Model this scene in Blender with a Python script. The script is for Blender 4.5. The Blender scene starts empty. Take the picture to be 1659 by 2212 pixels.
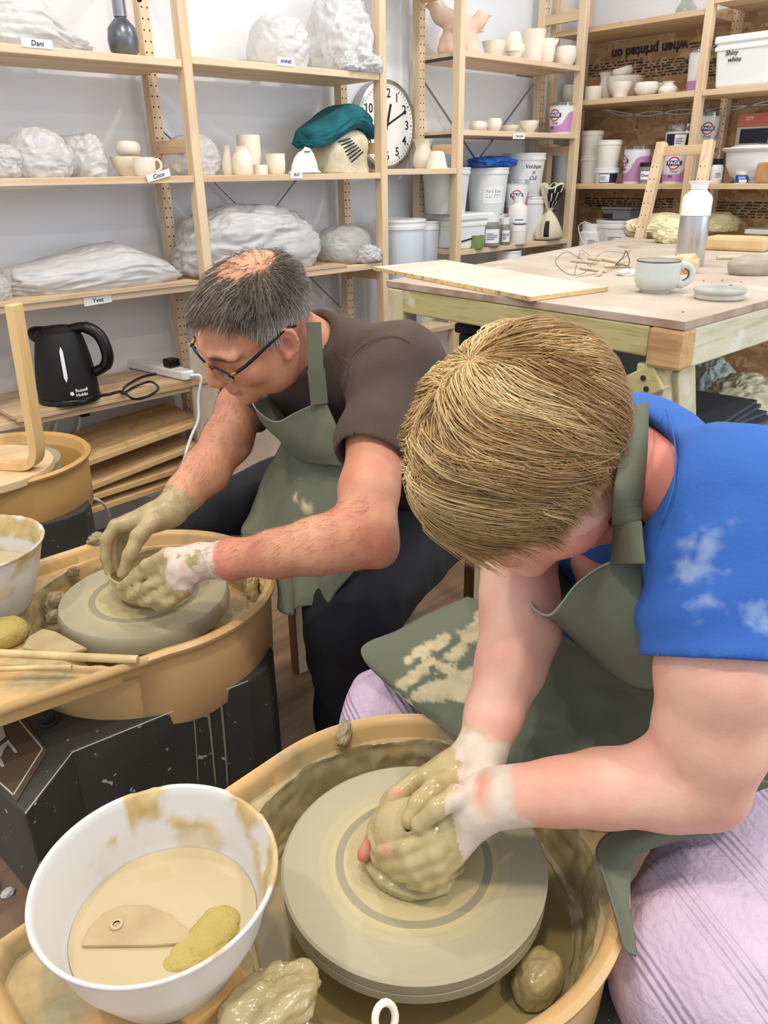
import bpy, bmesh, math, random
import numpy as np
from mathutils import Vector, Matrix
random.seed(7); rng = np.random.default_rng(7)
SC = bpy.context.scene; COL = SC.collection
W_, H_ = 1659, 2212; FP = 1660.0
def unit(v):
    v = np.array(v, float); return v/np.linalg.norm(v)
_d = unit(((890-W_/2)/FP, (4880-H_/2)/FP, 1.0)); _x = np.array(((2762-W_/2)/FP, (335-H_/2)/FP, 1.0))
_x = unit(_x-_d*_x.dot(_d)); RW = np.stack([_x, np.cross(-_d, _x), -_d]); CAM = np.array([0, 0, 1.25])
def at(px, py, dep): return CAM+RW@np.array([(px-W_/2)/FP*dep, (py-H_/2)/FP*dep, dep])
def onz(px, py, z):
    r = RW@np.array([(px-W_/2)/FP, (py-H_/2)/FP, 1.0]); return CAM+r*((z-CAM[2])/r[2])
def ony(px, py, y):
    r = RW@np.array([(px-W_/2)/FP, (py-H_/2)/FP, 1.0]); return CAM+r*((y-CAM[1])/r[1])
def onx(px, py, x):
    r = RW@np.array([(px-W_/2)/FP, (py-H_/2)/FP, 1.0]); return CAM+r*((x-CAM[0])/r[0])
def proj(P):
    q = RW.T@(np.array(P, float)-CAM); return W_/2+FP*q[0]/q[2], H_/2+FP*q[1]/q[2], q[2]
# ---------------------------------------------------------------- colour / materials
def lin(c):
    o = []
    for v in c[:3]:
        v = v/255.0; o.append(v/12.92 if v <= .04045 else ((v+.055)/1.055)**2.4)
    return tuple(o)+(1.0,)
M = {}
def mat(name, col, rough=.6, col2=None, scale=8, stretch=(1, 1, 1), detail=4, bump=0, bscale=60, metal=0, spec=.5, trans=0,
        alpha=1, coat=0, sss=0, spots=None, attr=None, contrast=(.35, .65), bstretch=(1, 1, 1), ior=1.45):
    m = bpy.data.materials.new(name); m.use_nodes = True; nt = m.node_tree; N = nt.nodes; L = nt.links
    b = N['Principled BSDF']; b.inputs['Roughness'].default_value = rough; b.inputs['Metallic'].default_value = metal
    b.inputs['Specular IOR Level'].default_value = spec; b.inputs['Transmission Weight'].default_value = trans
    b.inputs['Alpha'].default_value = alpha; b.inputs['Coat Weight'].default_value = coat; b.inputs['IOR'].default_value = ior
    if sss:
        b.inputs['Subsurface Weight'].default_value = sss; b.inputs['Subsurface Radius'].default_value = (.012, .005, .003)
        b.inputs['Subsurface Scale'].default_value = 1.0
    tc = N.new('ShaderNodeTexCoord')
    def noise(sc, st, det=detail):
        mp = N.new('ShaderNodeMapping'); mp.inputs['Scale'].default_value = st; L.new(tc.outputs['Object'], mp.inputs[0])
        n = N.new('ShaderNodeTexNoise'); n.inputs['Scale'].default_value = sc; n.inputs['Detail'].default_value = det
        L.new(mp.outputs[0], n.inputs['Vector']); return n.outputs['Fac']
    def ramp(fac, lo, hi):
        r = N.new('ShaderNodeMapRange'); r.inputs[1].default_value = lo; r.inputs[2].default_value = hi; L.new(fac, r.inputs[0]); return r.outputs[0]
    def mix(fac, a, c):
        x = N.new('ShaderNodeMix'); x.data_type = 'RGBA'
        if fac is not None: L.new(fac, x.inputs[0])
        for k, v in ((6, a), (7, c)):
            if isinstance(v, tuple): x.inputs[k].default_value = v
            else: L.new(v, x.inputs[k])
        return x.outputs[2]
    out = lin(col)
    if col2 is not None: out = mix(ramp(noise(scale, stretch), *contrast), lin(col), lin(col2))
    if spots: # list of (colour, noise scale, lo, hi, stretch)
        for (c, s, lo, hi, st) in spots: out = mix(ramp(noise(s, st), lo, hi), out, lin(c))
    if attr: # list of (attribute, colour, rough, colour2)
        for (an, c, rg, c2) in attr:
            a = N.new('ShaderNodeAttribute'); a.attribute_name = an
            cc = mix(ramp(noise(45, (1, 1, 1)), .4, .65), lin(c), lin(c2)) if c2 else lin(c)
            out = mix(a.outputs['Fac'], out, cc)
            if rg is not None:
                x = N.new('ShaderNodeMix'); L.new(a.outputs['Fac'], x.inputs[0])
                prev = b.inputs['Roughness']
                if prev.is_linked:
                    s_ = prev.links[0].from_socket; L.new(s_, x.inputs[2])
                else: x.inputs[2].default_value = prev.default_value
                x.inputs[3].default_value = rg; L.new(x.outputs[0], prev)
    if isinstance(out, tuple): b.inputs['Base Color'].default_value = out
    else: L.new(out, b.inputs['Base Color'])
    if bump:
        bp = N.new('ShaderNodeBump'); bp.inputs['Strength'].default_value = min(1, bump); bp.inputs['Distance'].default_value = .004*max(1, bump)
        L.new(noise(bscale, bstretch, 5), bp.inputs['Height']); L.new(bp.outputs[0], b.inputs['Normal'])
    M[name] = m; return m
def wood(name, col, dark, axis='x', scale=14, rough=.6, knots=True, stain=None, k=1.0):
    st = {'x': (.08, 1, 1), 'y': (1, .08, 1), 'z': (1, 1, .08)}[axis]
    sp = [(dark, scale*1.0*k, .50, .72, st), (dark, scale*4*k, .52, .9, st)]
    if stain: sp.append(stain)
    if knots:
        sk = {'x': (.6, 1, 1), 'y': (1, .6, 1), 'z': (1, 1, .6)}[axis]
        sp.append(((120, 70, 40), 9, .735, .775, sk))
    return mat(name, col, rough, spots=sp, bump=.15, bscale=90, bstretch=st)
def plastic_film(name, tint=(235, 238, 240), cover=.55):
    m = bpy.data.materials.new(name); m.use_nodes = True; nt = m.node_tree; N = nt.nodes; L = nt.links
    N.remove(N['Principled BSDF']); o = N['Material Output']
    tr = N.new('ShaderNodeBsdfTransparent'); tl = N.new('ShaderNodeBsdfTranslucent'); df = N.new('ShaderNodeBsdfDiffuse'); gl = N.new('ShaderNodeBsdfGlossy')
    tl.inputs[0].default_value = lin(tint); df.inputs[0].default_value = lin(tint); gl.inputs['Roughness'].default_value = .3
    a = N.new('ShaderNodeMixShader'); a.inputs[0].default_value = .18; L.new(df.outputs[0], a.inputs[1]); L.new(tl.outputs[0], a.inputs[2])
    b = N.new('ShaderNodeMixShader'); b.inputs[0].default_value = cover; L.new(tr.outputs[0], b.inputs[1]); L.new(a.outputs[0], b.inputs[2])
    fr = N.new('ShaderNodeFresnel'); fr.inputs[0].default_value = 1.5
    c = N.new('ShaderNodeMixShader'); fm = N.new('ShaderNodeMath'); fm.operation = 'MULTIPLY'; fm.inputs[1].default_value = .7; L.new(fr.outputs[0], fm.inputs[0]); L.new(fm.outputs[0], c.inputs[0]); L.new(b.outputs[0], c.inputs[1]); L.new(gl.outputs[0], c.inputs[2])
    tc = N.new('ShaderNodeTexCoord'); n1 = N.new('ShaderNodeTexNoise'); n1.noise_type = 'RIDGED_MULTIFRACTAL'; n1.inputs['Scale'].default_value = 11; n1.inputs['Detail'].default_value = 4; n1.inputs['Distortion'].default_value = 1.2
    bp = N.new('ShaderNodeBump'); bp.inputs['Strength'].default_value = .45; bp.inputs['Distance'].default_value = .005
    L.new(tc.outputs['Object'], n1.inputs['Vector']); L.new(n1.outputs['Fac'], bp.inputs['Height'])
    for q in (df, tl, gl): L.new(bp.outputs[0], q.inputs['Normal'])
    L.new(c.outputs[0], o.inputs[0]); M[name] = m; return m
def film_glass(name, tint=(240, 243, 243), fac=.12):
    m = bpy.data.materials.new(name); m.use_nodes = True; nt = m.node_tree; N = nt.nodes; L = nt.links
    N.remove(N['Principled BSDF']); o = N['Material Output']
    tr = N.new('ShaderNodeBsdfTransparent'); tr.inputs[0].default_value = lin(tint); gl = N.new('ShaderNodeBsdfGlossy'); gl.inputs['Roughness'].default_value = .05
    c = N.new('ShaderNodeMixShader'); c.inputs[0].default_value = fac; L.new(tr.outputs[0], c.inputs[1]); L.new(gl.outputs[0], c.inputs[2]); L.new(c.outputs[0], o.inputs[0])
    M[name] = m; return m
# ---------------------------------------------------------------- objects
ORG = {}
def setp(o, label=None, cat=None, group=None, kind=None):
    if label: o['label'] = label
    if cat: o['category'] = cat
    if group: o['group'] = group
    if kind: o['kind'] = kind
    return o
def thing(name, label, cat, loc, group=None):
    o = bpy.data.objects.new(name, None); o.empty_display_size = .05; COL.objects.link(o); o.location = tuple(float(v) for v in loc)
    ORG[o] = np.array(loc, float); return setp(o, label, cat, group)
def join(*gs):
    V = []; F = []; n = 0; MI = []
    for g in gs:
        v, f = g[0], g[1]; V.append(np.asarray(v, float).reshape(-1, 3)); F += [tuple(i+n for i in q) for q in f]
        MI += list(g[2]) if len(g) > 2 and g[2] is not None else [0]*len(f); n += len(V[-1])
    return np.concatenate(V), F, MI
def slot(g, i): return g[0], g[1], [i]*len(g[1])
def obj(name, g, m, parent=None, smooth=False, label=None, cat=None, group=None, kind=None, bevel=0, solid=0, sub=0, auto=None, org=None):
    V = np.asarray(g[0], float); F = g[1]
    if parent is not None: base = ORG[parent]
    elif org is not None: base = np.array(org, float)
    else: base = np.array([(V[:, 0].min()+V[:, 0].max())/2, (V[:, 1].min()+V[:, 1].max())/2, V[:, 2].min()])
    me = bpy.data.meshes.new(name); fv = (V-base).tolist()
    me.from_pydata(fv, [], F if isinstance(F, list) else F.tolist())
    ms = m if isinstance(m, (list, tuple)) else [m]
    for q in ms: me.materials.append(M[q] if isinstance(q, str) else q)
    if len(g) > 2 and g[2] is not None and len(ms) > 1: me.polygons.foreach_set('material_index', np.array(g[2], dtype=np.int32))
    if smooth: me.polygons.foreach_set('use_smooth', np.ones(len(me.polygons), dtype=bool))
    me.validate(); me.update()
    o = bpy.data.objects.new(name, me); COL.objects.link(o); ORG[o] = base
    if parent is not None:
        o.parent = parent
    else: o.location = tuple(base)
    if bevel:
        md = o.modifiers.new('b', 'BEVEL'); md.width = bevel; md.segments = 2; md.limit_method = 'ANGLE'; md.angle_limit = .6
    if sub:
        md = o.modifiers.new('s', 'SUBSURF'); md.levels = sub; md.render_levels = sub
    if solid:
        md = o.modifiers.new('t', 'SOLIDIFY'); md.thickness = solid; md.offset = 0
    if auto is not None:
        me.polygons.foreach_set('use_smooth', np.ones(len(me.polygons), dtype=bool)); me.set_sharp_from_angle(angle=auto)
    return setp(o, label, cat, group, kind)
def struct(name, g, m, **k): return obj(name, g, m, kind='structure', **k)
def attrib(o, name, vals):
    a = o.data.attributes.new(name, 'FLOAT', 'POINT'); a.data.foreach_set('value', np.asarray(vals, dtype=np.float32))
def copy_tree(o, loc, rz=0, label=None):
    c = o.copy(); COL.objects.link(c); c.location = tuple(float(v) for v in loc); c.rotation_euler = (0, 0, rz)
    if label: c['label'] = label
    for ch in list(o.children):
        d = ch.copy(); COL.objects.link(d); d.parent = c
        for g in list(ch.children):
            e = g.copy(); COL.objects.link(e); e.parent = d
    ORG[c] = np.array(loc, float); return c
# ---------------------------------------------------------------- geometry
def box(x0, x1, y0, y1, z0, z1):
    v = [(x0, y0, z0), (x1, y0, z0), (x1, y1, z0), (x0, y1, z0), (x0, y0, z1), (x1, y0, z1), (x1, y1, z1), (x0, y1, z1)]
    return np.array(v, float), [(0, 3, 2, 1), (4, 5, 6, 7), (0, 1, 5, 4), (1, 2, 6, 5), (2, 3, 7, 6), (3, 0, 4, 7)]
def xf(g, R=None, t=None, s=None):
    v = np.asarray(g[0], float)
    if s is not None: v = v*np.array(s)
    if R is not None: v = v@np.asarray(R).T
    if t is not None: v = v+np.array(t)
    return (v,)+tuple(g[1:])
def rotz(a): c, s = math.cos(a), math.sin(a); return np.array([[c, -s, 0], [s, c, 0], [0, 0, 1]])
def rotx(a): c, s = math.cos(a), math.sin(a); return np.array([[1, 0, 0], [0, c, -s], [0, s, c]])
def roty(a): c, s = math.cos(a), math.sin(a); return np.array([[c, 0, s], [0, 1, 0], [-s, 0, c]])
def frame(xa, ya):
    xa = unit(xa); ya = np.array(ya, float); ya = unit(ya-xa*xa.dot(ya)); return np.stack([xa, ya, np.cross(xa, ya)], 1)
def beam(a, b, w, h, up=(0, 0, 1)):
    a = np.array(a, float); b = np.array(b, float); L = np.linalg.norm(b-a); xa = (b-a)/L; u = np.array(up, float)
    za = u-xa*xa.dot(u); za = unit(za); ya = np.cross(za, xa)
    g = box(0, L, -w/2, w/2, -h/2, h/2); return (g[0]@np.stack([xa, ya, za])+a, g[1])
def lathe(prof, n=32, a0=0, a1=2*math.pi):
    pr = [(max(r, 0), z) for r, z in prof]; V = []; F = []; full = abs(a1-a0-2*math.pi) < 1e-6; m = n if full else n+1
    idx = []
    for r, z in pr:
        if r < 1e-6: V.append((0, 0, z)); idx.append([len(V)-1]*m)
        else:
            s = len(V)
            for k in range(m):
                a = a0+(a1-a0)*k/n; V.append((r*math.cos(a), r*math.sin(a), z))
            idx.append(list(range(s, s+m)))
    for i in range(len(pr)-1):
        A, B = idx[i], idx[i+1]
        for k in range(n):
            k2 = (k+1) % m
            q = [A[k], A[k2], B[k2], B[k]]; q = [q[j] for j in range(4) if q[j] not in q[:j]]
            if len(q) > 2: F.append(tuple(q))
    return np.array(V, float), F
def cyl(r, h, n=24, r2=None): r2 = r if r2 is None else r2; return lathe([(0, 0), (r, 0), (r2, h), (0, h)], n)
def catmull(P, n=8):
    P = np.array(P, float); Q = np.concatenate([[2*P[0]-P[1]], P, [2*P[-1]-P[-2]]]); out = []
    for i in range(1, len(Q)-2):
        for k in range(n):
            t = k/n; a, b, c, d = Q[i-1:i+3]
            out.append(.5*((2*b)+(-a+c)*t+(2*a-5*b+4*c-d)*t*t+(-a+3*b-3*c+d)*t**3))
    out.append(P[-1]); return np.array(out)
def tube(P, r, n=8, cap=True):
    P = np.array(P, float); rs = np.full(len(P), r) if np.isscalar(r) else np.array(r); T = np.gradient(P, axis=0); T /= np.linalg.norm(T, axis=1)[:, None]+1e-12
    u = np.array([0, 0, 1.0]) if abs(T[0][2]) < .9 else np.array([1.0, 0, 0]); V = []; F = []
    for i in range(len(P)):
        u = u-T[i]*T[i].dot(u); u /= np.linalg.norm(u)+1e-12; w = np.cross(T[i], u)
        for k in range(n): a = 2*math.pi*k/n; V.append(P[i]+rs[i]*(math.cos(a)*u+math.sin(a)*w))
    for i in range(len(P)-1):
        for k in range(n): k2 = (k+1) % n; F.append((i*n+k, i*n+k2, (i+1)*n+k2, (i+1)*n+k))
    if cap: F.append(tuple(range(n))[::-1]); F.append(tuple((len(P)-1)*n+k for k in range(n)))
    return np.array(V), F
def grid(P): # P (nu,nv,3)
    nu, nv = P.shape[:2]; F = [(i*nv+j, (i+1)*nv+j, (i+1)*nv+j+1, i*nv+j+1) for i in range(nu-1) for j in range(nv-1)]
    return P.reshape(-1, 3), F
def patch(C, n=10): # control net of world points -> smooth grid
    C = np.array(C, float); A = np.stack([catmull(C[i], n) for i in range(C.shape[0])]); return np.stack([catmull(A[:, j], n) for j in range(A.shape[1])], 1)
def prism(poly, z0, z1):
    n = len(poly); v = [(x, y, z0) for x, y in poly]+[(x, y, z1) for x, y in poly]
    f = [tuple(range(n))[::-1], tuple(range(n, 2*n))]+[(i, (i+1) % n, n+(i+1) % n, n+i) for i in range(n)]
    return np.array(v, float), f
def place(g, o, xa=(1, 0, 0), ya=(0, 1, 0)): return xf(g, R=frame(xa, ya), t=o)
def text(s, size, o, xa, ya, depth=.0006, shear=0, bold=0, align='CENTER'):
    cu = bpy.data.curves.new('t', 'FONT'); cu.body = s; cu.size = size; cu.extrude = depth/2; cu.align_x = align; cu.align_y = 'CENTER'; cu.shear = shear; cu.offset = bold; cu.resolution_u = 3
    ob = bpy.data.objects.new('t', cu); COL.objects.link(ob); me = ob.to_mesh()
    V = np.array([v.co[:] for v in me.vertices]).reshape(-1, 3); F = [tuple(p.vertices) for p in me.polygons]
    ob.to_mesh_clear(); bpy.data.objects.remove(ob); bpy.data.curves.remove(cu)
    return place((V, F), o, xa, ya) if o is not None else (V, F)
def wrap(g, c, r, ang, z, lean=0): # flat geometry (x right, y up, z out) wrapped on a vertical cylinder; ang = facing azimuth
    v = np.asarray(g[0]); zz = z+v[:, 1]; rr = (r(zz-c[2]) if callable(r) else r)+v[:, 2]+.0008
    a = ang+v[:, 0]/(r(z-c[2]) if callable(r) else r)
    return (np.stack([c[0]+rr*np.cos(a), c[1]+rr*np.sin(a), zz], 1),)+tuple(g[1:])
def rect(w, h, nx=8, r=0): # subdivided flat rectangle centred on the origin, thin
    xs = np.linspace(-w/2, w/2, nx+1); V = [(x, y, .0004) for x in xs for y in (-h/2, h/2)]
    return np.array(V), [(2*i, 2*i+2, 2*i+3, 2*i+1) for i in range(nx)]
# ---------------------------------------------------------------- noise
def _h(ix, iy, iz, s):
    n = (ix.astype(np.int64)*374761393+iy.astype(np.int64)*668265263+iz.astype(np.int64)*2147483647+s*974711) & 0x7fffffff
    n = ((n ^ (n >> 13))*1274126177) & 0x7fffffff; return ((n ^ (n >> 16)) & 0xffff)/65535.0
def vn(P, s=0):
    P = np.asarray(P, float); i = np.floor(P); f = P-i; i = i.astype(np.int64); u = f*f*(3-2*f); r = 0
    for dx in (0, 1):
        for dy in (0, 1):
            for dz in (0, 1):
                w = (u[..., 0] if dx else 1-u[..., 0])*(u[..., 1] if dy else 1-u[..., 1])*(u[..., 2] if dz else 1-u[..., 2])
                r = r+w*_h(i[..., 0]+dx, i[..., 1]+dy, i[..., 2]+dz, s)
    return r*2-1
def fbm(P, o=4, s=0, g=.5):
    r = 0; a = 1.0; P = np.asarray(P, float)
    for k in range(o): r = r+a*vn(P, s+k*17); P = P*2.03+1.7; a *= g
    return r
def ridge(P, o=3, s=0):
    r = 0; a = 1.0; P = np.asarray(P, float)
    for k in range(o): r = r+a*(1-2*np.abs(vn(P, s+k*17))); P = P*1.9+3.1; a *= .5
    return r
def blob(c, rad, n=64, m=40, amp=.25, sc=3.0, seed=0, flat=.35, power=2.3, kind='ridge', rot=0):
    u = np.linspace(0, 2*math.pi, n, endpoint=False); v = np.linspace(-math.pi/2, math.pi/2, m)
    V = [];
    cu, su = np.cos(u), np.sin(u); e = 2/power
    sg = lambda t: np.sign(t)*np.abs(t)**e
    pts = np.array([[sg(np.cos(b))*sg(cu[k]), sg(np.cos(b))*sg(su[k]), sg(np.sin(b))] for b in v for k in range(n)])
    q = pts*sc/2+seed*7.3
    q = q+.35*np.stack([vn(q*.9, seed+5), vn(q*.9+9, seed+6), vn(q*.9+4, seed+7)], -1)
    if kind == 'crumple': # random facets meeting in sharp creases
        rs_ = np.random.default_rng(seed+100); dirs = pts/np.linalg.norm(pts, axis=1)[:, None]; nn = rs_.normal(size=(70, 3)); nn /= np.linalg.norm(nn, axis=1)[:, None]; hh = rs_.uniform(.80, 1.06, 70)
        wd_ = dirs+.16*np.stack([vn(q*1.4, seed+11), vn(q*1.4+5, seed+12), vn(q*1.4+8, seed+13)], -1); dp = wd_@nn.T; rr_ = np.where(dp > .05, hh/np.maximum(dp, .05), 9).min(1); d = np.minimum(rr_, 1.15)
        pts = pts*(1+amp*1.6*(d-1)+amp*.22*ridge(q*2.2, 3, seed+9)+amp*.35*vn(pts*1.3, seed+3))[:, None]
    else:
        d = (ridge(q, 3, seed) if kind == 'ridge' else fbm(q, 4, seed))
        pts = pts*(1+amp*(d*.5+.5*vn(pts*1.3, seed+3)))[:, None]
    P = pts*np.array(rad); P[:, 2] = np.maximum(P[:, 2], -rad[2]*(1-flat)); P[:, 2] += rad[2]*(1-flat)
    P = P@rotz(rot).T+np.array(c)
    F = [(i*n+k, i*n+(k+1) % n, (i+1)*n+(k+1) % n, (i+1)*n+k) for i in range(m-1) for k in range(n)]
    return P, F
# ---------------------------------------------------------------- implicit surfaces
class SDF:
    def __init__(s, lo, hi, h):
        s.lo = np.array(lo, float); s.h = h; s.n = np.ceil((np.array(hi)-s.lo)/h).astype(int)+1; s.D = np.full(s.n, .06, dtype=np.float32)
    def _sub(s, lo, hi):
        a = np.clip(np.floor((np.array(lo)-s.lo)/s.h).astype(int), 0, s.n); b = np.clip(np.ceil((np.array(hi)-s.lo)/s.h).astype(int)+1, 0, s.n)
        if (b <= a).any(): return None, None
        sl = tuple(slice(i, j) for i, j in zip(a, b))
        G = np.meshgrid(*[s.lo[k]+s.h*np.arange(a[k], b[k]) for k in range(3)], indexing='ij'); return sl, np.stack(G, -1)
    def _min(s, sl, d, k):
        D = s.D[sl]; h = np.maximum(k-np.abs(D-d), 0)/k if k > 0 else 0; s.D[sl] = np.minimum(D, d)-(h*h*k*.25 if k > 0 else 0)
    def _max(s, sl, d, k):
        D = s.D[sl]; h = np.maximum(k-np.abs(D-d), 0)/k if k > 0 else 0; s.D[sl] = np.maximum(D, d)+(h*h*k*.25 if k > 0 else 0)
    def cone(s, a, b, ra, rb, k=.01, neg=False, sq=None):
        a = np.array(a, float); b = np.array(b, float); m = max(ra, rb)+.035+k
        sl, P = s._sub(np.minimum(a, b)-m, np.maximum(a, b)+m)
        if sl is None: return
        ab = b-a; t = np.clip(((P-a)@ab)/(ab@ab+1e-12), 0, 1); q = P-a-t[..., None]*ab
        if sq is not None: # flatten along direction sq[0] by factor sq[1]
            n = unit(sq[0]); q = q+(q@n)[..., None]*n*(sq[1]-1)
        d = np.linalg.norm(q, axis=-1)-(ra+(rb-ra)*t)
        if neg: s._max(sl, -d, k)
        else: s._min(sl, d.astype(np.float32), k)
    def chain(s, pts, rs, k=.006):
        for i in range(len(pts)-1): s.cone(pts[i], pts[i+1], rs[i], rs[i+1], k)
    def ell(s, c, r, R=None, k=.01, neg=False):
        c = np.array(c, float); r = np.array(r, float); m = r.max()+.035+k; sl, P = s._sub(c-m, c+m)
        if sl is None: return
        q = P-c
        if R is not None: q = q@R
        k0 = np.linalg.norm(q/r, axis=-1); k1 = np.linalg.norm(q/(r*r), axis=-1)+1e-9; d = k0*(k0-1)/k1
        d = np.where(k0 < .05, -r.min(), d)
        if neg: s._max(sl, (-d).astype(np.float32), k)
        else: s._min(sl, d.astype(np.float32), k)
    def plane(s, p, n, k=0): # keep the side opposite to n
        sl, P = s._sub(s.lo, s.lo+s.h*(s.n-1)); s._max(sl, ((P-np.array(p))@unit(n)).astype(np.float32), k)
    def disp(s, fn, band=.03):
        I = np.argwhere(np.abs(s.D) < band); P = s.lo+I*s.h; s.D[tuple(I.T)] += fn(P).astype(np.float32)
    def mesh(s):
        D = s.D; S = D < 0; nx, ny, nz = D.shape
        c = np.zeros((nx-1, ny-1, nz-1), np.int8)
        for dx in (0, 1):
            for dy in (0, 1):
                for dz in (0, 1): c += S[dx:nx-1+dx, dy:ny-1+dy, dz:nz-1+dz]
        act = (c > 0) & (c < 8); I = np.argwhere(act); idx = np.full(act.shape, -1, np.int64); idx[act] = np.arange(len(I))
        acc = np.zeros((len(I), 3)); cnt = np.zeros(len(I))
        cor = [(0, 0, 0), (1, 0, 0), (0, 1, 0), (1, 1, 0), (0, 0, 1), (1, 0, 1), (0, 1, 1), (1, 1, 1)]
        E = [(i, j) for i in range(8) for j in range(i+1, 8) if sum(abs(a-b) for a, b in zip(cor[i], cor[j])) == 1]
        vals = [D[I[:, 0]+q[0], I[:, 1]+q[1], I[:, 2]+q[2]] for q in cor]
        for i, j in E:
            a, b = vals[i], vals[j]; x = (a < 0) != (b < 0); t = np.where(x, a/(a-b+1e-20), 0)
            p = np.array(cor[i])+t[:, None]*(np.array(cor[j])-np.array(cor[i])); acc[x] += p[x]; cnt += x
        V = s.lo+s.h*(I+acc/cnt[:, None]); F = []
        for ax in range(3):
            sl0 = [slice(None)]*3; sl1 = [slice(None)]*3; sl0[ax] = slice(0, -1); sl1[ax] = slice(1, None)
            a = S[tuple(sl0)]; b = S[tuple(sl1)]; o1, o2 = (ax+1) % 3, (ax+2) % 3
            X = np.argwhere(a != b); X = X[(X[:, o1] > 0) & (X[:, o2] > 0) & (X[:, o1] < D.shape[o1]-1) & (X[:, o2] < D.shape[o2]-1)]
            fl = a[tuple(X.T)]
            e1 = np.zeros(3, int); e1[o1] = 1; e2 = np.zeros(3, int); e2[o2] = 1
            q = [idx[tuple(Y.T)] for Y in (X-e1-e2, X-e2, X, X-e1)]; Q = np.stack(q, 1); Q[~fl] = Q[~fl][:, ::-1]; F.append(Q)
        F = np.concatenate(F); F = F[(F >= 0).all(1)]; return V, F.tolist()
def smooth_mesh(V, F, it=1, lam=.5):
    F = np.array(F); V = V.copy()
    for _ in range(it):
        A = np.zeros_like(V); C = np.zeros(len(V))
        for i in range(4):
            for j in (1, 3): np.add.at(A, F[:, i], V[F[:, (i+j) % 4]]); np.add.at(C, F[:, i], 1)
        V += lam*(A/np.maximum(C, 1)[:, None]-V)
    return V
def strands(roots, rad, seg_r=None): # list of (n,3) polylines -> three-sided tapered tubes, plus strand index per vertex
    V = []; F = []; S = []; n0 = 0
    R = np.array(roots); ns, n, _ = R.shape; T = np.gradient(R, axis=1); T /= np.linalg.norm(T, axis=2)[..., None]+1e-12
    u = np.cross(T, np.array([.3, .2, 1.0])); u /= np.linalg.norm(u, axis=2)[..., None]+1e-12; w = np.cross(T, u)
    tp = np.linspace(1, .25, n)[None, :, None]; rr = (rad if np.isscalar(rad) else rad[:, None, None])*tp
    ring = np.stack([R+rr*(math.cos(a)*u+math.sin(a)*w) for a in (0, 2.094, 4.189)], 2)
    V = ring.reshape(-1, 3); b = (np.arange(ns)*n*3)[:, None, None]+(np.arange(n-1)*3)[None, :, None]+np.arange(3)[None, None, :]
    k2 = np.array([1, 2, 0])-np.array([0, 1, 2])
    F = np.stack([b, b+k2, b+3+k2, b+3], -1).reshape(-1, 4); return V, F.tolist(), np.repeat(np.arange(ns), n*3)
wood('pine_z', (230, 206, 172), (206, 170, 128), 'z'); wood('pine_x', (230, 206, 174), (206, 170, 130), 'x'); wood('pine_y', (222, 194, 156), (198, 158, 116), 'y')
wood('pine_edge', (228, 196, 152), (196, 150, 104), 'x', scale=20, knots=False)
wood('birch', (236, 200, 140), (222, 180, 120), 'z', scale=22, knots=False, rough=.45)
wood('birch_ply', (232, 205, 160), (214, 184, 140), 'x', scale=16, knots=False)
wood('ply', (214, 186, 150), (180, 146, 112), 'x', scale=12, knots=False)
wood('green_timber_y', (196, 184, 128), (165, 148, 92), 'y', scale=26, k=1.2, stain=((214, 208, 188), 7, .58, .66, (1, 1, 1)))
wood('green_timber_x', (214, 208, 180), (182, 174, 130), 'x', scale=26, k=1.2, stain=((226, 222, 208), 7, .55, .66, (1, 1, 1)))
wood('timber_end', (206, 166, 112), (176, 132, 84), 'y', scale=40)
wood('green_timber_z', (206, 198, 160), (182, 170, 124), 'z', scale=26, stain=((226, 222, 208), 6, .5, .62, (1, 1, 1)))
wood('plank_fan', (222, 190, 140), (186, 148, 100), 'x', scale=20)
wood('floor_laminate', (152, 122, 96), (112, 84, 62), 'x', scale=9, knots=False, rough=.45, stain=((186, 172, 155), 3, .55, .8, (1, 1, 1)))
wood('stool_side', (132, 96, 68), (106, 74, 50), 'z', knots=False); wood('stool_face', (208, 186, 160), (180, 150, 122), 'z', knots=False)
mat('wall_paint', (236, 237, 240), .85, bump=.05, bscale=60)
mat('hole', (50, 34, 24), .9)
mat('steel', (150, 152, 156), .3, metal=1); mat('dark_steel', (70, 74, 82), .45, metal=.6)
mat('black_plastic', (16, 16, 18), .28); mat('black_matte', (20, 20, 22), .6); mat('white_plastic', (236, 236, 236), .35)
mat('ink', (28, 28, 36), .7); mat('ink_blue', (44, 60, 150), .7); mat('paper', (242, 242, 242), .8)
mat('tape', (235, 232, 226), .6)
mat('bisque', (246, 238, 222), .75, (236, 226, 208), 14, bump=.1, bscale=120)
mat('bisque_pink', (232, 198, 172), .75, (240, 218, 200), 10)
mat('glazed_white', (244, 240, 230), .18, (228, 214, 190), 18)
mat('tub_white', (236, 238, 238), .35); mat('tub_white_warm', (240, 236, 226), .35); mat('tub_blue_white', (220, 228, 238), .35)
mat('lilac_print', (196, 140, 190), .4); mat('fage_blue', (30, 36, 110), .4); mat('fage_red', (210, 40, 60), .4); mat('navy', (34, 38, 58), .4)
mat('grey_tub', (120, 122, 126), .4); mat('label_text_red', (190, 60, 60), .6)
mat('jar_grey', (128, 126, 120), .25, (146, 142, 134), 6); mat('green_glass', (128, 150, 92), .15)
mat('blue_bag', (38, 104, 190), .4, bump=.4, bscale=40)
mat('teal_cloth', (30, 108, 116), .9, (20, 90, 100), 20, bump=.6, bscale=160)
mat('cream_bag', (226, 218, 190), .45, (206, 196, 164), 12, bump=.5, bscale=30)
mat('clock_face', (246, 246, 244), .4); mat('clock_rim', (170, 168, 160), .25, metal=.9)
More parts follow.
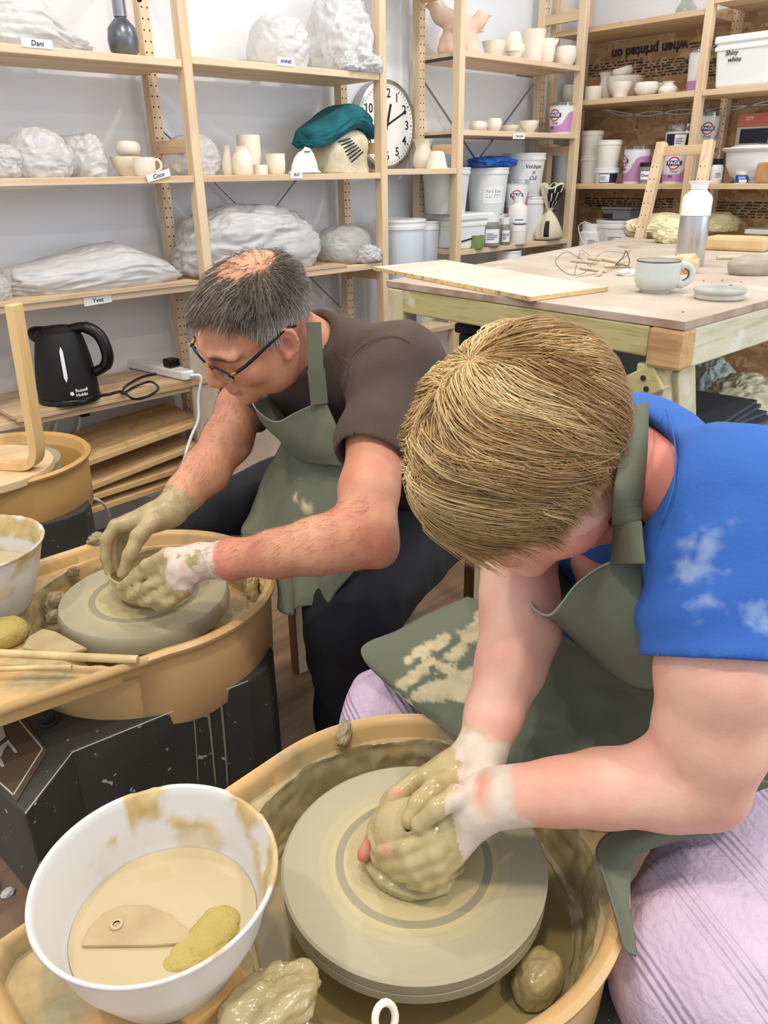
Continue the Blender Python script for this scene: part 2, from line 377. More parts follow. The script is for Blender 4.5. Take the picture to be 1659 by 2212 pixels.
def osb():
    m = mat('osb', (196, 154, 108), .75, bump=.3, bscale=40); N = m.node_tree.nodes; L = m.node_tree.links; tc = N.new('ShaderNodeTexCoord'); prev = None
    for k, (sc_, rot, st) in enumerate(((20, .5, (1, 1, 2.6)), (26, -.6, (1, 2.4, 1)), (15, 1.2, (1, .8, 2.2)))):
        mp = N.new('ShaderNodeMapping'); mp.inputs['Rotation'].default_value = (rot, 0, 0); mp.inputs['Scale'].default_value = st; L.new(tc.outputs['Object'], mp.inputs[0])
        nz = N.new('ShaderNodeTexNoise'); nz.inputs['Scale'].default_value = 9; va = N.new('ShaderNodeVectorMath'); va.operation = 'MULTIPLY_ADD'; va.inputs[1].default_value = (.05, .05, .05); L.new(mp.outputs[0], nz.inputs['Vector']); L.new(nz.outputs['Color'], va.inputs[0]); L.new(mp.outputs[0], va.inputs[2])
        v = N.new('ShaderNodeTexVoronoi'); v.inputs['Scale'].default_value = sc_; L.new(va.outputs[0], v.inputs['Vector']); sp = N.new('ShaderNodeSeparateColor'); L.new(v.outputs['Color'], sp.inputs[0])
        r = N.new('ShaderNodeValToRGB'); cs = ((160, 122, 84), (188, 150, 108), (206, 170, 128), (222, 190, 150)); r.color_ramp.elements[0].color = lin(cs[0]); r.color_ramp.elements[1].color = lin(cs[3])
        for q, c in ((.18, cs[1]), (.7, cs[2])): e = r.color_ramp.elements.new(q); e.color = lin(c)
        L.new(sp.outputs[0], r.inputs[0])
        if prev is None: prev = r.outputs[0]
        else:
            x = N.new('ShaderNodeMix'); x.data_type = 'RGBA'; g = N.new('ShaderNodeMath'); g.operation = 'GREATER_THAN'; g.inputs[1].default_value = .55; L.new(sp.outputs[1], g.inputs[0]); L.new(g.outputs[0], x.inputs[0]); L.new(prev, x.inputs[6]); L.new(r.outputs[0], x.inputs[7]); prev = x.outputs[2]
    L.new(prev, N['Principled BSDF'].inputs['Base Color'])
osb()
mat('osb_ink', (78, 68, 70), .8)
mat('shelf_shadow_panel', (176, 170, 166), .85)
plastic_film('film', (252, 252, 253), cover=.64); plastic_film('film_thin', (245, 246, 248), .42); plastic_film('film_grey', (240, 240, 238), .5)
film_glass('clear_lid', fac=.15)
mat('wrapped', (250, 249, 246), .8); mat('wrapped_dark', (170, 166, 160), .8)
mat('pump_metal', (92, 96, 102), .32, (128, 132, 136), 7, metal=.75, bump=.1)
mat('table_top', (186, 168, 150), .8, (202, 186, 168), 4, spots=[((212, 202, 192), 9, .55, .75, (1, 1, 1))], bump=.1, bscale=30)
mat('table_edge', (164, 134, 112), .8, (196, 176, 158), 12)
wood('ply_board', (224, 214, 198), (206, 192, 174), 'x', scale=9, knots=False); wood('ply_edge', (226, 196, 140), (150, 112, 70), 'x', scale=60, knots=False)
mat('mug_glaze', (196, 204, 198), .15, (208, 212, 206), 12, spots=[((150, 130, 100), 60, .74, .78, (1, 1, 1))]); mat('mug_rim', (92, 70, 54), .25)
mat('dish_glaze', (176, 178, 170), .2, (192, 192, 184), 16)
mat('bottle_white', (246, 246, 246), .25)
mat('bottle_steel', (206, 208, 212), .34, metal=1, bump=.03, bscale=300, bstretch=(1, 1, .02))
mat('bottle_seam', (120, 122, 126), .4, metal=.8)
mat('gold_foil', (234, 226, 186), .28, (220, 210, 162), 8, bump=.2, bscale=30)
mat('foam', (222, 194, 146), .95, (210, 180, 130), 14, bump=.5, bscale=140)
mat('clay_dry', (180, 168, 152), .8, (164, 152, 138), 14, bump=.3, bscale=40); mat('dowel', (216, 198, 170), .65); mat('wire', (150, 140, 124), .4, metal=.6); mat('green_wire', (34, 70, 60), .4)
mat('tea_wrap', (226, 160, 84), .4, (240, 220, 190), 40); mat('tissue', (240, 240, 240), .8)
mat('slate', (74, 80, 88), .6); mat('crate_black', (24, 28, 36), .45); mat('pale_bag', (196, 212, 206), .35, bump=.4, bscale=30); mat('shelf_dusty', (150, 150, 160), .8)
mat('box_grey', (198, 194, 192), .8); mat('box_coral', (212, 120, 104), .8)
mat('brown_block', (196, 150, 104), .8, (176, 128, 84), 9)
mat('label_blue', (40, 80, 170), .5)
# wheels
mat('pan_tan', (214, 174, 116), .38, (206, 164, 106), 6, spots=[((190, 168, 122), 9, .60, .66, (1, 1, 1)), ((206, 190, 150), 16, .66, .70, (1, 1, 1))])
mat('pan_clean', (214, 172, 110), .38, (206, 162, 100), 5)
mat('pan_slip', (214, 176, 120), .35, attr=[('slip', (174, 158, 116), .16, (194, 178, 138))], bump=.25, bscale=22)
mat('wheel_head', (182, 170, 136), .42, (170, 158, 124), 7, bump=.12, bscale=80)
mat('cabinet', (70, 70, 66), .55, (60, 60, 56), 5, spots=[((196, 188, 170), 38, .70, .715, (1, 1, 1)), ((160, 156, 146), 85, .715, .725, (1, 1, 1))])
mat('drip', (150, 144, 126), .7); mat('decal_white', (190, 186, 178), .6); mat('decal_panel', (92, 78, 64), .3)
mat('bowl_white', (216, 212, 210), .35, attr=[('slip', (190, 164, 112), .5, (206, 184, 134))])
mat('slip_water', (192, 175, 136), .05, (200, 184, 146), 5, coat=.5)
mat('clay_wet', (186, 170, 122), .2, (172, 154, 108), 20, bump=.35, bscale=40, coat=.35)
mat('clay_grey', (166, 150, 116), .35, (150, 134, 100), 16, bump=.6, bscale=50)
mat('wood_rib', (172, 150, 110), .5, (186, 168, 128), 24); mat('sponge_yellow', (186, 168, 98), .95, (172, 152, 88), 16, bump=.8, bscale=160)
mat('slip_puddle', (158, 140, 96), .1, (170, 152, 106), 8, coat=.4, bump=.15, bscale=20)
mat('ring_blue', (152, 146, 120), .35)
mat('stick', (226, 200, 150), .6, (190, 166, 118), 20)
def disc_mat():
    m = M['wheel_head']; N = m.node_tree.nodes; L = m.node_tree.links; tc = N.new('ShaderNodeTexCoord'); sx = N.new('ShaderNodeSeparateXYZ'); L.new(tc.outputs['Object'], sx.inputs[0]); cm = N.new('ShaderNodeCombineXYZ'); L.new(sx.outputs[0], cm.inputs[0]); L.new(sx.outputs[1], cm.inputs[1])
    ln = N.new('ShaderNodeVectorMath'); ln.operation = 'LENGTH'; L.new(cm.outputs[0], ln.inputs[0]); nz = N.new('ShaderNodeTexNoise'); nz.inputs['Scale'].default_value = 9; L.new(tc.outputs['Object'], nz.inputs['Vector'])
    c1 = N.new('ShaderNodeTexNoise'); c1.noise_dimensions = '1D'; c1.inputs['Scale'].default_value = 160; c1.inputs['Detail'].default_value = 2; L.new(ln.outputs['Value'], c1.inputs['W'])
    ma = N.new('ShaderNodeMath'); ma.operation = 'MULTIPLY_ADD'; ma.inputs[1].default_value = .022; L.new(nz.outputs['Fac'], ma.inputs[0]); L.new(ln.outputs['Value'], ma.inputs[2]); mb = N.new('ShaderNodeMath'); mb.operation = 'MULTIPLY_ADD'; mb.inputs[1].default_value = .026; L.new(c1.outputs['Fac'], mb.inputs[0]); L.new(ma.outputs[0], mb.inputs[2])
    mr = N.new('ShaderNodeMapRange'); mr.inputs[1].default_value = .03; mr.inputs[2].default_value = .17; L.new(mb.outputs[0], mr.inputs[0]); r = N.new('ShaderNodeValToRGB'); r.color_ramp.elements[0].color = lin((178, 160, 116)); r.color_ramp.elements[1].color = lin((170, 163, 138))
    for q, c in ((.35, (190, 174, 130)), (.58, (194, 180, 138)), (.74, (178, 168, 138))): e = r.color_ramp.elements.new(q); e.color = lin(c)
    L.new(mr.outputs[0], r.inputs[0]); L.new(r.outputs[0], N['Principled BSDF'].inputs['Base Color'])
disc_mat()
# people
mat('skin_man', (212, 154, 122), .48, (198, 134, 104), 16, spots=[((196, 104, 88), 7, .56, .75, (1, 1, 1))], sss=.12, bump=.12, bscale=220,
    attr=[('pink', (222, 110, 100), None, None), ('scalp_tint', (150, 110, 92), None, None), ('brow', (70, 52, 44), None, None), ('lip', (178, 96, 84), None, None), ('dry', (226, 210, 196), .8, (214, 190, 172)), ('clay', (168, 150, 108), .32, (186, 168, 124))])
mat('skin_woman', (230, 182, 162), .5, (220, 162, 142), 18, spots=[((222, 140, 124), 6, .56, .75, (1, 1, 1))], sss=.12, bump=.08, bscale=240,
    attr=[('pink', (214, 104, 92), None, None), ('lip', (190, 100, 96), None, None), ('brow', (150, 120, 84), None, None), ('scalp_tint', (150, 110, 92), None, None), ('dry', (220, 204, 190), .8, (208, 192, 172)), ('clay', (190, 174, 126), .16, (176, 158, 112))])
mat('tshirt', (88, 72, 64), .9, (80, 64, 56), 10, bump=.25, bscale=300)
mat('apron', (107, 112, 92), .75, (98, 104, 85), 6, bump=.15, bscale=400)
mat('apron_clay', (113, 119, 99), .75, (104, 110, 91), 6, attr=[('clay', (214, 198, 158), .5, (186, 172, 130))], bump=.15, bscale=400)
mat('trousers', (24, 25, 30), .8, (30, 32, 38), 9, bump=.2, bscale=200)
mat('blue_shirt', (54, 104, 184), .85, (46, 94, 174), 7, attr=[('dust', (160, 176, 206), .9, (130, 156, 204))], bump=.15, bscale=260)
mat('lens', (230, 230, 230), .05, alpha=.18); mat('gold', (196, 156, 80), .25, metal=1); mat('frame_black', (14, 14, 16), .25)
mat('nail', (206, 140, 124), .3)
def hairmat(name, a, b, c):
    m = bpy.data.materials.new(name); m.use_nodes = True; N = m.node_tree.nodes; L = m.node_tree.links; p = N['Principled BSDF']
    at_ = N.new('ShaderNodeAttribute'); at_.attribute_name = 'tone'; r = N.new('ShaderNodeValToRGB'); r.color_ramp.elements[0].color = lin(a); r.color_ramp.elements[1].color = lin(c)
    e = r.color_ramp.elements.new(.5); e.color = lin(b); L.new(at_.outputs['Fac'], r.inputs[0]); L.new(r.outputs[0], p.inputs['Base Color']); p.inputs['Roughness'].default_value = .5
    p.inputs['Specular IOR Level'].default_value = .35; M[name] = m
hairmat('hair_grey', (82, 68, 56), (134, 118, 102), (210, 206, 202))
mat('trim_light', (156, 166, 148), .8); hairmat('hair_blonde', (130, 98, 66), (200, 162, 106), (240, 220, 170))
def lilac():
    m = mat('lilac', (216, 193, 214), .85, (206, 182, 204), 8); N = m.node_tree.nodes; L = m.node_tree.links
    tc = N.new('ShaderNodeTexCoord'); mp = N.new('ShaderNodeMapping'); mp.inputs['Rotation'].default_value = (.5, .3, .6)
    w = N.new('ShaderNodeTexWave'); w.inputs['Scale'].default_value = 26; w.inputs['Distortion'].default_value = 7; w.inputs['Detail'].default_value = 3; w.inputs['Detail Scale'].default_value = 2.5
    n2 = N.new('ShaderNodeTexNoise'); n2.inputs['Scale'].default_value = 64; n2.inputs['Detail'].default_value = 5; n2.inputs['Distortion'].default_value = .8
    L.new(tc.outputs['Object'], mp.inputs[0]); L.new(mp.outputs[0], w.inputs['Vector']); L.new(tc.outputs['Object'], n2.inputs['Vector'])
    k = N.new('ShaderNodeMath'); k.operation = 'MULTIPLY'; k.inputs[1].default_value = .22; L.new(w.outputs['Fac'], k.inputs[0])
    a = N.new('ShaderNodeMath'); a.operation = 'ADD'; L.new(k.outputs[0], a.inputs[0]); L.new(n2.outputs['Fac'], a.inputs[1])
    g1 = N.new('ShaderNodeTexWave'); g1.inputs['Scale'].default_value = 42; g1.inputs['Distortion'].default_value = .6; g2 = N.new('ShaderNodeTexWave'); g2.inputs['Scale'].default_value = 4.2; g2.inputs['Distortion'].default_value = .5; L.new(mp.outputs[0], g1.inputs['Vector']); L.new(mp.outputs[0], g2.inputs['Vector'])
    gt = N.new('ShaderNodeMath'); gt.operation = 'GREATER_THAN'; gt.inputs[1].default_value = .72; L.new(g2.outputs['Fac'], gt.inputs[0]); gm = N.new('ShaderNodeMath'); gm.operation = 'MULTIPLY'; L.new(gt.outputs[0], gm.inputs[0]); L.new(g1.outputs['Fac'], gm.inputs[1])
    a2 = N.new('ShaderNodeMath'); a2.operation = 'ADD'; L.new(a.outputs[0], a2.inputs[0]); L.new(gm.outputs[0], a2.inputs[1]); a = a2
    b = N.new('ShaderNodeBump'); b.inputs['Strength'].default_value = .6; b.inputs['Distance'].default_value = .004; L.new(a.outputs[0], b.inputs['Height']); L.new(b.outputs[0], N['Principled BSDF'].inputs['Normal'])
lilac()
# ================================================================ the room
YW = 2.76; XW = 4.07; YF = 2.44; XB = 3.70
struct('floor', box(-2.2, XW, -2.2, YW, -.05, 0), 'floor_laminate')
struct('wall_left', box(-2.2, XW+.1, YW, YW+.1, 0, 3.0), 'wall_paint')
struct('wall_back', box(XW, XW+.1, -2.2, YW, 0, 3.0), 'wall_paint')
struct('baseboard_left', box(-2.2, XW, YW-.015, YW, 0, .07), 'white_plastic')
def solvex(px, y, z):
    K = (px-W_/2)/FP; a = RW[:, 0]-K*RW[:, 2]; return -(y*a[1]+(z-CAM[2])*a[2])/a[0]
def solvey(px, x, z):
    K = (px-W_/2)/FP; a = RW[:, 0]-K*RW[:, 2]; return -(x*a[0]+(z-CAM[2])*a[2])/a[1]
def solvez(py, x, y):
    K = (py-H_/2)/FP; a = RW[:, 1]-K*RW[:, 2]; return CAM[2]-(x*a[0]+y*a[1])/a[2]
def spot_l(px, pw, ptop, y, z): # item on a left-wall shelf: returns base point, radius, height
    x = solvex(px, y, z); d = proj((x, y, z))[2]; r = pw/2*d/FP
    return np.array([x, y, z]), r, solvez(ptop, x, y)-z
def spot_b(px, pw, ptop, x, z): # item on a back-wall shelf
    y = solvey(px, x, z); d = proj((x, y, z))[2]; r = pw/2*d/FP
    return np.array([x, y, z]), r, solvez(ptop, x, y)-z
TOCAM = lambda c: math.atan2(CAM[1]-c[1], CAM[0]-c[0])
# ---------------------------------------------------------------- shelving along the left wall
def post(x, y, z0, z1, holes_face, wx=.034, wy=.042): # upright with two columns of peg holes on one face
    g = [slot(box(x-wx/2, x+wx/2, y-wy/2, y+wy/2, z0, z1), 0)]
    if holes_face:
        for z in np.arange(z0+.03, z1-.02, .032):
            for s in (-1, 1):
                c = cyl(.0028, .0012, 8)
                if holes_face == '-y': g.append(slot(place(c, (x+s*.0095, y-wy/2+.0004, z), (1, 0, 0), (0, 0, 1)), 1))
                else: g.append(slot(place(c, (x-wx/2-.0004, y+s*.0095, z), (0, -1, 0), (0, 0, 1)) if False else xf(c, R=roty(-math.pi/2), t=(x-wx/2+.0004, y+s*.0095, z)), 1))
    return join(*g)
XS = [.607, 1.467, 2.315, 2.770, 3.655]
unit_l = thing('shelving_unit', 'long pine shelving unit with pegged uprights against the white wall', 'shelves', (2.1, 2.6, 0))
for x in XS:
    fr = obj('side_frame', post(x, YF+.021, 0, 2.25, None), 'pine_z', unit_l, bevel=.003)
    obj('rear_post', post(x, YF+.255, 0, 2.25, '-y'), ['pine_z', 'hole'], fr)
    for z in (.25, .86, 1.345, 1.93):
        obj('rung', box(x-.011, x+.011, YF+.042, YF+.234, z-.02, z+.02), 'pine_y', fr)
def board(z, x0, x1, y0=YF+.004, y1=YF+.29, th=.022, m='pine_x', nm='shelf_board', par=None):
    return obj(nm, box(x0, x1, y0, y1, z-th, z), m, par or unit_l, bevel=.002)
ZL = dict(top_left=1.588, annie=1.600, mid=1.255, yves=.912, kettle=.568, bc=1.268, cd_top=1.715, cd_mid=1.42, cd_low=.925, bc_low=.62)
for nm, i in (('top_left', 0), ('mid', 0), ('yves', 0), ('kettle', 0), ('annie', 1), ('mid', 1), ('yves', 1), ('bc', 2), ('cd_top', 3), ('cd_mid', 3), ('cd_low', 3)):
    board(ZL[nm], XS[i]+.018, XS[i+1]-.018)
board(.60, XS[2]+.018, XS[3]-.018); board(.28, XS[3]+.018, XS[4]-.018); board(1.99, XS[2]+.018, XS[3]-.018)
for (x0, x1, zc, sx) in ((XS[1]+.02, XS[2]-.02, 1.06, 1), (XS[3]+.02, XS[4]-.02, 1.30, 1)): # steel cross braces at the back
    for s in (-1, 1):
        obj('cross_brace', beam((x0, YF+.282, zc-s*.36), (x1, YF+.282, zc+s*.36), .012, .003), 'steel', unit_l)
for i, nm in ((3, 'cd_top'), (3, 'cd_mid')):
    obj('shelf_bracket', box(XS[i]+.017, XS[i]+.022, YF+.05, YF+.25, ZL[nm]-.026, ZL[nm]-.014), 'dark_steel', unit_l)
obj('angle_bracket', box(3.50, 3.64, YF+.285, YF+.288, 1.70-.012, 1.70+.012), 'steel', unit_l)
def name_tag(s, px, py, w, h, m='ink', tilt=0, size=.6, y=YF+.002):
    c = ony(px, py, y); R = frame((math.cos(tilt), 0, math.sin(tilt)), (0, 0, 1)) if False else None
    xa = (math.cos(tilt), 0, math.sin(tilt)); ya = (-math.sin(tilt), -.10, math.cos(tilt))
    t = obj('name_tag', place(box(-w/2, w/2, -h/2, h/2, 0, .0012), c, xa, ya), 'paper', unit_l, label='white paper name tag reading '+s if 'son' not in s else 'white paper tag with scribbled writing')
    obj('handwriting', place(text(s, h*size, None, None, None, shear=.15), c+np.array([0, -.0022, 0]), xa, ya), m, t)
name_tag('Dani', 80, 94, .085, .022, size=.85); name_tag('ANNIE', 617, 133, .072, .026, 'ink_blue', size=.62)
name_tag('Coco', 342, 379, .085, .022, tilt=.22, size=.85, y=YF-.002); name_tag('ELLE', 640, 377, .055, .026, size=.5); name_tag('Yves', 211, 648, .092, .026, tilt=.04, size=.75)
name_tag('Toson Crafts', 1121, 294, .09, .024, size=.42)
# ---------------------------------------------------------------- pots and vessels
def vessel(prof, t=.08, n=36): # prof outer (r,h) normalised; returns outer+inner wall
    pr = [(0, 0)]+list(prof); inn = [(max(r-t, .02), h) for r, h in reversed(prof)]
    inn = [(r, max(h, t)) for r, h in inn]; return pr+inn+[(0, t)]
def pot(name, label, cat, where, prof, m, group=None, t=.08, r=None, h=None, extra=None, squash=1):
    c, rr, hh = where; rr = r or rr; hh = h or hh
    g = lathe([(p[0]*rr, p[1]*hh) for p in vessel(prof, t)], 40); g = xf(g, s=(1, squash, 1), t=c)
    if extra is None: return obj(name, g, m, smooth=True, label=label, cat=cat, group=group, auto=.7, org=c)
    o = thing(name, label, cat, c, group); obj('body', g, m, o, auto=.7); extra(o, c, rr, hh); return o
P_BOWL = [(.45, 0), (.5, .06), (.8, .4), (.97, .8), (1, 1)]; P_ROUND = [(.55, 0), (.85, .2), (1, .55), (.93, .85), (.86, 1)]
P_CYL = [(.95, 0), (1, .05), (1, .95), (.98, 1)]; P_CUP = [(.8, 0), (.92, .08), (1, .5), (1, 1)]
P_JAR = [(.92, 0), (1, .06), (1, .62), (.8, .74), (.68, .80), (.68, .9), (.76, 1)]
P_BOTTLE = [(.9, 0), (1, .1), (.95, .45), (.62, .66), (.5, .78), (.55, .95), (.72, 1)]
P_VASE = [(.75, 0), (.92, .12), (.96, .35), (.82, .55), (.66, .72), (.78, .9), (1, 1)]
P_TUMBLE = [(.72, 0), (.8, .1), (.95, .6), (1, 1)]; P_DISC = [(1, 0), (1, 1)]
def mug_handle(m):
    def f(o, c, r, h):
        a = TOCAM(c)+1.45; d = np.array([math.cos(a), math.sin(a), 0]); z = np.array([0, 0, 1.])
        pts = [c+d*r*.95+z*h*.82, c+d*r*1.28+z*h*.86, c+d*r*1.52+z*h*.62, c+d*r*1.42+z*h*.36, c+d*r*.95+z*h*.22]
        obj('handle', tube(catmull(pts, 6), r*.12, 10), m, o, smooth=True)
    return f
zm = ZL['mid']
lowb = pot('bowl', 'cream unglazed bowl on the middle shelf with another bowl tilted inside it', 'bowl', spot_l(276, 64, 338, 2.60, zm), P_BOWL, 'bisque')
w = spot_l(284, 52, 336, 2.60, zm); c = w[0]+np.array([.0, 0, w[2]-.004]); 
g = xf(lathe([(p[0]*.041, p[1]*.042) for p in vessel(P_ROUND, .1)], 36), R=rotx(-.12)@roty(.1), t=c)
obj('bowl', g, 'bisque', label='small cream bowl tipped inside a larger bowl behind the tag Coco', cat='bowl', auto=.7, org=c)
pot('mug', 'white rounded mug with a handle above the tag reading Coco', 'mug', spot_l(315, 46, 340, 2.485, zm), P_CUP, 'bisque', extra=mug_handle('bisque'))
pot('vase', 'slim white bottle vase leftmost in the row above the tag ELLE', 'vase', spot_l(494, 27, 314, 2.55, zm), P_BOTTLE, 'bisque', t=.2)
pot('jar', 'white shouldered jar standing before the tall white cylinder', 'jar', spot_l(526, 43, 316, 2.50, zm), P_JAR, 'bisque', t=.15)
pot('cylinder_vase', 'tall white cylinder vase behind the shouldered jar', 'vase', spot_l(542, 50, 292, 2.60, zm), P_CYL, 'bisque')
pot('disc', 'low white clay disc at the foot of the tall cylinder', 'disc', spot_l(563, 32, 356, 2.52, zm), P_DISC, 'bisque', t=.3)
pot('cup', 'small white cup between the clay disc and the dust mask', 'cup', spot_l(597, 41, 332, 2.53, zm), P_CUP, 'bisque')
pot('vase', 'cream flared vase on the shelf beside the wall clock', 'vase', spot_l(914, 46, 301, 2.62, ZL['bc']), P_VASE, 'bisque')
pot('cup', 'cream cup turned upside down in front of the flared vase', 'cup', spot_l(943, 47, 326, 2.52, ZL['bc']), [(1, 0), (.98, .1), (.7, .85), (.55, .97), (.3, 1)], 'bisque', t=.06)
zc = ZL['cd_top']
pot('dish', 'shallow white dish with an uneven rim beside the pink clay bird', 'dish', spot_l(1067, 56, 90, 2.55, zc), [(.5, 0), (.7, .3), (.9, .8), (1, 1)], 'bisque')
pot('bowl', 'small white stacking bowl under the upturned cup on the top shelf', 'bowl', spot_l(1112, 42, 97, 2.53, zc), [(.55, 0), (.75, .35), (.85, .45), (1, .7), (.95, 1)], 'bisque')
w = spot_l(1108, 38, 70, 2.53, zc); w = (w[0]+np.array([0, 0, .036]), w[1], w[2]-.036)
pot('cup', 'white round cup stacked upside down on a small bowl', 'cup', w, [(.95, 0), (1, .3), (.85, .75), (.62, 1)], 'bisque', t=.06)
pot('cylinder_pot', 'tall white tumbler pot, largest on the top shelf of pots', 'pot', spot_l(1149, 51, 65, 2.58, zc), P_TUMBLE, 'bisque')
def spout(o, c, r, h):
    d = np.array([.75, -.66, 0]); obj('spout', tube([c+d*r*.7+np.array([0, 0, h*.72]), c+d*r*1.1+np.array([0, 0, h*.9]), c+d*r*1.35+np.array([0, 0, h*1.0])], [r*.35, r*.26, r*.16], 10), 'bisque', o, smooth=True)
pot('pitcher', 'small white pitcher with a spout right of the tall tumbler pot', 'pitcher', spot_l(1181, 32, 84, 2.53, zc), P_ROUND, 'bisque', extra=spout)
pot('bowl', 'white rounded bowl at the right end of the top pot shelf', 'bowl', spot_l(1220, 47, 101, 2.50, zc), P_ROUND, 'bisque')
zc = ZL['cd_mid']
for i, (px, pw, pt, y, pr, lab) in enumerate(((1029, 34, 262, 2.60, P_ROUND, 'small glazed white bowl at the back left behind the pine upright'), (1035, 36, 264, 2.50, P_ROUND, 'glossy white bowl just right of the front pine upright'), (1067, 34, 256, 2.53, P_ROUND, 'glossy white egg-shaped cup, tallest in its row'),
        (1102, 38, 271, 2.56, P_BOWL, 'shallow white glazed dish above the scribbled paper tag'), (1142, 42, 261, 2.50, P_BOWL, 'glazed white bowl with a tan lower half at the right of its row'), (1130, 40, 262, 2.64, P_BOWL, 'white glazed bowl half hidden behind the tan footed bowl'))):
    pot('glazed_bowl', lab, 'bowl', spot_l(px, pw, pt, y, zc), pr, 'glazed_white')
# pink clay birds
def bird(c, s, az, label, lift):
    D = SDF(c+np.array([-.16, -.16, -.01])*s, c+np.array([.16, .16, .26])*s, .0045); R = rotz(az); f = lambda x, y, z: c+R@np.array([x, y, z])*s
    D.ell(f(0, 0, .04), np.array([.06, .05, .06])*s, k=.01); D.ell(f(0, 0, .02), np.array([.066, .056, .03])*s, k=.02)
    D.cone(f(-.05, 0, .10+lift*.3), f(.05, 0, .13+lift), .045*s, .036*s, .03); D.ell(f(.07, 0, .165+lift), np.array([.032, .03, .028])*s, k=.03)
    D.cone(f(.09, 0, .165+lift), f(.125, 0, .16+lift), .014*s, .003*s, .01); D.cone(f(-.05, 0, .11), f(-.13, 0, .095), .035*s, .010*s, .02)
    D.disp(lambda P: .0015*fbm(P*60, 3, 3)); D.plane(c, (0, 0, -1)); V, F = D.mesh()
    obj('clay_bird', (smooth_mesh(V, F, 2), F), 'bisque_pink', smooth=True, label=label, cat='sculpture', org=c, group=None)
w = spot_l(975, 60, 34, 2.60, ZL['cd_top']); bird(w[0], 1.02, 2.4, 'larger pink clay bird behind the pine upright on the top shelf', .02)
w = spot_l(1012, 50, 44, 2.54, ZL['cd_top']); bird(w[0], .82, -.6, 'pink clay bird looking right beside the shallow dish', .02)
# dust mask
c, r, h = spot_l(655, 66, 325, 2.50, zm)
o = thing('dust_mask', 'white dust mask lying on the shelf above the tag ELLE', 'mask', c)
a = np.linspace(0, 2*math.pi, 33)[:-1]; V = []; rings = [(1.25, .02), (1.0, .12), (.92, .4), (.7, .75), (.45, .95), (.15, 1.0)]
for k, h_ in rings: V += [(c[0]+r*k*math.cos(t)*1.0, c[1]-.01+r*.62*k*math.sin(t), c[2]+.002+h*h_*(1+.12*math.cos(t))) for t in a]
F = [(i*32+j, i*32+(j+1) % 32, (i+1)*32+(j+1) % 32, (i+1)*32+j) for i in range(5) for j in range(32)]+[tuple(5*32+j for j in range(32))]
obj('shell', (np.array(V), F), 'paper', o, smooth=True, solid=.002)
obj('nose_clip', box(c[0]-.012, c[0]+.014, c[1]-.035, c[1]-.028, c[2]+h*.93, c[2]+h*.97), 'steel', o)
obj('printing', place(text('FFP2\nNR D', .010, None, None, None), c+np.array([.022, -.036, h*.42]), (1, .2, 0), (0, .6, .8)), 'ink', o)
obj('strap', tube(catmull([c+np.array([-r, -.01, .004]), c+np.array([-r*1.15, -.03, .003]), c+np.array([-r*.6, -.045, .003])], 6), .0015, 6), 'label_text_red', o)
# ---------------------------------------------------------------- plastic wrapped work
def bag(px, pw, ptop, y, z, label, seed, ry=.1, amp=.22, inner=True, film='film', sc=3.2, name='plastic_bag', dark=False, flat=.35, shape=None):
    c, r, h = spot_l(px, pw, ptop, y, z); o = thing(name, label, 'plastic bag', c, None)
    ry = min(ry, YW-.012-y, .19)
    g = blob(c, (r*1.02, ry, h/(2-flat)*1.04), 130, 84, amp, sc, seed, flat=flat, kind='crumple')
    g[0][:, 1] = np.clip(g[0][:, 1], YF-.04, YW-.006); g[0][:, 2] = np.maximum(g[0][:, 2], z)
    if shape: g = (shape(g[0], c, r, h), g[1])
    obj('film', g, film, o, smooth=True)
    if inner and dark:
        g = blob(c+np.array([0, .01, .001]), (r*.68, ry*.62, h/(2-flat)*.66), 40, 26, .08, 2, seed+3, flat=flat); obj('wrapped_work', g, 'wrapped_dark' if dark else 'wrapped', o, smooth=True)
    return o, c, r, h
def knot(o, p, s, seed, film='film'):
    g = blob(np.array(p), (s, s*.9, s*.7), 60, 40, .5, 5, seed, flat=.2, kind='crumple'); obj('knot', g, film, o, smooth=True)
bag(8, 74, 316, 2.55, zm, 'bright white crumpled bag at the left edge of the middle shelf', 1, .08, .3, inner=False)
bag(88, 122, 281, 2.56, zm, 'white wrapped bundle right of the bright crumpled bag', 2, .1, .22)
bag(183, 88, 291, 2.60, zm, 'thin white bag slumped beside the stacked bowls', 3, .09, .3)
bag(418, 104, 293, 2.61, zm, 'wrapped white bundle behind the pine upright near the bottle vase', 4, .09, .22)
bag(60, 240, -20, 2.58, ZL['top_left'], 'large white bag above the tag reading Dani', 5, .12, .3, shape=lambda V, c, r, h: np.where((V[:, [0]]-c[0] > r*.1), V*[1, 1, 0]+[0, 0, 1]*(c[2]+(V[:, [2]]-c[2])*(1-.62*np.clip((V[:, [0]]-c[0]-r*.1)/(r*.5), 0, 1))), V))
bag(604, 116, 38, 2.57, ZL['annie'], 'rounded white bag above the tag reading ANNIE', 6, .12, .16)
o, c, r, h = bag(738, 126, -4, 2.57, ZL['annie'], 'tall crumpled white bag at the right end of the ANNIE shelf', 7, .12, .3, sc=4)
knot(o, c+np.array([.02, -.11, .0]), .06, 71); knot(o, c+np.array([-.05, -.10, .0]), .05, 72)
zy = ZL['yves']
obj('plywood_board', box(.74, 1.42, 2.43, 2.72, zy, zy+.012), 'ply', label='thin plywood board under the wide bag above the tag Yves', cat='board', bevel=.001)
obj('plywood_board', box(1.53, 2.10, 2.44, 2.72, zy, zy+.010), 'ply', label='thin plywood board under the big bag behind the man', cat='board', bevel=.001)
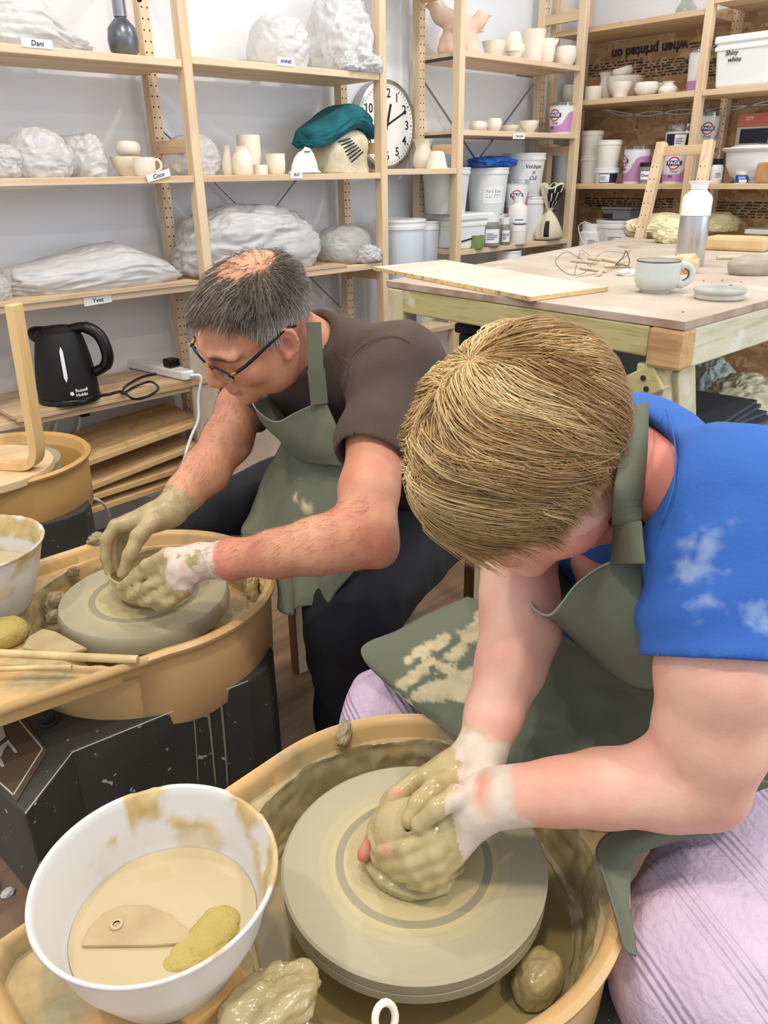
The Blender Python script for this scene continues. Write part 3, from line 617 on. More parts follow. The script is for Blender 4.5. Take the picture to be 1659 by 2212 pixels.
bag(205, 372, 528, 2.59, zy+.012, 'long flat white bag lying above the tag reading Yves', 8, .14, .22, sc=3.4, flat=.5, shape=lambda V, c, r, h: np.concatenate([V[:, :2], c[2]+(V[:, [2]]-c[2])*(.72+.35*np.clip((V[:, [0]]-c[0]+r*.6)/(r*1.1), 0, 1))*(1-.5*np.clip((V[:, [0]]-c[0]-r*.3)/(r*.7), 0, 1))], 1))
bag(-12, 62, 588, 2.55, zy, 'grey white bag cut off by the left edge on the lower shelf', 9, .09, .2, film='film_grey')
bag(535, 330, 452, 2.59, zy+.010, 'biggest milky bag behind the head of the man', 10, .15, .24, sc=3.8, flat=.45)
o, c, r, h = bag(742, 128, 490, 2.58, zy, 'grey bag tied in a white knot beside the big milky bag', 11, .1, .14, film='film_grey', dark=True)
knot(o, c+np.array([.045, -.11, .005]), .052, 73); knot(o, c+np.array([.075, -.09, .0]), .03, 74)
# wrapped clay block and towel
c, r, h = spot_l(736, 112, 280, 2.56, zm)
o = thing('clay_sack', 'cream printed plastic sack of clay under the teal towel', 'sack', c)
g = blob(c, (r, .085, h/1.6), 90, 60, .10, 3, 21, flat=.4, power=3.2); obj('sack', g, 'cream_bag', o, smooth=True)
for k in range(7): # printed dark text lines on the left part
    p = c+np.array([-r*.70+.008*k, -.078-.003*k, h*(.70-.075*k)]); obj('print_line', beam(p, p+np.array([.05, -.012, .012+.004*k]), .003, .005), 'ink', o)
c2 = c+np.array([-.03, 0, h*.92])
o = thing('teal_towel', 'folded teal towel draped on top of the cream clay sack', 'towel', c2)
V, F = blob(c2+np.array([0, 0, -.012]), (.160, .10, .050), 120, 70, .16, 3.4, 33, flat=.35, power=2.6)
V[:, 2] += .030*np.sin((V[:, 0]-c2[0])*16+.4)-.18*(V[:, 0]-c2[0])**2*8*.5
obj('cloth', (V, F), 'teal_cloth', o, smooth=True)
# spray bottle
c, r, h = spot_l(272, 65, 44, 2.56, ZL['top_left'])
o = thing('spray_bottle', 'round dark metal spray bottle on the top shelf beside the tag Dani', 'spray bottle', c)
obj('tank', xf(lathe([(0, 0), (.55*r, 0), (.92*r, .22*h), (r, .5*h), (.9*r, .8*h), (.5*r, 1.0*h), (.38*r, 1.05*h), (.38*r, 1.25*h), (0, 1.25*h)], 40), t=c), 'pump_metal', o, smooth=True)
obj('collar', xf(cyl(.42*r, .5*h, 24), t=c+np.array([0, 0, 1.08*h])), 'steel', o, auto=.6)
obj('pump_head', xf(cyl(.34*r, .9*h, 24), t=c+np.array([0, 0, 1.5*h])), 'steel', o, auto=.6)
e = np.array([.75, -.66, 0]); obj('trigger', tube(catmull([c+[0, 0, 2.25*h]+e*.3*r, c+[0, 0, 2.2*h]+e*.8*r, c+[0, 0, 1.8*h]+e*1.15*r, c+[0, 0, 1.45*h]+e*1.4*r], 5), [.012]*12+[.008]*3+[.006], 8), 'black_plastic', o, smooth=True)
# ---------------------------------------------------------------- clock on the wall
c = np.array([2.588, YW-.03, 1.445]); R_ = .175
o = thing('wall_clock', 'round white wall clock with black numerals seen between two shelf uprights', 'clock', c)
fr = lambda g, t=(0, 0, 0): xf(g, R=rotx(math.pi/2), t=c+np.array(t))
obj('case', fr(lathe([(0, -.028), (R_, -.028), (R_+.004, .0), (R_, .022), (R_-.012, .026), (R_-.016, .016), (0, .016)], 64)), 'clock_rim', o, auto=.6)
fc = obj('dial', fr(cyl(R_-.015, .002, 64), (0, -.0165, 0)), 'clock_face', o)
num = []
for k in range(1, 13):
    a = math.pi/2-k*math.pi/6; num.append(text(str(k), .05, c+np.array([math.cos(a)*R_*.70, -.0192, math.sin(a)*R_*.70]), (1, 0, 0), (0, 0, 1), bold=.0006))
for k in range(60):
    a = k*math.pi/30; L = .012 if k % 5 == 0 else .006; p = np.array([math.cos(a), 0, math.sin(a)]); num.append(beam(c+p*(R_*.88-L)+[0, -.019, 0], c+p*R_*.88+[0, -.019, 0], .0022 if k % 5 else .004, .001, (0, 1, 0)))
obj('numerals', join(*num), 'ink', fc)
for nm, a, L, w in (('hour_hand', 1.30, .085, .010), ('minute_hand', .46, .13, .007)):
    p = np.array([math.cos(a), 0, math.sin(a)]); obj(nm, beam(c-p*.02+[0, -.022, 0], c+p*L+[0, -.022, 0], w, .0015, (0, 1, 0)), 'black_matte', o)
# ---------------------------------------------------------------- kettle, power strip, boards on the low shelf
zk = ZL['kettle']
for k, lab in enumerate(('lower plywood sheet on the kettle shelf', 'upper plywood sheet directly under the black kettle')):
    obj('plywood_sheet', box(.735-.01*k, 1.415-.012*k, 2.425+.004*k, 2.735, zk+.012*k, zk+.012*k+.011), 'ply', label=lab, cat='board', bevel=.0008)
zk2 = zk+.023
c = onz(152, 862, zk2); c[2] = zk2; d = proj(c)[2]; r = 62*d/FP; h = solvez(703, c[0], c[1])-zk2
o = thing('kettle', 'black electric kettle on the low shelf', 'kettle', c)
obj('power_base', xf(lathe([(0, 0), (r*1.03, 0), (r*1.03, .012), (r*.99, .018), (0, .018)], 48), t=c), 'black_plastic', o, auto=.6)
prof = [(0, .02), (r*1.0, .02), (r*1.0, .05), (r*.97, h*.35), (r*.88, h*.62), (r*.76, h*.84), (r*.66, h*.93), (r*.62, h*.935), (r*.45, h*.985), (0, h*1.0)]
obj('kettle_body', xf(lathe(prof, 56), t=c), 'black_matte', o, auto=.5)
ph = unit((.72, -.70, 0)); z = np.array([0, 0, 1.])
pts = [c+ph*r*.45+z*h*.95, c+ph*r*.95+z*h*.97, c+ph*r*1.38+z*h*.86, c+ph*r*1.55+z*h*.62, c+ph*r*1.42+z*h*.46, c+ph*r*1.02+z*h*.37]
obj('handle', tube(catmull(pts, 8), [r*.17]*8+[r*.20]*25+[r*.17]*8, 14), 'black_plastic', o, smooth=True)
obj('spout', tube([c-ph*r*.5+z*h*.86, c-ph*r*.85+z*h*.9, c-ph*r*.98+z*h*.93], [r*.35, r*.25, r*.15], 12), 'black_plastic', o, smooth=True)
ka = TOCAM(c)
gau = wrap((np.array([(x*.0052*min(1, 4*(1.03-abs(y))), y*h*.225, .002) for y in np.linspace(-1, 1, 9) for x in (-1, 1)]), [(2*i, 2*i+1, 2*i+3, 2*i+2) for i in range(8)]), c, lambda zz: np.interp(zz, [p[1] for p in prof[1:]], [p[0] for p in prof[1:]]), ka-.02, c[2]+h*.55)
obj('water_gauge', gau, 'white_plastic', o)
rk = lambda zz: np.interp(zz, [p[1] for p in prof[1:]], [p[0] for p in prof[1:]])
obj('lettering', wrap(join(xf(text('Russell\nHobbs', .0145, None, None, None, align='LEFT', bold=.0003), t=(.004, 0, .0006)), xf(cyl(.006, .0012, 20), t=(-.007, 0, 0))), c, rk, ka+.16, c[2]+h*.165), 'paper', o)
# cord
cp = [onz(*p, zk2+.006) for p in ((200, 856), (232, 852), (262, 846), (290, 862), (325, 862), (343, 846), (325, 832), (290, 836), (265, 850), (272, 834), (305, 815), (345, 805))]
cp = [np.array([p[0], p[1], zk2+.006+(.012 if k in (4, 5, 6) else 0)]) for k, p in enumerate(cp)]; cp += [cp[-1]+np.array([.03, 0, .02])]
obj('power_cord', tube(catmull(cp, 10), .0042, 8), 'black_plastic', o, smooth=True)
pa = onz(275, 790, zk2); pb = onz(412, 822, zk2); pa[2] = pb[2] = zk2; pd = unit(pb-pa); L = np.linalg.norm(pb-pa)
o = thing('power_strip', 'white power strip lying right of the kettle', 'power strip', pa)
sec = place(prism([(x*.5*L+L/2+(.025*math.cos(a) if 0 else 0), y*.026) for x, y, a in ((-1, -.7, 0), (-.93, -1, 0), (.93, -1, 0), (1, -.7, 0), (1, .7, 0), (.93, 1, 0), (-.93, 1, 0), (-1, .7, 0))], .002, .034), pa, pd, np.cross((0, 0, 1), pd))
obj('housing', sec, 'white_plastic', o, bevel=.006)
for k in range(4):
    q = pa+pd*L*(.16+.22*k)+np.array([0, 0, .0345]); obj('socket', place(box(-.016, .016, -.018, .018, 0, .001), q, pd, np.cross((0, 0, 1), pd)), 'tub_white_warm', o)
obj('plug', place(box(-.024, .024, -.022, .022, 0, .03), pa+pd*L*.74+np.array([0, 0, .036]), pd, np.cross((0, 0, 1), pd)), 'black_plastic', label='black plug pushed into the white power strip', cat='plug', bevel=.006)
wc = [pb+np.array([0, 0, .018]), pb+np.array([.03, -.02, .01]), ony(428, 860, 2.41), ony(428, 905, 2.40), ony(412, 945, 2.39), ony(400, 985, 2.36), ony(396, 1030, 2.34), np.array([1.27, 2.33, .15]), np.array([1.25, 2.33, .006])]
obj('white_cable', tube(catmull(wc, 8), .0055, 8), 'white_plastic', smooth=True, label='white cable hanging down from the power strip', cat='cable')
obj('black_pipe', join(tube([ony(120, 958, 2.735), ony(262, 905, 2.735)], .012, 10), box(1.05, 1.08, 2.725, 2.752, .455, .49)), 'black_matte', label='black pipe clipped to the wall under the kettle shelf', cat='pipe')
for k, (a_, b_, d_) in enumerate((((125, 912), (118, 935), (120, 960)), ((174, 900), (170, 925), (150, 958)))):
    obj('wall_cable', tube(catmull([ony(*a_, 2.74), ony(*b_, 2.735), ony(*d_, 2.73)], 6), .006, 8), 'white_plastic', smooth=True, label=('left' if k == 0 else 'right')+' white cable running down the wall under the kettle shelf', cat='cable')
# planks fanned out under the shelf
for k, (a_, b_, lab) in enumerate((((172, 1002), (440, 905), 'uppermost pine plank of the fanned pile under the shelf'), ((168, 1060), (428, 958), 'second pine plank from the top of the fanned pile'), ((165, 1082), (420, 1000), 'third pine plank down in the fanned pile'), ((158, 1112), (400, 1032), 'lowest pine plank of the fanned pile on the floor'))):
    A = ony(*a_, 2.44); B = ony(*b_, 2.44); dd = unit(B-A); A2 = A-dd*.12; n = np.array([0, 1.0, .06]); n = unit(n-dd*dd.dot(n)); 
    g = place(box(0, np.linalg.norm(B-A2), 0, .27, -.02, 0), A2, dd, n); obj('pine_plank', g, 'plank_fan', label=lab, cat='plank', bevel=.002)
A = ony(407, 742, 2.43)
obj('dusty_board', place(box(0, .55, 0, .012, -.75, 0), A, (1, .02, -.02), (0, 1, 0)), 'table_top', label='dusty pinkish board standing upright behind the man under the shelves', cat='board')
# ================================================================ tubs and buckets
def tub(name, label, where, cat='tub', lid='tub_white', body='tub_white', taper=.9, lidh=.14, group=None, r=None, open_=False):
    c, rr, h = where; rr = r or rr; o = thing(name, label, cat, c, group); lh = min(.035, h*lidh)
    rb = lambda z: rr*.96*(taper+(1-taper)*np.clip(z/(h-lh), 0, 1))
    pr = [(0, 0), (rb(0)*.97, 0), (rb(0), .004), (rb(h-lh), h-lh)]
    if open_: pr += [(rb(h-lh), h), (rb(h-lh)-.004, h), (rb(0)-.004, .01), (0, .01)]
    else: pr += [(0, h-lh)]
    obj('tub_body', xf(lathe(pr, 40), t=c), body, o, auto=.6)
    if lid: obj('lid', xf(lathe([(rr*.9, h-lh-.004), (rr, h-lh-.004), (rr*1.005, h-lh*.7), (rr*.985, h-lh*.62), (rr*.985, h-lh*.35), (rr*1.01, h-lh*.3), (rr*1.01, h-.002), (rr*.97, h), (rr*.93, h-.004), (0, h-.004)], 40), t=c), lid, o, auto=.6)
    return o, c, (lambda z: rb(z)), h, rr
def scribble(o, s, c, rb, ang, z, size, m='ink', shear=.2, bold=0): return obj('handwriting', wrap(text(s, size, None, None, None, shear=shear, bold=bold), c, rb, ang, z), m, o)
def sticker(o, w, h, c, rb, ang, z, m='paper', lines=3, seed=0, head=None):
    s = obj('label_sticker', wrap(rect(w, h, 8), c, rb, ang, z), m, o); rr = random.Random(seed); L = []
    for k in range(lines):
        ww = w*rr.uniform(.4, .8); L.append(xf(rect(ww, h*.05, 6), t=((-w*.42+ww/2), h*(.18-.55*k/lines), .0006)))
    if L: obj('small_print', wrap(join(*L), c, rb, ang, z), 'navy', s)
    if head: obj('heading', wrap(text(head, h*.17, None, None, None, bold=.0002), c, rb, ang, z+h*.36), 'ink', s)
    return s
def yoghurt(label, where, ang_off=0, logo=True, taper=.88, r=None):
    o, c, rb, h, rr = tub('yoghurt_tub', label, where, 'tub', lid='clear_lid', taper=taper, lidh=.10, r=r); a0 = TOCAM(c)+ang_off; hz = h*.9
    V = []; F = []; n = 40; top = lambda t: c[2]+hz*(.30+.50/(1+math.exp(-7*(math.sin(t-.25)-.35))))
    for k in range(n+1):
        t = (k/n-.5)*2*math.pi; 
        for q in range(5):
            z = c[2]+hz*.07+(top(t)-c[2]-hz*.07)*q/4; R = rb(z-c[2])+.0008; V.append((c[0]+R*math.cos(a0+t), c[1]+R*math.sin(a0+t), z))
    for k in range(n):
        for q in range(4): F.append((k*5+q, (k+1)*5+q, (k+1)*5+q+1, k*5+q+1))
    b = obj('lilac_print', (np.array(V), F), 'lilac_print', o, smooth=True)
    if logo:
        ly = c[2]+hz*.66; la = a0-.35; s = rr*.42
        circ = [(s*math.cos(t)*k, s*math.sin(t)*k) for k in (1.0, .82) for t in np.linspace(0, 2*math.pi, 32, endpoint=False)]
        ring = (np.array([(x, y, .0008) for x, y in circ]), [(i, (i+1) % 32, 32+(i+1) % 32, 32+i) for i in range(32)])
        obj('logo_ring', wrap(ring, c, rb, la, ly), 'fage_red', o)
        bar = (np.array([(x*s*1.25, y*s*.38, .0014) for x in (-1, -.85, -.5, 0, .5, .85, 1) for y in ((-1, 1) if abs(x) != .85 else (-.8, .8))]), [(2*i, 2*i+2, 2*i+3, 2*i+1) for i in range(6)])
        lb = obj('logo_band', wrap(bar, c, rb, la, ly), 'fage_blue', o)
        obj('lettering', wrap(xf(text('FAGE', s*.66, None, None, None, bold=.0006), s=(1.25, 1, 1), t=(0, 0, .0022)), c, rb, la, ly), 'paper', lb)
        obj('lettering', wrap(text('Total', s*.62, None, None, None, shear=.3), c, rb, la, ly-s*1.3), 'ink', o)
        obj('lettering', wrap(xf(text('0%', s*.66, None, None, None), t=(-s*.4, 0, .001)), c, rb, la, c[2]+hz*.22), 'fage_blue', o)
    else:
        obj('small_print', wrap(join(*[xf(rect(rr*.5, .003, 5), t=(0, -.007*k, .0016)) for k in range(4)]), c, rb, a0+.2, c[2]+hz*.28), 'fage_blue', o)
    return o
zl = ZL['cd_low']
def stack(px, pw, ptop, y, base): # a tub standing on another thing at height base
    x = solvex(px, y, base); d = proj((x, y, base))[2]; return np.array([x, y, base]), pw/2*d/FP, solvez(ptop, x, y)-base
def ztopat(px, ptop, y, z0): x = solvex(px, y, z0); return solvez(ptop, x, y)
def square_tub(name, label, x0, x1, y0, y1, z0, z1, m='tub_white', lid='tub_white', taper=.04, cat='tub', lidh=.03):
    c = np.array([(x0+x1)/2, (y0+y1)/2, z0]); o = thing(name, label, cat, c); a = (x1-x0)/2; b = (y1-y0)/2; h = z1-z0
    g = box(-a, a, -b, b, 0, h-lidh*.8); v = g[0].copy(); lo = v[:, 2] < .001; v[lo, :2] *= (1-taper*2); obj('tub_body', xf((v, g[1]), t=c), m, o, bevel=.012)
    l = obj('lid', xf(box(-a-.006, a+.006, -b-.006, b+.006, h-lidh, h), t=c), lid, o, bevel=.007); obj('lid_rim', xf(box(-a-.002, a+.002, -b-.002, b+.002, h-lidh*1.9, h-lidh*1.3), t=c), m, o, bevel=.004)
    return o, c
z1 = ztopat(970, 463, 2.50, zl)
square_tub('storage_tub', 'flat white rectangular tub with a lid under the two big buckets', 2.80, 3.03, 2.46, 2.70, zl, z1, taper=.02)
z2 = ztopat(1050, 462, 2.60, zl)
square_tub('storage_tub', 'white lidded tub hidden behind the grey jars', 3.06, 3.24, 2.53, 2.70, zl, z2, taper=.02)
tub('bucket', 'tall white bucket behind the pine upright, left of the bucket with a blue bag', stack(962, 104, 362, 2.58, z1), 'bucket', taper=.84, lidh=.12)
o, c, rb, h, rr = tub('bucket', 'white bucket labelled Matt Base Oct 2023 with a blue bag on its lid', stack(1051, 88, 362, 2.60, z2), 'bucket', taper=.86, lidh=.12)
sticker(o, .10, .075, c, rb, TOCAM(c)+.35, c[2]+h*.42, lines=0); scribble(o, 'Matt Base\nOct 2023', c, rb, TOCAM(c)+.35, c[2]+h*.45, .021)
cb = c+np.array([0, -.02, h]); obj('blue_bag', blob(cb, (.12, .075, .022), 60, 40, .4, 5, 41, flat=.1), 'blue_bag', smooth=True, label='crumpled blue bag on the lid of the Matt Base bucket', cat='plastic bag', org=cb)
w3 = stack(1132, 84, 424, 2.60, zl); tub('bucket', 'white bucket with printed label under the Veldspar bucket', w3, 'bucket', taper=.93)
z3 = zl+w3[2]
o, c, rb, h, rr = tub('bucket', 'big white lidded bucket with Veldspar handwritten on its side', stack(1127, 94, 331, 2.60, z3), 'bucket', taper=.84)
scribble(o, 'Veldspar\nin\nCLE', c, rb, TOCAM(c)+.55, c[2]+h*.56, .026)
yw = stack(1113, 44, 470, 2.535, zl); yoghurt('lilac and white yoghurt tub mostly hidden behind the wax bottle', yw, logo=False)
yoghurt('lilac and white yoghurt tub standing between the Matt Base bucket and the Veldspar bucket', stack(1114, 52, 388, 2.535, zl+yw[2]), .35)
# jars, bottle
def jar(label, where, body, lid='white_plastic', text_=None, lines=4, seed=1):
    c, r, h = where; o = thing('jar', label, 'jar', c); obj('glass_body', xf(lathe([(0, 0), (r*.9, 0), (r, .006), (r, h*.66), (r*.8, h*.76), (r*.76, h*.78), (0, h*.78)], 36), t=c), body, o, auto=.6)
    obj('lid', xf(cyl(r*.82, h*.24, 36), t=c+np.array([0, 0, h*.76])), lid, o, auto=.6)
    if lines: sticker(o, r*1.35, h*.42, c, lambda z: r, TOCAM(c)+.35, c[2]+h*.34, lines=lines, seed=seed, head=text_)
    return o
jar('wide grey powder jar with white lid and label beside the green glass', spot_l(1056, 47, 462, 2.475, zl), 'jar_grey', seed=1)
jar('narrow grey jar with white lid left of the wax bottle', spot_l(1088, 26, 470, 2.47, zl), 'jar_grey', seed=2)
c, r, h = spot_l(1030, 29, 508, 2.455, zl); obj('green_glass', xf(lathe([(0, 0), (r*.95, 0), (r, .006), (r, h), (r-.003, h), (r-.004, .01), (0, .01)], 32), t=c), 'green_glass', label='short green glass at the front of the bucket shelf', cat='glass', auto=.6, org=c)
obj('tray_cover', beam(c+[-.10, .05, h*.62], c+[.0, .05, h*.85], .09, .006), 'black_matte', label='black lid leaning behind the short green glass', cat='lid')
c, r, h = spot_l(1116, 42, 425, 2.465, zl); o = thing('wax_bottle', 'clear plastic bottle of white wax with a paper label', 'bottle', c)
obj('bottle_body', xf(lathe([(0, 0), (r*.95, 0), (r, .008), (r, h*.72), (r*.9, h*.80), (r*.5, h*.86), (r*.42, h*.88), (r*.42, h*.9), (0, h*.9)], 36), t=c), 'tub_white_warm', o, auto=.6)
obj('cap', xf(cyl(r*.46, h*.12, 24), t=c+np.array([0, 0, h*.88])), 'white_plastic', o, auto=.6)
s = sticker(o, r*1.3, h*.36, c, lambda z: r, TOCAM(c)+.25, c[2]+h*.46, lines=2, seed=5); obj('lettering', wrap(text('Wax Emulsion', .0125, None, None, None, bold=.0003), c, r+.0006, TOCAM(c)+.25, c[2]+h*.44), 'ink', s)
# cream and black bag tied in the middle
c, r, h = spot_l(1183, 66, 398, 2.48, zl); o = thing('clay_bag', 'cream and black plastic bag twisted shut at the right end of the bucket shelf', 'bag', c)
a = np.linspace(0, 2*math.pi, 49)[:-1]; prof = [(1.0, 0), (1.08, .06), (1.0, .2), (.72, .36), (.30, .49), (.16, .53), (.26, .57), (.52, .7), (.78, .86), (.95, .97), (.75, 1.0), (.4, .97)]
V = []; 
for k, (q, z) in enumerate(prof):
    for t in a: rr_ = r*q*(1+.10*math.sin(5*t+k)+.05*math.sin(11*t+2*k)); V.append((c[0]+rr_*math.cos(t)+.03*max(0, z-.5), c[1]+rr_*.8*math.sin(t), c[2]+h*z+.012*math.sin(3*t)*(z > .9)))
F = [(i*48+j, i*48+(j+1) % 48, (i+1)*48+(j+1) % 48, (i+1)*48+j) for i in range(len(prof)-1) for j in range(48)]+[tuple(range(48))[::-1]]
mi = [1 if (6 <= f[0]//48 <= 8 and (f[0] % 48) in range(26, 44) and (f[0]*7 % 5)) or (f[0]//48 in (1, 2) and f[0] % 48 in (27, 28, 29)) else 0 for f in F]
obj('sack', (np.array(V), F, mi), ['cream_bag', 'ink'], o, smooth=True, sub=1); obj('tie', tube([c+np.array([.02+r*.2*math.cos(t), r*.2*math.sin(t), h*.53]) for t in np.linspace(0, 6.28, 13)], .004, 6), 'ink', o)
# narrow bay between the clock and the corner bay
zb = .60
for k, (px, pw, pt, y, lab) in enumerate(((866, 104, 473, 2.53, 'front white bucket with ridged rim below the flared vase'), (915, 62, 476, 2.63, 'white bucket half hidden behind the front bucket below the flared vase'))):
    tub('bucket', lab, spot_l(px, pw, pt, y, zb), 'bucket', lid='tub_white', body='tub_blue_white', taper=.86, lidh=.1)
tub('tub', 'white tub lid showing under the bucket shelf just above the table edge', spot_l(1094, 54, 540, 2.50, .66), 'tub'); board(.66, XS[3]+.018, XS[4]-.018)
cb = spot_l(1150, 62, 533, 2.52, .66)[0]; obj('clear_bag', blob(cb, (.085, .07, .115), 60, 40, .25, 4, 55), 'film_grey', smooth=True, label='crumpled clear bag under the bucket shelf next to a white tub', cat='plastic bag', org=cb)
yoghurt('lilac and white yoghurt tub on the pot shelf behind the corner upright', spot_l(1210, 55, 222, 2.53, ZL['cd_mid']), -.25)
# ================================================================ the shelving on the back wall
unit_b = thing('shelving_unit', 'pine shelving against the chipboard panel in the corner of the room', 'shelves', (3.86, 2.0, 0))
ZB = dict(top=1.885, b2=1.572, b3=1.188, b4=.86)
YS = [2.665, 1.862, 1.0]
for y in YS:
    g = post(y, 0, 0, 2.25, None); fr = obj('side_frame', box(XB, XB+.042, y-.017, y+.017, 0, 2.4 if y > 1.1 else 2.25), 'pine_z', unit_b, bevel=.003)
    hs = [slot(box(XB+.27, XB+.312, y-.017, y+.017, 0, 2.25), 0)]
    for z in np.arange(.1, 2.2, .032):
        for s_ in (-1, 1): hs.append(slot(xf(cyl(.0028, .0012, 8), R=roty(-math.pi/2), t=(XB+.27+.0004, y+s_*.0095, z)), 1))
    obj('rear_post', join(*hs), ['pine_z', 'hole'], fr)
    for z in (.3, .84, 1.36, 1.98): obj('rung', box(XB+.042, XB+.27, y-.011, y+.011, z-.02, z+.02), 'pine_x', fr)
for nm, z in ZB.items():
    for i in (0, 1):
        dz = .035 if (nm == 'top' and i == 1) else 0
        obj('shelf_board', box(XB+.004, XB+.345, YS[i+1]+.018, YS[i]-.018, z+dz-.024, z+dz), 'pine_y', unit_b, bevel=.002)
# chipboard with upside-down stencilled print
ob = thing('chipboard_panel', 'brown chipboard panel with black upside-down stencil print behind the corner shelves', 'board', (4.06, 1.8, 0))
obj('board', box(4.055, 4.068, .2, 2.755, 0, 1.93), 'osb', ob)
rr = random.Random(3)
def osb_text(s, px, py, size, bold=.002): 
    p = onx(px, py, 4.0535); return text(s, size, p, (0, 1, 0), (0, 0, -1), bold=bold, depth=.001)
obj('stencil_lettering', osb_text('when printed on', 1400, 108, .062, .003), 'osb_ink', ob)
for (px, py, w_, n_) in ((1330, 152, .30, 5), (1440, 150, .30, 6), (1545, 150, .25, 6), (1360, 442, .5, 4), (1610, 458, .5, 6), (1545, 100, .2, 3)):
    p = onx(px, py, 4.0537); L_ = []
    for k in range(n_):
        x_ = -w_/2
        while x_ < w_/2:
            q = rr.uniform(.008, .045); L_.append(box(4.0530, 4.0545, p[1]+x_, p[1]+x_+q, p[2]+.013*(n_/2-k), p[2]+.013*(n_/2-k)+rr.uniform(.004, .009))); x_ += q+rr.uniform(.004, .02)
    obj('stencil_block', join(*L_), 'osb_ink', ob)

for k, (pts, lab) in enumerate(((((1262, 236), (1300, 236), (1350, 250), (1410, 240), (1470, 247), (1560, 232), (1659, 226)), 'lower white cable pinned along the chipboard'), (((1265, 228), (1345, 243), (1400, 250), (1470, 236), (1560, 240), (1659, 218)), 'upper white cable pinned along the chipboard'), (((1262, 92), (1330, 88), (1420, 72)), 'thin white cord under the top shelf of the corner'))):
    obj('wall_cable', tube(catmull([onx(a_, b_, 4.045) for a_, b_ in pts], 6), .004, 6), 'white_plastic', smooth=True, label=lab, cat='cable')
def P_b(px, pw, pt, x, z): return spot_b(px, pw, pt, x, z)
zb2, zb3, zb4 = ZB['b2'], ZB['b3'], ZB['b4']
pot('pot', 'shaded white pot deep in the corner left of the white lidded pot', 'pot', P_b(1229, 30, 184, 3.92, zb2), P_ROUND, 'bisque')
pot('pot', 'squat white cylinder pot just right of the corner upright', 'pot', P_b(1281, 36, 187, 3.80, zb2), P_CYL, 'bisque')
pot('vase', 'white waisted vase behind the stacked bowls by the stencil print', 'vase', P_b(1306, 36, 157, 3.92, zb2), P_VASE, 'bisque')
wb = P_b(1346, 78, 166, 3.90, zb2); pot('bowl', 'widest white bowl at the back of the corner shelf holding a tilted bowl', 'bowl', wb, P_BOWL, 'bisque')
c = wb[0]+np.array([-.01, .005, wb[2]*.93]); obj('bowl', xf(lathe([(p[0]*.052, p[1]*.05) for p in vessel(P_ROUND, .1)], 36), R=roty(-.2)@rotx(-.15), t=c), 'bisque', label='white bowl tilted on top of the widest bowl in the corner', cat='bowl', auto=.7, org=c)
pot('bowl', 'white bowl with a narrow foot in front of the widest bowl', 'bowl', P_b(1340, 47, 178, 3.76, zb2), [(.5, 0), (.62, .05), (.68, .3), (.95, .7), (1, 1)], 'bisque')
pot('glazed_bowl', 'glossy white round bowl in the middle of the corner shelf', 'bowl', P_b(1396, 53, 178, 3.77, zb2), P_ROUND, 'glazed_white')
pot('bowl', 'small white bowl peeking out behind the little round pot', 'bowl', P_b(1427, 32, 180, 3.88, zb2), P_BOWL, 'bisque')
pot('round_pot', 'little round white pot with a wide neck left of the tall lilac tub', 'pot', P_b(1442, 41, 176, 3.78, zb2), [(.8, 0), (.98, .2), (1, .4), (.85, .6), (.55, .72), (.5, .85), (.62, 1)], 'glazed_white')
yoghurt('tall stacked lilac and white yoghurt tub beside the upright on the upper corner shelf', P_b(1500, 42, 104, 3.84, zb2), .2, logo=False)
c = P_b(1480, 44, -10, 3.86, ZB['top']); pot('jug', 'grey and cream jug standing on the very top shelf in the corner', 'jug', c, P_BOTTLE, 'dish_glaze')
# square bucket
cs, rs, hs_ = P_b(1622, 104, 78, 3.84, zb2)
o, c = square_tub('square_bucket', 'square white lidded bucket with Shiny white handwritten on it', 3.71, 4.0, cs[1]-.125, cs[1]+.125, zb2, zb2+hs_, taper=.05, cat='bucket')
obj('handwriting', text('Shiny\n    white', .026, (3.7105, cs[1]+.05, zb2+hs_*.60), (0, -1, 0), (-.08, 0, 1), depth=.002, shear=.2), 'ink', o)
# third shelf
def btub(label, px, pw, pt, x, z, **k): return tub('tub', label, P_b(px, pw, pt, x, z), **k)
btub('bluish white tub on the corner shelf seen between two uprights', 1212, 38, 326, 3.83, zb3, body='tub_blue_white')
w = P_b(1274, 46, 337, 3.84, zb3); tub('tub', 'lower white tub of the pair stacked beside the corner upright', w, lid='tub_white_warm', body='tub_white_warm')
btub('upper white tub of the pair stacked beside the corner upright', 1277, 47, 283, 3.84, zb3+w[2], lid='tub_white_warm', body='tub_white_warm')
w = P_b(1309, 52, 363, 3.76, zb3); o, c, rb, h, rr_ = tub('tub', 'low white tub wearing a black label under a white tub', w, lidh=.25); 
obj('black_label', wrap(rect(.10, h*.6, 10), c, rb, TOCAM(c)+.2, c[2]+h*.36), 'navy', o); sticker(o, .05, h*.5, c, lambda z: rb(z)+.0008, TOCAM(c)-.2, c[2]+h*.36, lines=4, seed=9)
btub('white tub stacked on the low tub with a black label', 1312, 52, 303, 3.76, zb3+w[2], lid='tub_white_warm', body='tub_white_warm')
yoghurt('lilac yoghurt tub with a clear lid left of the small dark jar', P_b(1370, 57, 314, 3.78, zb3), -.9)
c, r, h = P_b(1391, 25, 352, 3.735, zb3); o = thing('jar', 'small dark jar with a handwritten white label beside the lilac tub', 'jar', c)
obj('glass_body', xf(cyl(r, h*.85, 28), t=c), 'jar_grey', o, auto=.6); obj('lid', xf(cyl(r*1.03, h*.2, 28), t=c+np.array([0, 0, h*.82])), 'black_plastic', o, auto=.6)
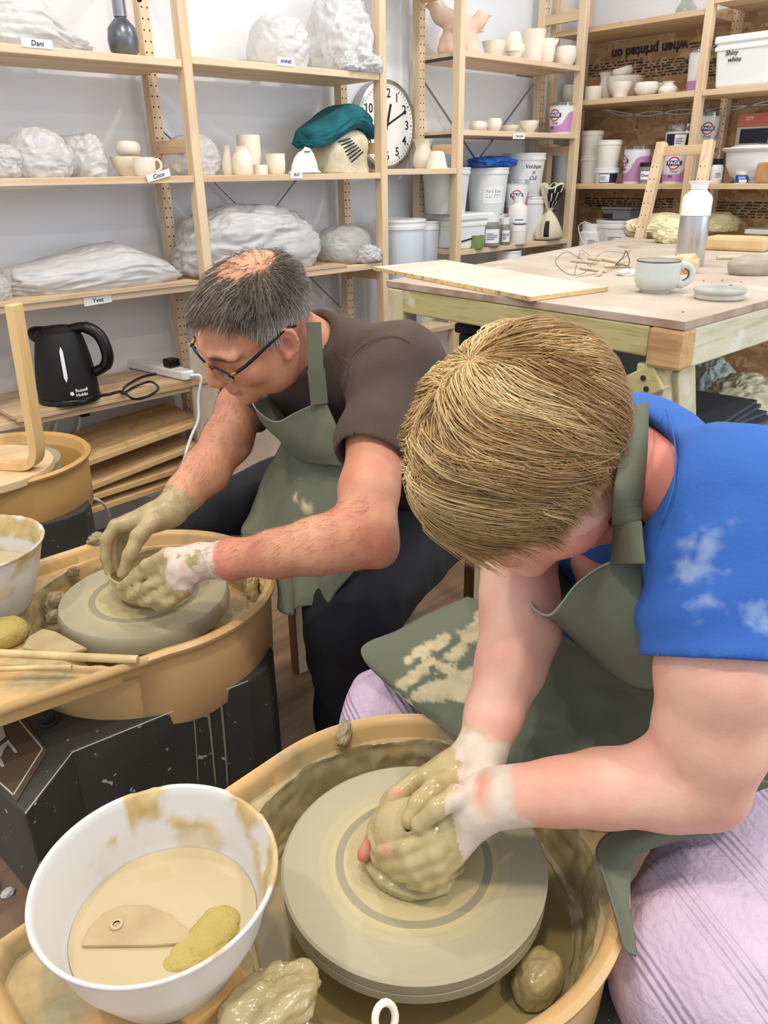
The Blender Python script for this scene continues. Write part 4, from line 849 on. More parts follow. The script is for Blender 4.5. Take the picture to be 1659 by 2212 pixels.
s = obj('label_sticker', wrap(rect(r*1.5, h*.4, 8), c, lambda z: r, TOCAM(c), c[2]+h*.4), 'paper', o); obj('handwriting', wrap(text('Choc', .017, None, None, None, bold=.0004), c, r+.0008, TOCAM(c), c[2]+h*.4), 'ink', s)
w = P_b(1456, 60, 322, 3.78, zb3); yoghurt('lilac yoghurt tub framed by the pine ladder under a black labelled tub', w, .15)
o, c, rb, h, rr_ = tub('tub', 'white tub with a black label stacked on the lilac tub behind the ladder', P_b(1464, 60, 268, 3.80, zb3+w[2]), lid='clear_lid', lidh=.3); obj('black_label', wrap(rect(.13, h*.55, 10), c, rb, TOCAM(c), c[2]+h*.33), 'navy', o); sticker(o, .05, h*.48, c, lambda z: rb(z)+.0008, TOCAM(c)+.1, c[2]+h*.33, lines=4, seed=10)
w = P_b(1508, 56, 330, 3.93, zb3); tub('tub', 'white tub at the back under the highest lilac tub of the corner shelf', w); yoghurt('highest lilac yoghurt tub stacked behind the front upright of the corner', (w[0]+np.array([0, 0, w[2]]), w[1], solvez(243, w[0][0], w[0][1])-zb3-w[2]), .5)
jar('clear jar with a dark lid right of the pine ladder', P_b(1545, 25, 343, 3.76, zb3), 'tub_white', lid='black_plastic', seed=12)
# right bay
c, r, h = P_b(1628, 122, 318, 3.83, zb3); r = .145
o = thing('mixing_bowl', 'big white footed mixing bowl with a wide rim at the right edge', 'bowl', c)
obj('bowl_body', xf(lathe([(0, 0), (r*.5, 0), (r*.52, h*.08), (r*.72, h*.2), (r*.9, h*.5), (r*.93, h*.85), (r*1.06, h*.93), (r*1.08, h*.97), (r*1.02, h), (r*.9, h*.98), (r*.86, h*.5), (r*.5, h*.15), (0, h*.12)], 56), t=c), 'tub_white', o, auto=.6); obj('inner_lid', xf(lathe([(0, h*1.06), (r*.7, h*1.06), (r*.85, h*1.0), (r*.85, h*.97)], 40), t=c), 'tub_white', o, auto=.6)
obj('scraper', beam(c+[-.06, -.02, h*1.1], c+[-.04, -.20, h*1.02], .03, .006), 'slate', label='dark scraper lying across the white mixing bowl', cat='scraper')
c, r, h = P_b(1601, 29, 371, 3.735, zb3); o = thing('jar', 'small jar with a blue label in front of the white mixing bowl', 'jar', c)
obj('glass_body', xf(cyl(r*.95, h*.8, 28), t=c), 'bisque_pink', o, auto=.6); obj('lid', xf(cyl(r, h*.2, 28), t=c+np.array([0, 0, h*.8])), 'white_plastic', o, auto=.6); s = obj('blue_label', wrap(rect(r*2.2, h*.62, 10), c, lambda z: r*.95, TOCAM(c), c[2]+h*.4), 'label_blue', o); obj('lettering', wrap(text('spec', .018, None, None, None), c, r*.96+.0004, TOCAM(c), c[2]+h*.53), 'paper', s); obj('white_patch', wrap(rect(r*1.1, h*.22, 6), c, lambda z: r*.958, TOCAM(c)+.2, c[2]+h*.22), 'paper', s)
yb = solvey(1650, 3.73, zb3); obj('brown_block', box(3.71, 3.79, yb-.06, yb+.035, zb3, zb3+.085), 'brown_block', label='tan wrapped block right of the blue labelled jar', cat='block', bevel=.008)
yb = solvey(1573, 3.96, zb3); zt = solvez(246, 3.96, yb); o = thing('cardboard_box', 'grey box with a coral top band and a dark square behind the mixing bowl', 'box', (3.99, yb-.2, zb3))
obj('carton', box(3.965, 4.03, yb-.40, yb, zb3, zt-.055), 'box_grey', o, bevel=.003); bd = obj('coral_band', box(3.963, 4.031, yb-.401, yb+.001, zt-.055, zt), 'box_coral', o, bevel=.003)
obj('lettering', text('009', .024, (3.9615, yb-.055, zt-.022), (0, -1, 0), (0, 0, 1)), 'paper', bd); obj('icon_panel', join(box(3.961, 3.964, yb-.225, yb-.19, zt-.04, zt-.012), box(3.961, 3.964, yb-.27, yb-.235, zt-.04, zt-.012)), 'paper', bd)
obj('dark_square', box(3.9635, 3.966, yb-.15, yb-.02, zt-.125, zt-.065), 'navy', o)
# lower shelf
jar('white jar with a white lid low in the corner above the table edge', P_b(1273, 47, 483, 3.76, zb4), 'tub_white', seed=14)
w = P_b(1330, 92, 474, 3.84, zb4); o, c, rb, h, rr_ = tub('tub', 'wide white tub with red and black small print below the grey box', w, lidh=.22); sticker(o, .09, .05, c, rb, TOCAM(c)-.1, c[2]+h*.42, lines=4, seed=15, m='tub_white')
yb = c[1]; zg = zb4+w[2]; zt = solvez(447, 3.80, yb); square_tub('grey_box', 'grey lidded plastic box sitting on the wide white tub', 3.77, 3.93, yb-.10, yb+.06, zg, zt, m='grey_tub', lid='grey_tub', taper=.03, lidh=.012); obj('label_sticker', box(3.765, 3.7755, yb+.0, yb+.05, zg+.008, zt-.03), 'ink', bpy.data.objects['grey_box'])
# loops of white cord hanging by the corner upright
cp = [(1262, 478), (1285, 505), (1280, 540), (1258, 520), (1250, 490), (1265, 480), (1290, 492)]
obj('cord_loop', tube(catmull([onx(a_, b_, 3.66) for a_, b_ in cp], 8), .0025, 6), 'white_plastic', smooth=True, label='thin white cord looped beside the corner upright', cat='cord')
# pine ladder frame standing before the shelves
o = thing('ladder_frame', 'bare pine shelf side frame leaning between the table and the corner shelves', 'frame', onx(1475, 330, 3.45)*[1, 1, 0])
ends = []
for k, (tp, bt) in enumerate((((1431, 308), (1398, 450)), ((1533, 304), (1507, 440)))):
    A = onx(*tp, 3.45); B = onx(*bt, 3.38); B = A+(B-A)*(A[2]/(A[2]-B[2])); ends.append((A, B)); pl = obj('post', beam(B, A, .042, .036, (1, 0, 0)), 'pine_z', o, bevel=.003)
    hs = []
    for q in np.arange(.1, .95, .036):
        p = B+(A-B)*q; hs += [xf(cyl(.003, .0015, 8), R=roty(-math.pi/2), t=p+np.array([-.0175, s_*.010, 0])) for s_ in (-1, 1)]
    obj('peg_holes', join(*hs), 'hole', pl)
for q in (.975, .6, .2):
    A = ends[0][1]+(ends[0][0]-ends[0][1])*q; B = ends[1][1]+(ends[1][0]-ends[1][1])*q; obj('rung', beam(A, B, .022, .04), 'pine_y', o, bevel=.002)
# ================================================================ the work table
ZT = .97; TQ = [np.array(p) for p in ((1.511, .723), (1.575, 1.66), (3.32, 1.93), (3.32, .70))]
tb = thing('work_table', 'heavy timber work table with a dusty pink brown top', 'table', (2.4, 1.3, 0))
inset = lambda d: [q+(np.mean(TQ, 0)-q)*d for q in TQ]
g = prism([tuple(q) for q in TQ], ZT-.018, ZT); top = obj('table_top', (g[0], g[1], [0, 0]+[1]*4), ['table_top', 'table_edge'], tb, bevel=.0015)
iq = inset(.012)
def apron(a, b, h, w, m, off): a = np.array([*a, ZT-.019-h/2]); b = np.array([*b, ZT-.019-h/2]); return obj('apron_rail', beam(a, b, w, h), m, tb, bevel=.004)
fx = 1.532
apron((fx+.002, .80), (fx+.06, 1.60), .064, .036, 'green_timber_y', 0)
apron((fx-.01, .745), (3.28, .722), .084, .04, 'green_timber_x', 0)
apron((1.62, 1.64), (3.28, 1.90), .064, .036, 'green_timber_x', 0)
obj('rail_end', prism([(fx-.022, .722), (fx+.04, .722), (fx+.04, .80), (fx-.022, .80)], ZT-.019-.084, ZT-.019), 'timber_end', tb, bevel=.008)
obj('leg', beam((fx+.035, .79, ZT-.10), (fx+.055, .80, 0), .07, .085, (1, 0, 0)), 'green_timber_z', tb, bevel=.004)
obj('leg', beam((fx+.05, .765, ZT-.10), (fx+.42, .80, .0), .05, .075, (1, 0, 0)), 'green_timber_z', tb, bevel=.004)
obj('leg', beam((1.60, 1.62, ZT-.02), (1.60, 1.62, 0), .06, .06, (1, 0, 0)), 'green_timber_z', tb, bevel=.004)
obj('leg', beam((3.22, .78, ZT-.10), (3.22, .78, 0), .07, .07, (1, 0, 0)), 'green_timber_z', tb, bevel=.004); obj('leg', beam((3.22, 1.84, ZT-.10), (3.22, 1.84, 0), .07, .07, (1, 0, 0)), 'green_timber_z', tb, bevel=.004)
br = obj('brace', beam((fx+.0, .768, .850), (fx+.02, 1.50, .385), .036, .062, (0, .3, 1)), 'green_timber_y', tb, bevel=.004)
for k in (0, 1): obj('bolt', xf(cyl(.006, .003, 12), R=roty(-math.pi/2), t=(fx-.0185+.001, .800-.010*k, .842-.022*k)), 'dark_steel', br)
obj('lower_shelf', prism([(1.70, .86), (1.72, 1.62), (3.2, 1.82), (3.2, .82)], .43, .45), 'shelf_dusty', tb)
# plywood board lying on the table corner
bq = [onz(*p, ZT+.012) for p in ((806, 576), (1147, 641), (1314, 619), (962, 561))]
g = prism([(p[0], p[1]) for p in bq], ZT+.0005, ZT+.012); obj('plywood_board', (g[0], g[1], [0, 0]+[1]*4), ['ply_board', 'ply_edge'], label='pale plywood board overhanging the near left end of the table', cat='board', bevel=.001)
def on_table(px, py): p = onz(px, py, ZT); return p, proj(p)[2]/FP
# mug
c, s = on_table(1415, 631); c[2] = ZT; r = 47*s; h = solvez(562, c[0], c[1])-ZT
o = thing('mug', 'pale grey green mug with a dark rim on the table corner', 'mug', c)
obj('body', xf(lathe([(0, .0), (r*.62, 0), (r*.66, .006), (r*.86, .012), (r*.99, .03), (r*1.0, h*.5), (r*.95, h*.97), (r*.95, h), (r*.88, h), (r*.92, h*.5), (r*.85, .02), (0, .015)], 56), t=c), 'mug_glaze', o, auto=.7)
obj('rim', xf(lathe([(r*.955, h*.965), (r*.962, h*.99), (r*.93, h*1.012), (r*.885, h*.995), (r*.885, h*.97)], 56), t=c), 'mug_rim', o, smooth=True)
d = unit((.70, -.72, 0)); z = np.array([0, 0, 1.]); hp = catmull([c+d*r*.9+z*h*.80, c+d*r*1.2+z*h*.84, c+d*r*1.52+z*h*.70, c+d*r*1.52+z*h*.42, c+d*r*1.2+z*h*.25, c+d*r*.88+z*h*.27], 8)
hd = obj('handle', tube(hp, [.010]*8+[.0085]*25+[.010]*8, 12), 'mug_glaze', o, smooth=True); q = np.cross(d, z); ctr = c+d*r*1.05+z*h*.54
obj('handle_edge', tube(hp[5:-5]+(ctr-hp[5:-5])/np.linalg.norm(ctr-hp[5:-5], axis=1)[:, None]*.0062, .0042, 8), 'mug_rim', hd, smooth=True)
# dish
c, s = on_table(1552, 645); c[2] = ZT; r = 54*s
obj('glazed_dish', xf(lathe([(0, 0), (r*.88, 0), (r*.95, .004), (r*.93, .012), (r*1.0, .018), (r*1.0, .022), (r*.97, .024), (r*.9, .017), (0, .015)], 56), t=c), 'dish_glaze', label='flat grey glazed dish near the table corner right of the mug', cat='dish', auto=.6, org=c)
# steel bottle
c, s = on_table(1487, 574); c[2] = ZT; r = 30*s; ht = solvez(391, c[0], c[1])-ZT; hs_ = solvez(466, c[0], c[1])-ZT
o = thing('drink_bottle', 'steel drink bottle with a white top standing behind the mug', 'bottle', c)
obj('steel_body', xf(lathe([(0, 0), (r*.92, 0), (r*1.0, .006), (r*1.0, hs_), (0, hs_)], 56), t=c), 'bottle_steel', o, auto=.6)
obj('white_top', xf(lathe([(r*1.0, hs_+.001), (r*1.0, hs_+(ht-hs_)*.48), (r*.92, hs_+(ht-hs_)*.58), (r*.62, hs_+(ht-hs_)*.70), (r*.54, hs_+(ht-hs_)*.76), (0, hs_+(ht-hs_)*.76)], 56), t=c), 'bottle_white', o, auto=.7)
obj('cup_cap', xf(lathe([(0, hs_+(ht-hs_)*.77), (r*.56, hs_+(ht-hs_)*.77), (r*.60, hs_+(ht-hs_)*.90), (r*.66, hs_+(ht-hs_)*.94), (r*.78, ht), (r*.70, ht), (r*.5, hs_+(ht-hs_)*.93), (0, hs_+(ht-hs_)*.93)], 48), t=c), 'bottle_white', o, auto=.7)
# sponge, clay lump, bags
A, s = on_table(1518, 540); B, s2 = on_table(1650, 546); A[2] = B[2] = ZT; hz = solvez(507, *A[:2])-ZT; dd = unit(B-A)
g = place(box(0, np.linalg.norm(B-A), 0, .12, 0, hz*.9), A, dd, np.cross((0, 0, 1), dd)); obj('foam_block', g, 'foam', label='yellow foam sponge block behind the steel bottle', cat='sponge', bevel=.012)
c, s = on_table(1632, 592); c[2] = ZT; obj('clay_lump', blob(c, (.085, .05, .032), 70, 44, .10, 3, 61, flat=.3, kind='fbm', rot=-.7), 'clay_dry', smooth=True, label='flat grey lump of clay at the right edge of the table', cat='clay', org=c)
for k, (px, py, rad, am, sd, lab, rt) in enumerate(((1425, 510, (.15, .09, .055), .3, 62, 'pale gold plastic bag spread on the table left of the bottle', -.6), (1452, 524, (.085, .065, .05), .34, 63, 'shiny gold bag bunched just left of the bottle', -.5), (1545, 500, (.105, .07, .05), .25, 64, 'pale gold bag showing right of the bottle behind the sponge', -.7))):
    c, s = on_table(px, py); c[2] = ZT; obj('gold_bag', blob(c, rad, 150, 100, am, 4.0, sd, flat=.25, rot=rt, kind='crumple'), 'gold_foil', smooth=True, label=lab, cat='plastic bag', org=c)
def dowel(p0, p1, lab, r=.0055, wire=None, m='dowel'):
    a, _ = on_table(*p0); b, _ = on_table(*p1); a[2] = b[2] = ZT+r; o = thing('wire_cutter' if wire else 'dowel', lab, 'clay tool', a*[1, 1, 0]+[0, 0, ZT])
    obj('toggle', tube([a, a+(b-a)*.02, b-(b-a)*.02, b], [r*.85, r, r, r*.85], 12), m, o, auto=.6)
    if wire: obj('wire', tube(catmull([np.array([*on_table(x, y)[0][:2], ZT+.002+dz]) for x, y, dz in wire], 10), .0009, 5), 'wire', o)
dowel((1233, 566), (1288, 572), 'wooden toggle with a big loop of wire, leftmost on the table', wire=[(1260, 568, .005), (1225, 545, .0), (1200, 565, 0), (1225, 592, .0), (1262, 590, 0), (1300, 560, .02), (1350, 548, .0)])
dowel((1270, 561), (1298, 565), 'small wooden toggle lying behind the leftmost toggle', wire=[(1280, 562, .004), (1255, 548, .01), (1246, 570, .0), (1241, 596, .0)])
dowel((1300, 563), (1348, 572), 'wooden toggle pointing at the green twist of cord', wire=[(1330, 568, .004), (1352, 555, .0), (1362, 540, .0)])
dowel((1305, 579), (1362, 578), 'wooden toggle under the green twist of cord', wire=[(1340, 578, .006), (1300, 590, .0), (1245, 600, 0)])
dowel((1252, 582), (1310, 590), 'wooden toggle nearest the plywood board', wire=[(1280, 586, .006), (1250, 570, .02), (1262, 548, 0)])
dowel((1290, 598), (1297, 593), 'short wooden toggle seen end on beside the plywood board', r=.006)
dowel((1548, 561), (1600, 560), 'short pale dowel lying in front of the sponge block', r=.0065); dowel((1516, 540), (1530, 536), 'white dowel end poking out beside the sponge block', r=.006)
gp = [np.array([*on_table(x, y)[0][:2], ZT+.012+dz]) for x, y, dz in ((1328, 582, 0), (1345, 570, .01), (1350, 563, .02), (1358, 572, .004), (1356, 582, .0), (1345, 581, .0), (1330, 581, 0))]
obj('green_cord', tube(catmull(gp, 6), .0016, 6), 'green_wire', smooth=True, label='dark green twist of cord on the wooden toggles', cat='cord')
c, s = on_table(1478, 590); c[2] = ZT; obj('snack_wrapper', blob(c+[0, 0, 0], (.035, .022, .028), 60, 40, .35, 4, 65, flat=.2, rot=-.5), 'tea_wrap', smooth=True, label='orange and white snack wrapper at the foot of the steel bottle', cat='wrapper', org=c)
c, s = on_table(1356, 594); c[2] = ZT; obj('tissue', blob(c, (.03, .02, .008), 40, 26, .4, 4, 66, flat=.1), 'tissue', smooth=True, label='scrap of white tissue left of the mug', cat='tissue', org=c)
c, s = on_table(1357, 534); c[2] = ZT; obj('bat_disc', xf(cyl(.045, .002, 32), t=c), 'table_edge', label='small grey brown disc lying flat at the far left of the table', cat='disc', org=c)
for k, (px, py, w_, lab) in enumerate(((1640, 505, .30, 'stack of white plastic trays behind the sponge block'), (1610, 494, .22, 'flat grey white tray behind the stacked trays'))):
    c, s = on_table(px, py); obj('tray', box(c[0]-.05, c[0]+.18, c[1]-w_, c[1]+.05, ZT, ZT+.022+.012*k), 'tub_white' if k == 0 else 'shelf_dusty', label=lab, cat='tray', bevel=.005)
for k, (px, py, r) in enumerate(((1578, 619, .003), (1520, 607, .002), (1560, 607, .0025), (1475, 675, .002), (1601, 610, .0015))):
    c, s = on_table(px, py); c[2] = ZT; obj('clay_crumb', blob(c, (r*1.5, r, r), 10, 8, .3, 3, 70+k), 'slate' if k == 0 else 'clay_grey', label=('dark' if k == 0 else 'grey')+' crumb of dry clay on the table top near the flat dish', cat='crumb', group='clay crumbs on the table', org=c) if k else obj('clay_crumb', blob(c, (r*1.5, r, r), 10, 8, .3, 3, 70), 'slate', label='single dark crumb of clay behind the flat dish', cat='crumb', org=c)
# under the table
zs = .45
def under(px, py): return onz(px, py, zs)
for k in range(14):
    A = at(1482, 762, 2.25); x0 = 2.02+.01*rng.uniform(-1, 1); y0 = .93+.015*rng.uniform(-1, 1); a = rng.uniform(-.12, .12)
    p = np.array([x0, y0, zs+.012*k+.0005]); obj('slate_tile', xf(box(-.02, .32, -.09, .12, 0, .010), R=rotz(a), t=p), 'slate', label='dark slate tile in the pile on the shelf under the table', cat='tile', group='slate tiles under the table', bevel=.001)
c = under(1535, 850); obj('pale_bag', blob(c, (.09, .06, .075), 90, 60, .4, 4, 81, flat=.3, rot=-.5, kind='crumple'), 'pale_bag', smooth=True, label='pale green plastic bag under the table beside the leg', cat='plastic bag', org=c)
c = under(1590, 902); obj('gold_bag', blob(c, (.13, .08, .085), 110, 70, .4, 4, 82, flat=.3, rot=-.6, kind='crumple'), 'gold_foil', smooth=True, label='crumpled gold plastic bag on the shelf under the table', cat='plastic bag', org=c)
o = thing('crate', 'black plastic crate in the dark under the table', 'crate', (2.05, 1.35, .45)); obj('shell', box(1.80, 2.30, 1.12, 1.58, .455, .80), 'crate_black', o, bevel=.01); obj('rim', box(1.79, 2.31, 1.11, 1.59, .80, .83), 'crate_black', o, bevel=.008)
c = onz(1625, 950, .0); obj('clear_bag', blob(np.array([2.35, .72, 0]), (.16, .12, .10), 70, 46, .3, 4, 83), 'film_grey', smooth=True, label='clear plastic bag on the floor under the right end of the table', cat='plastic bag', org=(2.35, .72, 0))
# ================================================================ pottery wheels
def pan_outline(cx, cy, R, n=300, front=-.135, back=.20, left=-.40):
    # circle plus a tapering tray towards -x, returned as polar samples about the centre
    th = np.linspace(-math.pi, math.pi, n, endpoint=False); out = []
    # tray polygon corners relative to the centre
    f0 = np.array([R*math.cos(-1.88), R*math.sin(-1.88)]); b0 = np.array([R*math.cos(1.62), R*math.sin(1.62)])
    poly = [f0, np.array([left+.02, front-.02]), np.array([left, front]), np.array([left, back-.02]), np.array([left+.02, back]), b0]
    for t in th:
        d = np.array([math.cos(t), math.sin(t)]); r = R
        for a, b in zip(poly[:-1], poly[1:]):
            e = b-a; den = d[0]*e[1]-d[1]*e[0]
            if abs(den) < 1e-9: continue
            s = (a[0]*e[1]-a[1]*e[0])/den; u = (a[0]*d[1]-a[1]*d[0])/den
            if s > 0 and -.001 <= u <= 1.001: r = max(r, s)
        out.append(r)
    return th, np.array(out)
def pottery_wheel(cx, cy, label, panm, thick=False, R=.2255, zr=.57, slip=None, head=True, hz=.55, hr=.1475, rings=(), cab=True, front=-.135, back=.20):
    o = thing('pottery_wheel', label, 'pottery wheel', (cx, cy, 0)); th, rho = pan_outline(cx, cy, R, front=front, back=back); n = len(th); L = []
    W = R-.020; tray = rho > R+.004; r_in = np.where(tray, W, R-.016)
    lay = [(np.full(n, .15), .40), (np.full(n, R-.018), .405), (np.full(n, R-.010), .42), (np.full(n, R-.006), zr-.045), (rho-.007, zr-.035), (rho-.003, zr-.020), (rho-.001, zr-.016), (rho+.004, zr-.012), (rho+.005, zr-.005), (rho-.001, zr+.001), (rho-.009, zr-.001), (rho-.014, zr-.008), (rho-.017, zr-.026), (np.minimum(rho-.019, R-.019), zr-.028), (np.full(n, R-.025), zr-.06), (np.full(n, R-.032), zr-.098), (np.full(n, R-.05), zr-.105), (np.full(n, .06), zr-.105)]
    L2 = []
    for i, a in enumerate(lay):
        L2.append((a, i))
        if 12 <= i <= 15:
            for q in range(1, 5): L2.append(((a[0]+(lay[i+1][0]-a[0])*q/5, a[1]+(lay[i+1][1]-a[1])*q/5), i+q/5))
    lid_ = [q[1] for q in L2]; lay = [q[0] for q in L2]
    V = np.concatenate([np.stack([cx+r*np.cos(th), cy+r*np.sin(th), np.full(n, z)], 1) for r, z in lay]+[np.array([[cx, cy, .40], [cx, cy, zr-.105]])])
    F = [(i*n+k, i*n+(k+1) % n, (i+1)*n+(k+1) % n, (i+1)*n+k) for i in range(len(lay)-1) for k in range(n)]
    m_ = len(lay); F += [((k+1) % n, k, m_*n) for k in range(n)]+[((m_-1)*n+k, (m_-1)*n+(k+1) % n, m_*n+1) for k in range(n)]
    pan = obj('splash_pan', (V, F), panm, o, auto=.9)
    if slip:
        a = np.zeros(len(V)); 
        for i in range(m_):
            if lid_[i] >= 9:
                P = V[i*n:(i+1)*n]; nz = fbm(P*22, 4, int(cx*100)); a[i*n:(i+1)*n] = np.clip((nz+slip[0 if lid_[i] > 12.5 else (1 if lid_[i] >= 12 else 2)])*2.2, 0, 1)
        a[-1] = 1; attrib(pan, 'slip', a); bd = np.repeat(np.array([1.0 if 12.4 < q < 15.6 else 0 for q in lid_]+[0, 0][:0]), n); bd = np.concatenate([bd, [0, 0]]); w_ = .0040*a*bd*np.clip(ridge(V*np.array([26, 26, 60]), 3, 5)+.2, 0, 2)
        co_ = np.empty(len(V)*3); pan.data.vertices.foreach_get('co', co_); co_ = co_.reshape(-1, 3); d_ = np.stack([cx-V[:, 0], cy-V[:, 1], 0*V[:, 0]], 1); d_ /= np.linalg.norm(d_, axis=1)[:, None]+1e-9; pan.data.vertices.foreach_set('co', (co_+d_*w_[:, None]).reshape(-1))
    if head:
        pr = [(0, hz-.055), (.05, hz-.055), (.06, hz-.03), (hr-.004, hz-.03), (hr-.001, hz-.028), (hr-.001, hz-.017), (hr-.004, hz-.0155), (hr-.001, hz-.014), (hr, hz-.002), (hr-.003, hz)]
        if thick: pr = [(0, hz-.055), (.05, hz-.055), (.06, hz-.036), (hr-.006, hz-.036), (hr-.001, hz-.033), (hr+.001, hz-.018), (hr-.0015, hz-.004), (hr-.004, hz)]
        rs = sorted(set([hr-.006, .03, .012]+[q for r in rings for q in (r[0]-r[1], r[0]+r[1])]), reverse=True)
        for q in rs: pr.append((q, hz-.0004*(hash(round(q*1e4)) % 3)))
        pr.append((0, hz)); g = lathe(pr, 96); mi = []
        for f in g[1]:
            v = g[0][list(f)]; rr_ = np.hypot(v[:, 0], v[:, 1]).mean(); top_ = v[:, 2].min() > hz-.0025
            mi.append(1 if top_ and any(abs(rr_-r[0]) < r[1]*.9 for r in rings) else 0)
        obj('wheel_head', (xf(g, t=(cx, cy, 0))[0], g[1], mi), ['wheel_head', 'ring_blue'], o, auto=.7)
    obj('shaft', xf(cyl(.05, .15, 24), t=(cx, cy, .38)), 'cabinet', o, auto=.7)
    if cab:
        q = [(cx-.24, cy-.19), (cx-.335, cy-.27), (cx-.42, cy-.235), (cx-.42, cy+.16), (cx+.10, cy+.16), (cx+.15, cy+.11), (cx+.165, cy+.03), (cx+.165, cy-.12), (cx+.15, cy-.18), (cx+.115, cy-.218), (cx+.06, cy-.23)]
        q1 = [(cx-.235, cy-.192), (cx-.335, cy-.268), (cx-.345, cy-.20), (cx-.37, cy+.14), (cx-.235, cy+.14)]; q2 = [(cx-.24, cy-.19), (cx-.27, cy-.15), (cx-.27, cy+.16)]+q[4:]
        obj('cabinet', join(prism(q2, .03, .445), prism(q1, .24, .4448)), 'cabinet', o, bevel=.005)
        for (fx_, fy_) in ((-.36, -.18), (-.36, .1), (.1, .1), (.1, -.15)): obj('foot', xf(cyl(.02, .03, 16), t=(cx+fx_, cy+fy_, 0)), 'black_plastic', o)
    return o, pan
# the wheel of the woman
w1, pan1 = pottery_wheel(.450, .442, 'pottery wheel in front with slip covered tan pan and grey bat, used by the woman', 'pan_slip', slip=(.75, .05, -.15), rings=((.083, .0045),))
def ridge_strip(p, q, w, h, nm, m, par): obj(nm, beam(p, q, w, h), m, par, bevel=.004)
ridge_strip(onz(395, 2212, .546), onz(530, 2105, .546), .028, .016, 'moulded_ridge', 'pan_clean', w1)
# the wheel of the man
w2, pan2 = pottery_wheel(.520, 1.205, 'pottery wheel with a tan pan and dark grey cabinet, used by the man', 'pan_slip', thick=True, R=.2355, slip=(.38, -.35, -.75), hr=.152, rings=((.092, .006),), back=.235, front=-.155)
zp = .4462; w2c = [c for c in w2.children if c.name.startswith('cabinet')][0]
pl = [onz(x, y, zp)[:2] for x, y in ((-60, 1455), (16, 1506), (103, 1622), (36, 1732), (-70, 1640))]
obj('control_panel', prism([tuple(p) for p in pl][::-1], zp-.0005, zp+.001), 'decal_panel', w2c)
ol = [onz(x, y, zp+.0016) for x, y in ((-40, 1470), (12, 1520), (92, 1617), (29, 1717), (-40, 1655))]
obj('panel_outline', join(*[beam(a, b, .0022, .0006) for a, b in zip(ol[:-1], ol[1:])]), 'decal_white', w2c)
edge_pts = [np.array([.520+.06, 1.205-.2305, .4455]), np.array([.520-.236, 1.205-.1925, .4455]), np.array([.520-.335, 1.205-.2685, .4455])]; obj('edge_highlight', tube(edge_pts, .0011, 6), 'decal_white', w2c)  # bevel highlight on the cabinet's top front edge, painted as a thin pale tube
lt = [[(0, 1545), (12, 1590), (0, 1602)], [(0, 1612), (18, 1598), (38, 1624), (32, 1626), (17, 1607), (9, 1618), (0, 1640)], [(0, 1632), (9, 1654), (4, 1657), (0, 1652)]]
G = []
for poly in lt:
    P = [onz(x, y, zp+.0017)[:2] for x, y in poly]; g = prism([tuple(p) for p in P], zp+.001, zp+.0018); G.append(g)
obj('panel_lettering', join(*G), 'decal_white', w2c)
b = onz(105, 1556, .446); obj('bolt', join(xf(cyl(.017, .003, 24), t=b), xf(cyl(.011, .014, 6), t=b)), 'dark_steel', w2, bevel=.001)
ca = np.array([.520+.06, 1.205-.23]); cb_ = np.array([.520-.24, 1.205-.19]); fn = np.array([(cb_-ca)[1], -(cb_-ca)[0]]); fn = fn/np.linalg.norm(fn); fn = fn if fn[1] < 0 else -fn
def on_front(px, py): # point on the cabinet's front face
    r = RW@np.array([(px-W_/2)/FP, (py-H_/2)/FP, 1.0]); t = ((ca-CAM[:2])@fn)/(r[:2]@fn); return CAM+r*t
for k, (x0, y0, x1, y1, w_) in enumerate(((413, 1490, 428, 1690, .003), (441, 1480, 466, 1696, .0045), (470, 1452, 492, 1700, .0045))):
    A = on_front(x0, y0); B = on_front(x1, y1); m1 = (A+B)/2+np.array([.002, 0, .01]); 
    P = catmull([A, m1, B], 8)+np.array([*fn, 0])*.0008; obj('slip_drip', tube(P, np.linspace(w_*.6, w_*.4, len(P)), 6), 'drip', w2c, smooth=True)
# the empty wheel at the left
w3, pan3 = pottery_wheel(.582, 2.128, 'unused pottery wheel at the left carrying an upturned stool', 'pan_clean', R=.2255, zr=.57, hz=.555, hr=.15)
